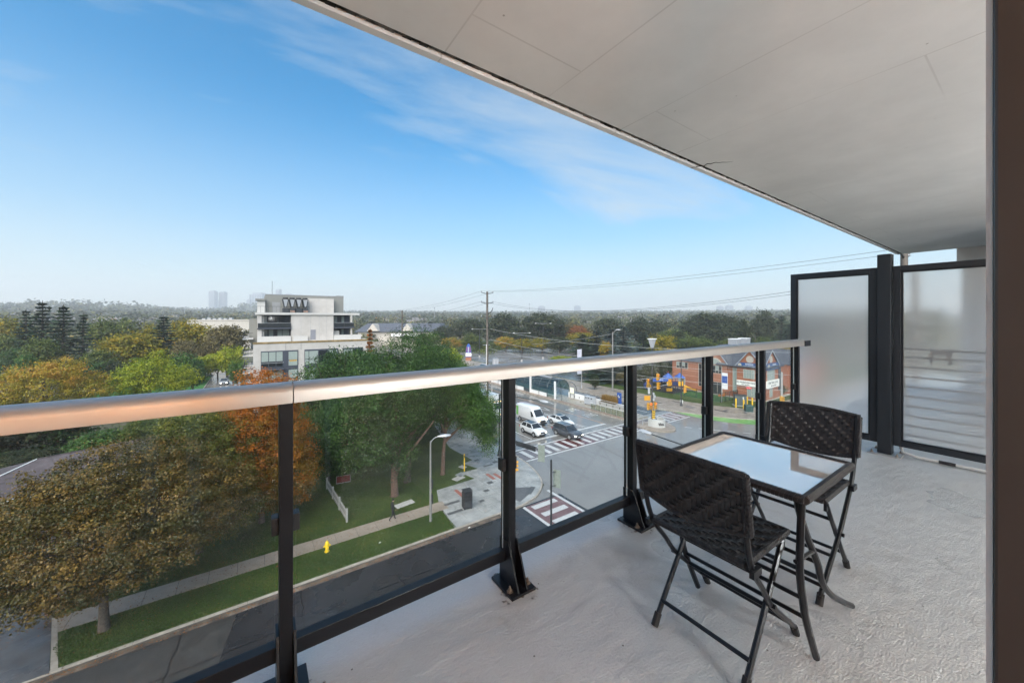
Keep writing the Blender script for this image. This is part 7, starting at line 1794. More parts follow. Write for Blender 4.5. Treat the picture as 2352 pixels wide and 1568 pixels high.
L_aut = leaf_mat('autumn_yellow_leaves', [(0.0, (0.0698, 0.0835, 0.0124)), (0.35, (0.1545, 0.1545, 0.0069)), (0.7, (0.2653, 0.2106, 0.0057)), (1.0, (0.4025, 0.2521, 0.0062))], 0.6)
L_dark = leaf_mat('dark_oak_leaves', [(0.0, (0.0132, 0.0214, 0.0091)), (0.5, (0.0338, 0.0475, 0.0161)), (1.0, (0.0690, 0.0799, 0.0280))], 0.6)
L_brown = leaf_mat('thin_brown_leaves', [(0.0, (0.0705, 0.0568, 0.0295)), (0.5, (0.1298, 0.1093, 0.0410)), (1.0, (0.2019, 0.1609, 0.0516))], 0.7)
L_rust = leaf_mat('rust_leaves', [(0.0, (0.0984, 0.0369, 0.0137)), (0.5, (0.2103, 0.0736, 0.0162)), (1.0, (0.3336, 0.1287, 0.0193))], 0.6)
L_spruce = leaf_mat('spruce_needles', [(0.0, (0.0103, 0.0240, 0.0117)), (0.5, (0.0256, 0.0502, 0.0228)), (1.0, (0.0528, 0.0856, 0.0364))], 0.65, 0.05)
L_blue = leaf_mat('blue_spruce_needles', [(0.0, (0.0230, 0.0394, 0.0339)), (0.5, (0.0510, 0.0783, 0.0701)), (1.0, (0.0975, 0.1317, 0.1180))], 0.65, 0.05)

# --- the large trees in front
big_tree('maple_tree', 'big brown leaved maple on the grass verge at far left, trunk showing', (-6.7, 28.83, 0.115), 11,
         [(0.2, 0.6, 5.6, 5.6, 4.6, 2.9), (-3.6, 0.6, 5.0, 4.2, 3.6, 2.6), (3.2, 1.6, 5.4, 3.6, 3.6, 2.7), (0.4, 1.8, 7.4, 4.0, 3.8, 2.2), (-1.5, -1.2, 4.3, 4.2, 2.6, 1.9), (2.0, -0.9, 4.4, 3.0, 2.4, 1.7)], 2600, 58, 0.50, 0.060, L_maple, 5.2, 0.24, shell=0.55, flat=0.6, asp=0.72, nl=12, start=0.36)
big_tree('maple_tree', 'olive green maple between brown maple and orange tree, leaning to right', (-3.3, 34.4, 0.115), 12,
         [(0.2, 0, 5.6, 3.4, 3.2, 4.2), (1.2, -0.6, 3.4, 3.0, 2.8, 2.2), (-0.6, 0.5, 8.0, 2.4, 2.4, 2.2)], 1300, 56, 0.50, 0.062, L_olive, 6.5, 0.2, shell=0.5, asp=0.72)
big_tree('maple_tree', 'orange and rust coloured maple beside the leftmost full railing post', (0.4, 36.6, 0.115), 13,
         [(0, 0, 6.2, 3.6, 3.6, 5.0), (0.2, -0.2, 9.6, 2.6, 2.6, 3.0), (1.5, -1.2, 4.2, 2.8, 2.4, 3.0), (-1.4, 0.2, 4.4, 2.6, 2.4, 3.0)], 1900, 56, 0.50, 0.062, L_orange, 9.5, 0.22, shell=0.5, asp=0.72, tz=0.4)
big_tree('locust_tree', 'large dark green tree nearest sidewalk, reddish trunk and long bare leaning limb', (10.74, 35.0, 0.115), 14,
         [(0.2, 0.6, 9.3, 4.6, 4.4, 3.7), (-1.8, 1.2, 7.6, 3.6, 3.4, 3.0), (2.2, 0.8, 8.4, 3.2, 3.0, 3.0), (0.2, -0.6, 4.3, 1.6, 1.5, 2.3), (-2.4, 0.4, 5.2, 2.6, 2.4, 2.4), (-4.0, 0.6, 7.6, 2.6, 2.4, 2.6)], 1650, 42, 0.72, 0.085, L_green, 9.0, 0.36, 'bark_red', nl=12, limbs=[([(0.15, 0.0, 1.9), (0.9, -0.6, 3.6), (1.9, -1.3, 5.2), (3.1, -2.0, 7.0)], 0.15)], lean=(0.3, 0.4), asp=0.5, flat=0.8, droop=0.7, shell=0.42, start=0.30)
big_tree('locust_tree', 'tallest dark green tree, standing just behind the reddish trunk', (12.7, 37.2, 0.115), 15,
         [(1.0, 1.4, 11.6, 4.8, 4.6, 4.3), (3.6, 0.6, 9.6, 3.4, 3.2, 3.2), (-1.8, 2.0, 10.4, 3.4, 3.2, 3.2), (0.6, 0.4, 6.6, 2.6, 2.4, 2.2)], 1450, 42, 0.75, 0.09, L_green, 11.0, 0.34, 'bark', nl=14, lean=(0.6, 0.6), asp=0.5, flat=0.8, droop=0.5, shell=0.42, start=0.3)
big_tree('willowy_tree', 'bright green drooping tree overhanging corner plaza by black lamp post', (16.45, 36.9, 0.115), 16,
         [(1.6, 0.6, 8.2, 3.6, 3.4, 3.2), (4.0, -0.4, 6.4, 2.6, 2.3, 2.6), (-0.4, 1.4, 9.6, 3.2, 3.0, 3.0), (4.4, -1.4, 4.4, 1.3, 1.2, 1.9), (3.2, 1.6, 9.4, 2.4, 2.4, 2.2), (3.4, -1.6, 6.6, 2.6, 2.2, 2.2), (4.6, -1.9, 3.8, 1.2, 1.1, 1.7)], 1600, 42, 0.70, 0.085, L_green2, 8.0, 0.26, 'bark_red', nl=11, lean=(0.8, 0.2), asp=0.45, flat=0.85, droop=1.0, shell=0.45, start=0.42)
big_tree('locust_tree', 'dark green spreading tree left of the tallest, hiding condo base', (7.6, 47.0, 0.115), 17,
         [(0, 0, 8.6, 4.4, 4.2, 4.4), (2.8, 0.6, 9.8, 3.6, 3.4, 3.6), (-1.4, -0.6, 5.6, 3.2, 3.0, 3.0)], 900, 40, 0.85, 0.12, L_green, 9.0, 0.3, nl=10, asp=0.5, flat=0.8, droop=0.4, shell=0.45)
big_tree('locust_tree', 'lighter green tree behind the tallest, right of utility pole foot', (22.5, 50.5, 0.115), 18,
         [(-1.0, 0, 8.0, 4.0, 4.0, 4.8), (1.6, 1, 6.6, 2.8, 2.6, 3.4), (-3.2, 0.6, 9.6, 3.0, 3.0, 3.2)], 900, 40, 0.85, 0.12, L_green2, 9.0, 0.26, nl=10, asp=0.5, flat=0.8, droop=0.5, shell=0.45)
big_tree('shade_tree', 'deep green understorey tree in the gap beside the leftmost railing post', (6.2, 42.2, 0.115), 19,
         [(0, 0, 4.4, 3.2, 3.0, 3.6), (1.6, 0.6, 6.2, 2.4, 2.4, 2.8), (-1.6, -0.6, 3.4, 2.2, 2.0, 2.4)], 650, 40, 0.75, 0.10, L_green, 5.5, 0.2, nl=8, asp=0.5, shell=0.4)
big_tree('maple_sapling', 'small green and orange tree at the bottom left behind railing glass', (-15.3, 38.5, 0.115), 20,
         [(0, 0, 3.4, 1.7, 1.6, 2.1)], 150, 40, 0.5, 0.10, leaf_mat('two_tone_leaves', [(0, (0.03, 0.10, 0.025)), (0.5, (0.06, 0.16, 0.035)), (0.62, (0.30, 0.17, 0.05)), (1, (0.42, 0.22, 0.08))], 0.5), 3.5, 0.09, nl=6, tz=0.55)
big_tree('locust_tree', 'golden orange topped tree above handrail at far left', (W(98, 57)[0], W(98, 57)[1], 0.1), 21,
         [(0, 0, 6.4, 5.6, 4.6, 3.6), (-4.5, 0, 5.6, 3.8, 3.6, 3.0), (4.6, 0.5, 5.4, 3.4, 3.2, 2.7), (1.8, 0, 8.6, 2.8, 2.6, 1.9)], 720, 34, 0.85, 0.14, L_gold, 7.0, 0.24, nl=9, asp=0.5, shell=0.45, tz=0.35)
big_tree('locust_tree', 'bright yellow green feathery tree above the handrail left of condo', (W(345, 66)[0], W(345, 66)[1], 0.1), 22,
         [(0, 0, 6.6, 4.6, 4.2, 3.0), (-2.6, 0, 5.4, 3.2, 3.0, 2.8), (3.4, 0, 5.6, 3.4, 3.0, 2.7), (1.2, 0, 9.3, 1.5, 1.4, 1.9), (-1.8, 0, 8.4, 1.5, 1.5, 1.4)], 620, 34, 0.85, 0.15, L_yel, 7.0, 0.22, nl=9, asp=0.45, shell=0.45)

# --- archetypes for the belts of trees, one mesh shared by many trees
def unit_crown(seed, kind):
    rng = random.Random(seed); bl = []
    if kind == 'round':
        bl = [(0, 0, .58, .40, .40, .36)] + [(rng.uniform(-.24, .24), rng.uniform(-.24, .24), rng.uniform(.40, .78), rng.uniform(.18, .27), rng.uniform(.18, .27), rng.uniform(.16, .24)) for _ in range(6)]
    if kind == 'tall':
        bl = [(0, 0, .52, .27, .27, .46)] + [(rng.uniform(-.16, .16), rng.uniform(-.16, .16), rng.uniform(.35, .85), .17, .17, .16) for _ in range(5)]
    if kind == 'column': bl = [(0, 0, .50, .12, .12, .48)]
    me, P = make_crown('crown', seed, bl, 300 if kind != 'column' else 120, 24, .085, .021, [L_mid], shell=.5, flat=.75, asp=.6)
    return me, trunk_mesh(seed, .6, .022, P, 6, start=.25, n=6)
ARC = {}
for k in ('round', 'tall'):
    ARC[k] = [unit_crown(s, k) for s in ((31, 32, 33, 34) if k == 'round' else (41, 42))]
ARC['column'] = [unit_crown(51, 'column')]
def conifer_mesh(seed, dense=1.0, thin=False):
    rng = np.random.default_rng(seed); CC, OO, S = [], [], []
    V = []; T = []
    nw = 22
    for w in range(nw):
        z = 0.07 + 0.92 * w / nw
        R = (0.21 if not thin else 0.18) * (1 - z) ** 0.8 * rng.uniform(0.55, 1.25) + 0.006
        nb = int((12 if not thin else 8) * dense)
        for b in range(nb):
            a = rng.uniform(0, 2 * pi); Rb = R * rng.uniform(0.6, 1.1)
            dirn = np.array([cos(a), sin(a), 0]); side = np.array([-sin(a), cos(a), 0])
            nq = max(3, int(Rb * 60)); tn = rng.random()
            for q in range(nq):
                f = (q + 0.6) / nq; c = dirn * Rb * f + np.array([0, 0, z - 0.10 * Rb * f + 0.22 * Rb * f * f * (1 if z > .5 else .2) - 0.10 * Rb * f + rng.normal() * .004])
                l = 0.016 + 0.016 * (1 - f); wd = 0.022 * (1 - f * .5)
                up = np.array([0, 0, 0.010 * rng.normal()])
                V.append([c - dirn * l, c + side * wd + up - np.array([0, 0, .006]), c + dirn * l, c - side * wd - up - np.array([0, 0, .010])])
                T.append(0.6 * tn + 0.4 * rng.random())
    return mesh_quads('crown', np.array(V), np.array(T), [L_spruce])
con = [conifer_mesh(61), conifer_mesh(62), conifer_mesh(63, 0.8, True)]
ctr = MB(); ctr.tube([(0, 0, -.01), (0, 0, .5), (0, 0, .99)], [.016, .010, .002], 6)
for k in range(14):
    z = .2 + k * .05; a = k * 2.4; ctr.tube([(0, 0, z), (cos(a) * .12 * (1 - z), sin(a) * .12 * (1 - z), z - .005)], [.004, .001], 4)
ARC['con'] = [(m_, ctr) for m_ in con]
TRK = {}
def tree(label, px, d, ytop, width, kind, m, ybase=None, var=0, cat='tree', group=None, name=None):
    """tree standing at bearing px and depth d whose top reaches height ytop (2352 px frame)"""
    x, y = W(px, d); g = terr(x, y)
    h = EYE - (ytop - 730.8) * d / 852.2 - g
    wd = width * d / 852.2
    nm = name or ('spruce_tree' if kind == 'con' else 'cypress_tree' if kind == 'column' else 'broadleaf_tree')
    t = thing(nm, label, cat, (x, y, g), 0, group)
    me, tb_ = ARC[kind][var % len(ARC[kind])]
    key = (kind, var % len(ARC[kind]))
    o = bpy.data.objects.new('crown', me); COL.objects.link(o); o.parent = t
    o.material_slots[0].link = 'OBJECT'; o.material_slots[0].material = m
    if key not in TRK:
        q = tb_.build('trunk', M['bark'], t, smooth=True); TRK[key] = q.data
    else:
        q = bpy.data.objects.new('trunk', TRK[key]); COL.objects.link(q); q.parent = t
    base_w = {'round': .92, 'tall': .62, 'column': .24, 'con': .36}[kind]
    rz = random.Random(label).uniform(0, 6.28)
    for p in (o, q): p.scale = (wd / base_w, wd / base_w, h); p.rotation_euler = (0, 0, rz)
    return t
TREES = [
 # left group
 ('tall spruce, third from left, with the highest spire', 163*0.6, 102, 688, 89, 'con', L_spruce, 0), ('tall spruce with ragged top right of the highest spire', 146, 98, 697, 104, 'con', L_spruce, 1),
 ('sparse topped spruce standing right of the spruce pair', 191, 100, 716, 87, 'con', L_spruce, 2), ('short spruce left of the highest spruce spire', 60, 105, 707, 69, 'con', L_spruce, 1),
 ('lone dark spruce among yellow trees left of condo', 376, 108, 722, 95, 'con', L_spruce, 0),
 ('yellow topped broad tree at the extreme left edge above handrail', 12, 125, 722, 110, 'round', L_aut, 0), ('green broad tree at left edge below the yellow topped one', -4, 104, 762, 90, 'round', L_mid, 1),
 ('dark green bush tree below the leftmost spruces', 40, 92, 790, 70, 'round', L_green, 2), ('rounded mixed green tree in front of spruce pair, lower left', 98, 90, 766, 86, 'round', L_mid, 3),
 ('low pale green tree beneath the leftmost spruces', 62, 80, 805, 60, 'round', L_green2, 0),
 ('olive tree rising behind sparse topped spruce', 262, 128, 722, 90, 'round', L_mid, 1), ('wide olive yellow tree with leaning trunk in the middle of the left belt', 292, 100, 757, 130, 'round', L_aut, 2),
 ('low olive tree left of the leaning trunk tree', 226, 92, 796, 80, 'round', L_mid, 3), ('yellow tree immediately left of lone dark spruce', 335, 124, 737, 66, 'round', L_aut, 0),
 ('golden tree immediately right of lone dark spruce', 420, 122, 727, 72, 'round', L_aut, 1), ('tall yellow green tree centred between lone spruce and condo', 455, 118, 734, 80, 'tall', L_aut, 0),
 ('large thin brownish tree standing against condo left flank', 522, 112, 738, 96, 'round', L_brown, 2), ('brown bare looking tree below golden tree near condo', 430, 104, 772, 76, 'round', L_brown, 3),
 ('grey brown thin tree low between lone spruce and condo', 470, 106, 788, 70, 'round', L_brown, 0), ('light green round tree at condo corner near far street', 535, 100, 790, 66, 'round', L_yel, 1),
 ('pale green shrub tree left of far street bend', 500, 103, 806, 60, 'round', L_yel, 2), ('green shrub tree left of the black lamp post', 465, 99, 812, 60, 'round', L_yel, 3),
 ('fresh green tree left of far street in front of brown trees', 420, 92, 806, 70, 'tall', L_green2, 1), ('dark green hedge tree beside the far street kerb', 443, 84, 836, 56, 'round', L_green, 0),
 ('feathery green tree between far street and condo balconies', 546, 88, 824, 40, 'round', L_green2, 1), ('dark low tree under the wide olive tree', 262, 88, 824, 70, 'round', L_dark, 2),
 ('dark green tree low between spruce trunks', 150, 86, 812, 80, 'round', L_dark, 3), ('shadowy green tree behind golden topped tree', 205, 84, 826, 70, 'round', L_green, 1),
 # behind the railing, lower left
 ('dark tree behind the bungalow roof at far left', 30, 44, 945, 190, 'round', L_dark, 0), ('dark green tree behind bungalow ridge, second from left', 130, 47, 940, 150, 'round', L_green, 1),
 ('bright green bush behind the bungalow ridge', 232, 42, 985, 120, 'round', L_green2, 2), ('green tree above brown maple left of olive maple', 330, 44, 950, 120, 'round', L_mid, 3),
 ('yellow green bush showing above olive maple', 425, 45, 940, 90, 'round', L_yel, 0), ('dark tree between bungalow and driveway', 60, 40, 1030, 110, 'round', L_dark, 1),
 ('green tree filling the gap left of orange maple', 500, 50, 895, 90, 'round', L_green, 2),
 # around condo and centre
 ('small rust coloured conifer poking up at condo right corner', 850, 62, 748, 49, 'con', L_rust, 0), ('small yellow turning tree left of the big dark tree', 812, 52, 862, 60, 'round', L_gold, 1),
 ('feathery green tree before condo windows', 770, 56, 795, 120, 'round', L_green, 0), ('mid green tree left of the tallest dark tree', 850, 54, 800, 110, 'round', L_green, 2),
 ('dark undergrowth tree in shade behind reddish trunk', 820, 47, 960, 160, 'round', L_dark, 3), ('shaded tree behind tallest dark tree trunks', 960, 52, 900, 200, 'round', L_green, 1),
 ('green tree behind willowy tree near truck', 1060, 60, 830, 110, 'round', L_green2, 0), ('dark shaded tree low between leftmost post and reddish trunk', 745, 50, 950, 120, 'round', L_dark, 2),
 ('light green tree right of the tallest tree, over the parking edge', 1030, 75, 790, 90, 'round', L_yel, 3),
 # right belt
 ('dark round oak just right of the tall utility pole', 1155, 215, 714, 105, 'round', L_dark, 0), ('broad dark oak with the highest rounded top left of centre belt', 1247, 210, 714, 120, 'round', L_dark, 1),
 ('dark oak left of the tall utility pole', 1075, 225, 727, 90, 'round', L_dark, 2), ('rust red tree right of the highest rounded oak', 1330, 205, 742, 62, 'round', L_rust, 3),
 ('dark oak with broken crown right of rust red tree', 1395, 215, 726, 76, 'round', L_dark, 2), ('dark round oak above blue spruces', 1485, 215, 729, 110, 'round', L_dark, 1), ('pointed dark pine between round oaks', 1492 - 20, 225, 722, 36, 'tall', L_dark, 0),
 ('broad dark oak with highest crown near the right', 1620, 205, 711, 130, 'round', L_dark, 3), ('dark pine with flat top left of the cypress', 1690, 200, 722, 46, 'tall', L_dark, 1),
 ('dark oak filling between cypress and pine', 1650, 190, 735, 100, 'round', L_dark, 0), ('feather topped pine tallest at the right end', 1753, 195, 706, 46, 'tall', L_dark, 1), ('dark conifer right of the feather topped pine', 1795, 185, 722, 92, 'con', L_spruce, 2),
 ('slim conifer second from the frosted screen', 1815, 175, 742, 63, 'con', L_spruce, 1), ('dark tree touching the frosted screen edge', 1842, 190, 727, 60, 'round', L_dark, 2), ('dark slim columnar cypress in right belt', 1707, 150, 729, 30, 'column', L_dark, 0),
 ('orange yellow tree left of utility pole above parking lot', 1045, 190, 772, 66, 'round', L_gold, 0), ('olive round tree left of the utility pole', 1080, 185, 762, 46, 'tall', L_mid, 1),
 ('golden tree right of the utility pole', 1162, 182, 770, 52, 'round', L_gold, 2), ('yellow green tree second right of utility pole', 1200, 180, 775, 62, 'round', L_aut, 3), ('yellow tree third right of utility pole', 1245, 178, 772, 56, 'round', L_aut, 0),
 ('dark purple brown tree in row behind parking lot', 1285, 172, 770, 60, 'round', L_dark, 1), ('yellow green broad tree behind blue spruces', 1335, 180, 760, 90, 'round', L_aut, 2), ('olive tree at left behind the parking lot edge', 1115, 188, 785, 56, 'round', L_mid, 3),
 ('tall blue spruce, left one of the group behind station', 1370, 150, 757, 89, 'con', L_blue, 0), ('tall blue spruce, middle one of group behind station', 1405, 142, 752, 92, 'con', L_blue, 1), ('dark spruce at left of the blue spruce group', 1338, 148, 764, 78, 'con', L_spruce, 0),
 ('pointed blue spruce left of the round green trees', 1432, 128, 746, 84, 'con', L_blue, 0), ('orange tinted tree behind concrete pole', 1418 - 25, 138, 780, 44, 'round', L_gold, 3), ('small cone shaped green conifer right of pointed blue spruce', 1478, 130, 760, 72, 'con', L_spruce, 1),
 ('yellow olive tree above railing left of school', 1520, 135, 765, 76, 'round', L_aut, 1), ('bright yellow bush at parking lot front edge', 1290, 128, 816, 64, 'round', L_yel, 2),
 ('green broad tree low in the belt left of cypress', 1600, 160, 768, 110, 'round', L_mid, 3), ('green tree below flat topped pine', 1680, 150, 775, 70, 'round', L_mid, 2), ('olive tree low right of cypress', 1765, 150, 770, 90, 'round', L_mid, 0), ('orange turning tree low at the right end of belt', 1825, 140, 785, 50, 'round', L_gold, 1),
 ('dark slim cypress left of the broad oak', 1560, 170, 755, 28, 'column', L_dark, 0), ('grey green tree between oaks at right', 1545, 185, 752, 80, 'round', L_mid, 1), ('dark tree low right of utility pole', 1195, 200, 745, 90, 'round', L_dark, 3), ('brownish tree between dark oaks', 1295, 215, 735, 70, 'round', L_brown, 1),
 ('dark tree left behind orange yellow tree', 1020, 215, 745, 80, 'round', L_dark, 0), ('green tree over mall roof right of smaller far pole', 985, 180, 762, 70, 'round', L_mid, 2),
 # near the school and station
 ('dark conifer behind the banner pole, leftmost', 1290, 118, 855, 70, 'round', L_dark, 1), ('dark blue spruce behind the concrete pole', 1415, 96, 820, 101, 'con', L_blue, 1), ('dark spruce left of the concrete pole', 1380, 100, 826, 92, 'con', L_spruce, 0),
 ('brown bush right of concrete pole', 1432, 92, 852, 44, 'round', L_brown, 2), ('dark green hedge tree left of the playground', 1480, 92, 830, 60, 'round', L_dark, 0), ('dark green tree hedge between playground and school', 1520, 93, 822, 70, 'round', L_dark, 3),
 ('dark shrub below blue spruce by pavement', 1355, 108, 858, 60, 'round', L_dark, 2), ('small street tree in a dark pit by station pavement', 1365, 87, 862, 26, 'round', L_dark, 1), ('round green shrub at right corner of school', 1790, 80, 880, 42, 'round', L_green, 0),
]
for (l, px, d, yt, w, k, m, v) in TREES: tree(l, px, d, yt, w, k, m, var=v)

# low dark undergrowth that closes the view beneath the crowns
def clump_field(name, label, pts, leaf, m, seed, per=60, flat=0.8, kind_='stuff', cat='undergrowth'):
    rng = np.random.default_rng(seed); Cs, Os, Ts = [], [], []
    for (x, y, z, r, h) in pts:
        n = per; d = unit(rng.normal(0, 1, (n, 3))); d[:, 2] = np.abs(d[:, 2])
        p = d * rng.uniform(0.6, 1.05, (n, 1)) * np.array([r, r, h]) + np.array([x, y, z])
        Cs.append(p); Os.append(d); Ts.append(np.clip(rng.random() * .55 + rng.random(n) * .45, 0, 1))
    C = np.concatenate(Cs); O = np.concatenate(Os); T = np.concatenate(Ts)
    V = leaves(rng, C, O, leaf, .65)
    o = bpy.data.objects.new(name, mesh_quads(name, V, T, [m])); COL.objects.link(o)
    tag(o, label, cat, None, kind_)
rnd = random.Random(21)
pts = [(x, y, 0.1, rnd.uniform(1.2, 2.4), rnd.uniform(1.2, 3.4)) for x, y in [(rnd.uniform(-30, 24), rnd.uniform(52, 76)) for _ in range(130)]]
pts += [(x, y, 0.1, rnd.uniform(0.9, 1.7), rnd.uniform(0.9, 2.2)) for x, y in [(rnd.uniform(-4, 9), rnd.uniform(42, 52)) for _ in range(50)]]
clump_field('undergrowth', 'dark leafy undergrowth under the trees in front of the condo', pts, 0.16, L_green, 5, 130)
pts = [(W(px, d)[0], W(px, d)[1], 0.1, rnd.uniform(1.8, 4), rnd.uniform(2, 5)) for px, d in [(rnd.uniform(-30, 545), rnd.uniform(88, 150)) for _ in range(170)] if not (470 < px < 560 and d < 140)]
clump_field('undergrowth', 'low green and yellow scrub beneath the left tree belt', pts, 0.3, L_mid, 6, 110)
pts = [(W(px, d)[0], W(px, d)[1], 0.1, rnd.uniform(2, 5), rnd.uniform(2, 6)) for px, d in [(rnd.uniform(960, 1860), rnd.uniform(172, 235)) for _ in range(170)]]
pts += [(W(px, d)[0], W(px, d)[1], 0.1, rnd.uniform(1.6, 3), rnd.uniform(1.5, 3.5)) for px, d in [(rnd.uniform(1430, 1860), rnd.uniform(125, 170)) for _ in range(70)]]
clump_field('undergrowth', 'low dark scrub beneath the right tree belt', pts, 0.34, L_mid, 7, 110)

# woods far off, thinning into the haze
rng = np.random.default_rng(77)
def woods(name, label, n, r0, r1, b0, b1, size, leaf, m, per, seed):
    rng = np.random.default_rng(seed)
    r = np.sqrt(rng.uniform(r0 ** 2, r1 ** 2, n)); b = rng.uniform(b0, b1, n) + YAW
    X, Y = r * np.sin(b), r * np.cos(b); Z = np.array([terr(x, y) for x, y in zip(X, Y)])
    S = size * rng.uniform(0.5, 1.25, n) * (1 + r / 2600)
    k = np.repeat(np.arange(n), per)
    d = unit(rng.normal(0, 1, (len(k), 3))); d[:, 2] = np.abs(d[:, 2])
    P = np.stack([X, Y, Z + S * .35], 1)[k] + d * S[k, None] * np.array([.62, .62, .75]) * rng.uniform(.7, 1.05, (len(k), 1))
    V = leaves(rng, P, d, leaf * (1 + r[k, None] / 1500), .75, jit=0.5)
    T = np.clip(rng.random(n)[k] * .7 + rng.random(len(k)) * .3, 0, 1)
    o = bpy.data.objects.new(name, mesh_quads(name, V, T, [m])); COL.objects.link(o); tag(o, label, 'woods', None, 'stuff')
L_far = leaf_mat('far_leaves', [(0.0, (0.0245, 0.0354, 0.0163)), (0.45, (0.0511, 0.0648, 0.0252)), (0.8, (0.0993, 0.0993, 0.0310)), (0.93, (0.1791, 0.1381, 0.0356)), (1.0, (0.2429, 0.1336, 0.0379))], 0.8, 0.1)
woods('near_woods', 'mixed autumn woods covering the ground beyond the tree belts', 900, 240, 520, -1.05, 0.85, 11, 0.9, L_far, 70, 1)
woods('distant_woods', 'hazy woods covering the land out to the horizon', 3600, 520, 1500, -1.05, 0.85, 12, 1.5, L_far, 26, 2)
woods('distant_woods', 'faint grey woods along the far horizon line', 5200, 1500, 3600, -1.05, 0.85, 13, 2.2, L_far, 12, 3)
hb_ = MB(); rnd = random.Random(9)
for i in range(420):
    r = math.sqrt(rnd.uniform(300 ** 2, 1500 ** 2)); b = rnd.uniform(-1.0, 0.8) + YAW; x, y = r * sin(b), r * cos(b); g = terr(x, y)
    w, l, h = rnd.uniform(9, 16), rnd.uniform(9, 26), rnd.uniform(6, 10); q = rnd.uniform(0, 3.1)
    Mx = Matrix.Rotation(q, 3, 'Z'); v = [Vector((x, y, g)) + Mx @ Vector(p) for p in [(-w / 2, -l / 2, 0), (w / 2, -l / 2, 0), (w / 2, l / 2, 0), (-w / 2, l / 2, 0), (-w / 2, -l / 2, h), (w / 2, -l / 2, h), (w / 2, l / 2, h), (-w / 2, l / 2, h), (0, -l / 2, h + 3.5), (0, l / 2, h + 3.5)]]
    hb_.add(v, [(0, 1, 5, 4), (1, 2, 6, 5), (2, 3, 7, 6), (3, 0, 4, 7), (4, 5, 8), (6, 7, 9)], 0); hb_.add(v, [(5, 6, 9, 8), (7, 4, 8, 9)], 1)
o = hb_.build('distant_houses', [mat('far_house_wall', (0.26, 0.23, 0.20), 0.8, 0, 0.2, 0.02), mat('far_house_roof', (0.14, 0.13, 0.13), 0.8, 0, 0.3, 0.02)], fix=False); tag(o, 'low houses scattered through hazy woods towards horizon', 'houses', None, 'stuff')
# towers on the skyline
M['tower'] = mat('pale_tower_concrete', (0.25, 0.26, 0.28), 0.7, 0, 0.05, 0.02); M['tower_glass'] = mat('tower_glazing', (0.09, 0.11, 0.13), 0.2, 0, 0.1, 0.05)
def tower(label, px0, px1, ytop, d, step=None, group='towers on the hazy skyline'):
    x, y = W((px0 + px1) / 2, d); g = terr(x, y); w = (px1 - px0) * d / 852.2; h = EYE - (ytop - 730.8) * d / 852.2 - g
    t = thing('tower_block', label, 'tower', (x, y, g), -YAW - 0.1, group)
    MB().box(-w / 2, w / 2, -w * .35, w * .35, 0, h).build('tower_body', M['tower'], t)
    MB().box(-w * .3, w * .3, -w * .25, w * .25, h, h + w * .12).build('roof_plant', M['tower'], t)
    n = 5
    for k in range(n):
        x0 = -w / 2 + w * (k + .22) / n
        MB().box(x0, x0 + w * .56 / n, -w * .352, -w * .3505, 6, h - 4).build('window_strip', M['tower_glass'], t)
for a in [('leftmost pale tower of the twin pair on left skyline', 483, 497, 669, 2750), ('right hand tower of the twin pair, slightly stepped', 506, 519, 671, 2800), ('low pale block between the twin towers', 497, 507, 690, 2900), ('short grey block left of the condo on skyline', 551, 563, 696, 2300), ('slim pale tower immediately left of condo penthouse', 568, 576, 688, 2700),
          ('wide clustered tower partly hidden by the condo roof', 580, 611, 676, 2900), ('grey tower rising behind the condo penthouse roof', 635, 645, 665, 3000), ('faint block right of the tower behind the penthouse', 655, 672, 676, 3300),
          ('faint tower right of centre on the horizon', 1319, 1333, 703, 3600), ('faint low dome like block on horizon near rounded oak', 1236, 1252, 704, 3500), ('faint twin block left above right belt', 1647, 1660, 704, 3400), ('faint block above right belt, left of the pine', 1668, 1682, 702, 3450), ('faintest block near the feather topped pine', 1713, 1726, 704, 3500)]:
    tower(*a)
for (px, d, h, l) in ((1216, 900, 42, 'thin mast standing on the horizon right of the utility pole'), (998, 700, 30, 'water tower like mast on the horizon right of condo'), (424, 700, 26, 'thin white mast among the trees at left'), (475, 720, 28, 'second thin white mast left of the twin towers')):
    x, y = W(px, d); g = terr(x, y); q = thing('mast', l, 'mast', (x, y, g), 0)
    MB().tube([(0, 0, 0), (0, 0, h)], [0.5, 0.3], 6).build('pole', M['grey_metal'], q); MB().lathe([(0.6, h - 1.5), (1.3, h - 0.8), (1.3, h), (0.4, h + .6)], 8).build('mast_head', M['grey_metal'], q)

# fallen leaves and litter
rng = np.random.default_rng(15)
n = 2600
X = rng.uniform(-12, 13, n); Y = np.where(rng.random(n) < .22, rng.normal(26.50, .12, n), rng.uniform(27, 34, n)); Z = np.where(Y < 26.70, .012, np.where(Y < 26.9, .14, np.where((Y > 29.95) & (Y < 31.55), .142, .128)))
V = leaves(rng, np.stack([X, Y, Z], 1), np.zeros((n, 3)), .045, .7, up=3.0, jit=.25)
o = bpy.data.objects.new('fallen_leaves', mesh_quads('fallen_leaves', V, rng.random(n), [L_rust])); COL.objects.link(o); tag(o, 'brown and yellow leaves fallen along the kerb and lawn', 'leaves', None, 'stuff')
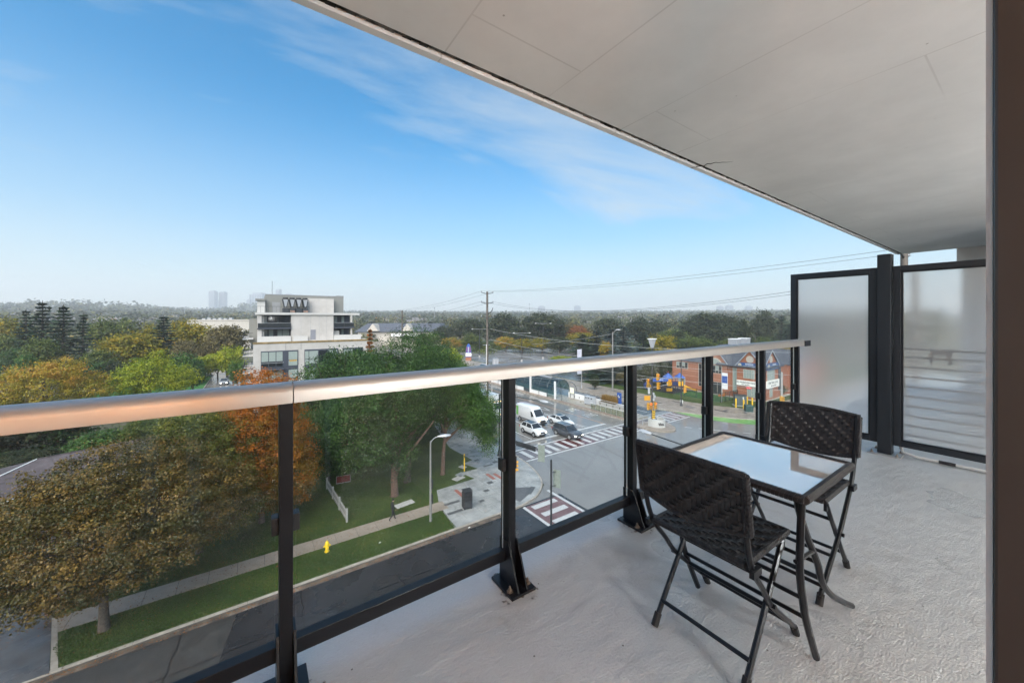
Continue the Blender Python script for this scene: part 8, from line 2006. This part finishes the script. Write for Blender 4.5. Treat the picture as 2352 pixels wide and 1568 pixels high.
# blades on the verge and the nearer lawn
rng = np.random.default_rng(19); n = 130000
X = rng.uniform(-8.4, 13.2, n); Y = np.where(rng.random(n) < .42, rng.uniform(26.95, 29.95, n), 31.55 + 9 * rng.random(n) ** 1.4)
ok = ~((Y < 30) & (X < -7.6 - (Y - 26.9) * 0.5)); X, Y = X[ok], Y[ok]; n = len(X)
hh = rng.uniform(.03, .075, n); aa = rng.uniform(0, 6.28, n); ww = .016; lx = rng.normal(0, .03, n); ly = rng.normal(0, .03, n); Z0 = np.full(n, .112)
V = np.stack([np.stack([X - ww * np.cos(aa), Y - ww * np.sin(aa), Z0], 1), np.stack([X + ww * np.cos(aa), Y + ww * np.sin(aa), Z0], 1), np.stack([X + lx + .006 * np.cos(aa), Y + ly + .006 * np.sin(aa), Z0 + hh], 1), np.stack([X + lx - .006 * np.cos(aa), Y + ly - .006 * np.sin(aa), Z0 + hh], 1)], 1)
patch = .5 + .5 * np.sin(X * .9 + 1.3 * np.sin(Y * .7)) * np.cos(Y * 1.1 + np.sin(X * .5))
L_blade = leaf_mat('grass_blades', [(0, (0.016, 0.040, 0.006)), (.45, (0.036, 0.085, 0.010)), (.8, (0.075, 0.13, 0.016)), (1, (0.16, 0.16, 0.04))], .55, .2)
o = bpy.data.objects.new('lawn_grass', mesh_quads('lawn_grass', V, np.clip(patch * .45 + rng.random(n) * .6, 0, 1), [L_blade])); COL.objects.link(o); tag(o, 'short green grass growing on the verge and lawn below', 'grass', None, 'stuff')
# ornamental grass in the planter
rng = np.random.default_rng(16); n = 2200
bx = rng.uniform(52.75, 53.85, n); by = rng.uniform(44.2, 47.3, n); hh = rng.uniform(.6, 1.3, n); dx = rng.normal(0, .16, n); dy = rng.normal(0, .16, n); w_ = .02
V = np.stack([np.stack([bx - w_, by, np.full(n, 1.45)], 1), np.stack([bx + w_, by + .01, np.full(n, 1.45)], 1), np.stack([bx + dx + .012, by + dy, 1.45 + hh], 1), np.stack([bx + dx - .012, by + dy, 1.45 + hh], 1)], 1)
L_reed = leaf_mat('dry_reed', [(0, (0.1915, 0.1369, 0.0412)), (.6, (0.4585, 0.2808, 0.0895)), (1, (0.6235, 0.4048, 0.1589))], .7)
o = bpy.data.objects.new('ornamental_grass', mesh_quads('ornamental_grass', V, rng.random(n), [L_reed])); COL.objects.link(o); tag(o, 'dry orange ornamental grass growing in the platform planter', 'grass', None, 'stuff')
for (x, y, z, s, m_, l) in ((7.6, 28.3, .13, .09, 'white', 'small white scrap of litter on verge grass beyond the hydrant'), (1.2, 29.5, .13, .07, 'red', 'small red scrap of litter on the verge near the maple'), (14.1, 26.45, .02, .1, 'white', 'white scrap of litter in the gutter before the plaza')):
    tag(MB().add([(-s, -s * .6, 0), (s, -s * .4, .01), (s * .8, s * .6, .03), (-s * .7, s * .5, .015), (0, 0, .05)], [(0, 1, 4), (1, 2, 4), (2, 3, 4), (3, 0, 4), (3, 2, 1, 0)]).build('litter', M[m_], None, loc=(x, y, z)), l, 'litter')

# ================================================================== HAZE
hz = MB().box(-4300, 4300, -4300, 4300, -1.2, 262).build('haze', [], None, fix=True)
m = bpy.data.materials.new('haze'); m.use_nodes = True; n_ = m.node_tree
for x in list(n_.nodes):
    if x.type == 'BSDF_PRINCIPLED': n_.nodes.remove(x)
pv = n_.nodes.new('ShaderNodeVolumePrincipled'); pv.inputs['Density'].default_value = 0.00034; pv.inputs['Color'].default_value = (0.97, 0.98, 0.99, 1); pv.inputs['Anisotropy'].default_value = 0.2
n_.links.new(pv.outputs[0], n_.nodes['Material Output'].inputs['Volume'])
hz.data.materials.append(m); hz['kind'] = 'stuff'; tag(hz, 'thin pale haze over the town', 'haze', None, 'stuff')
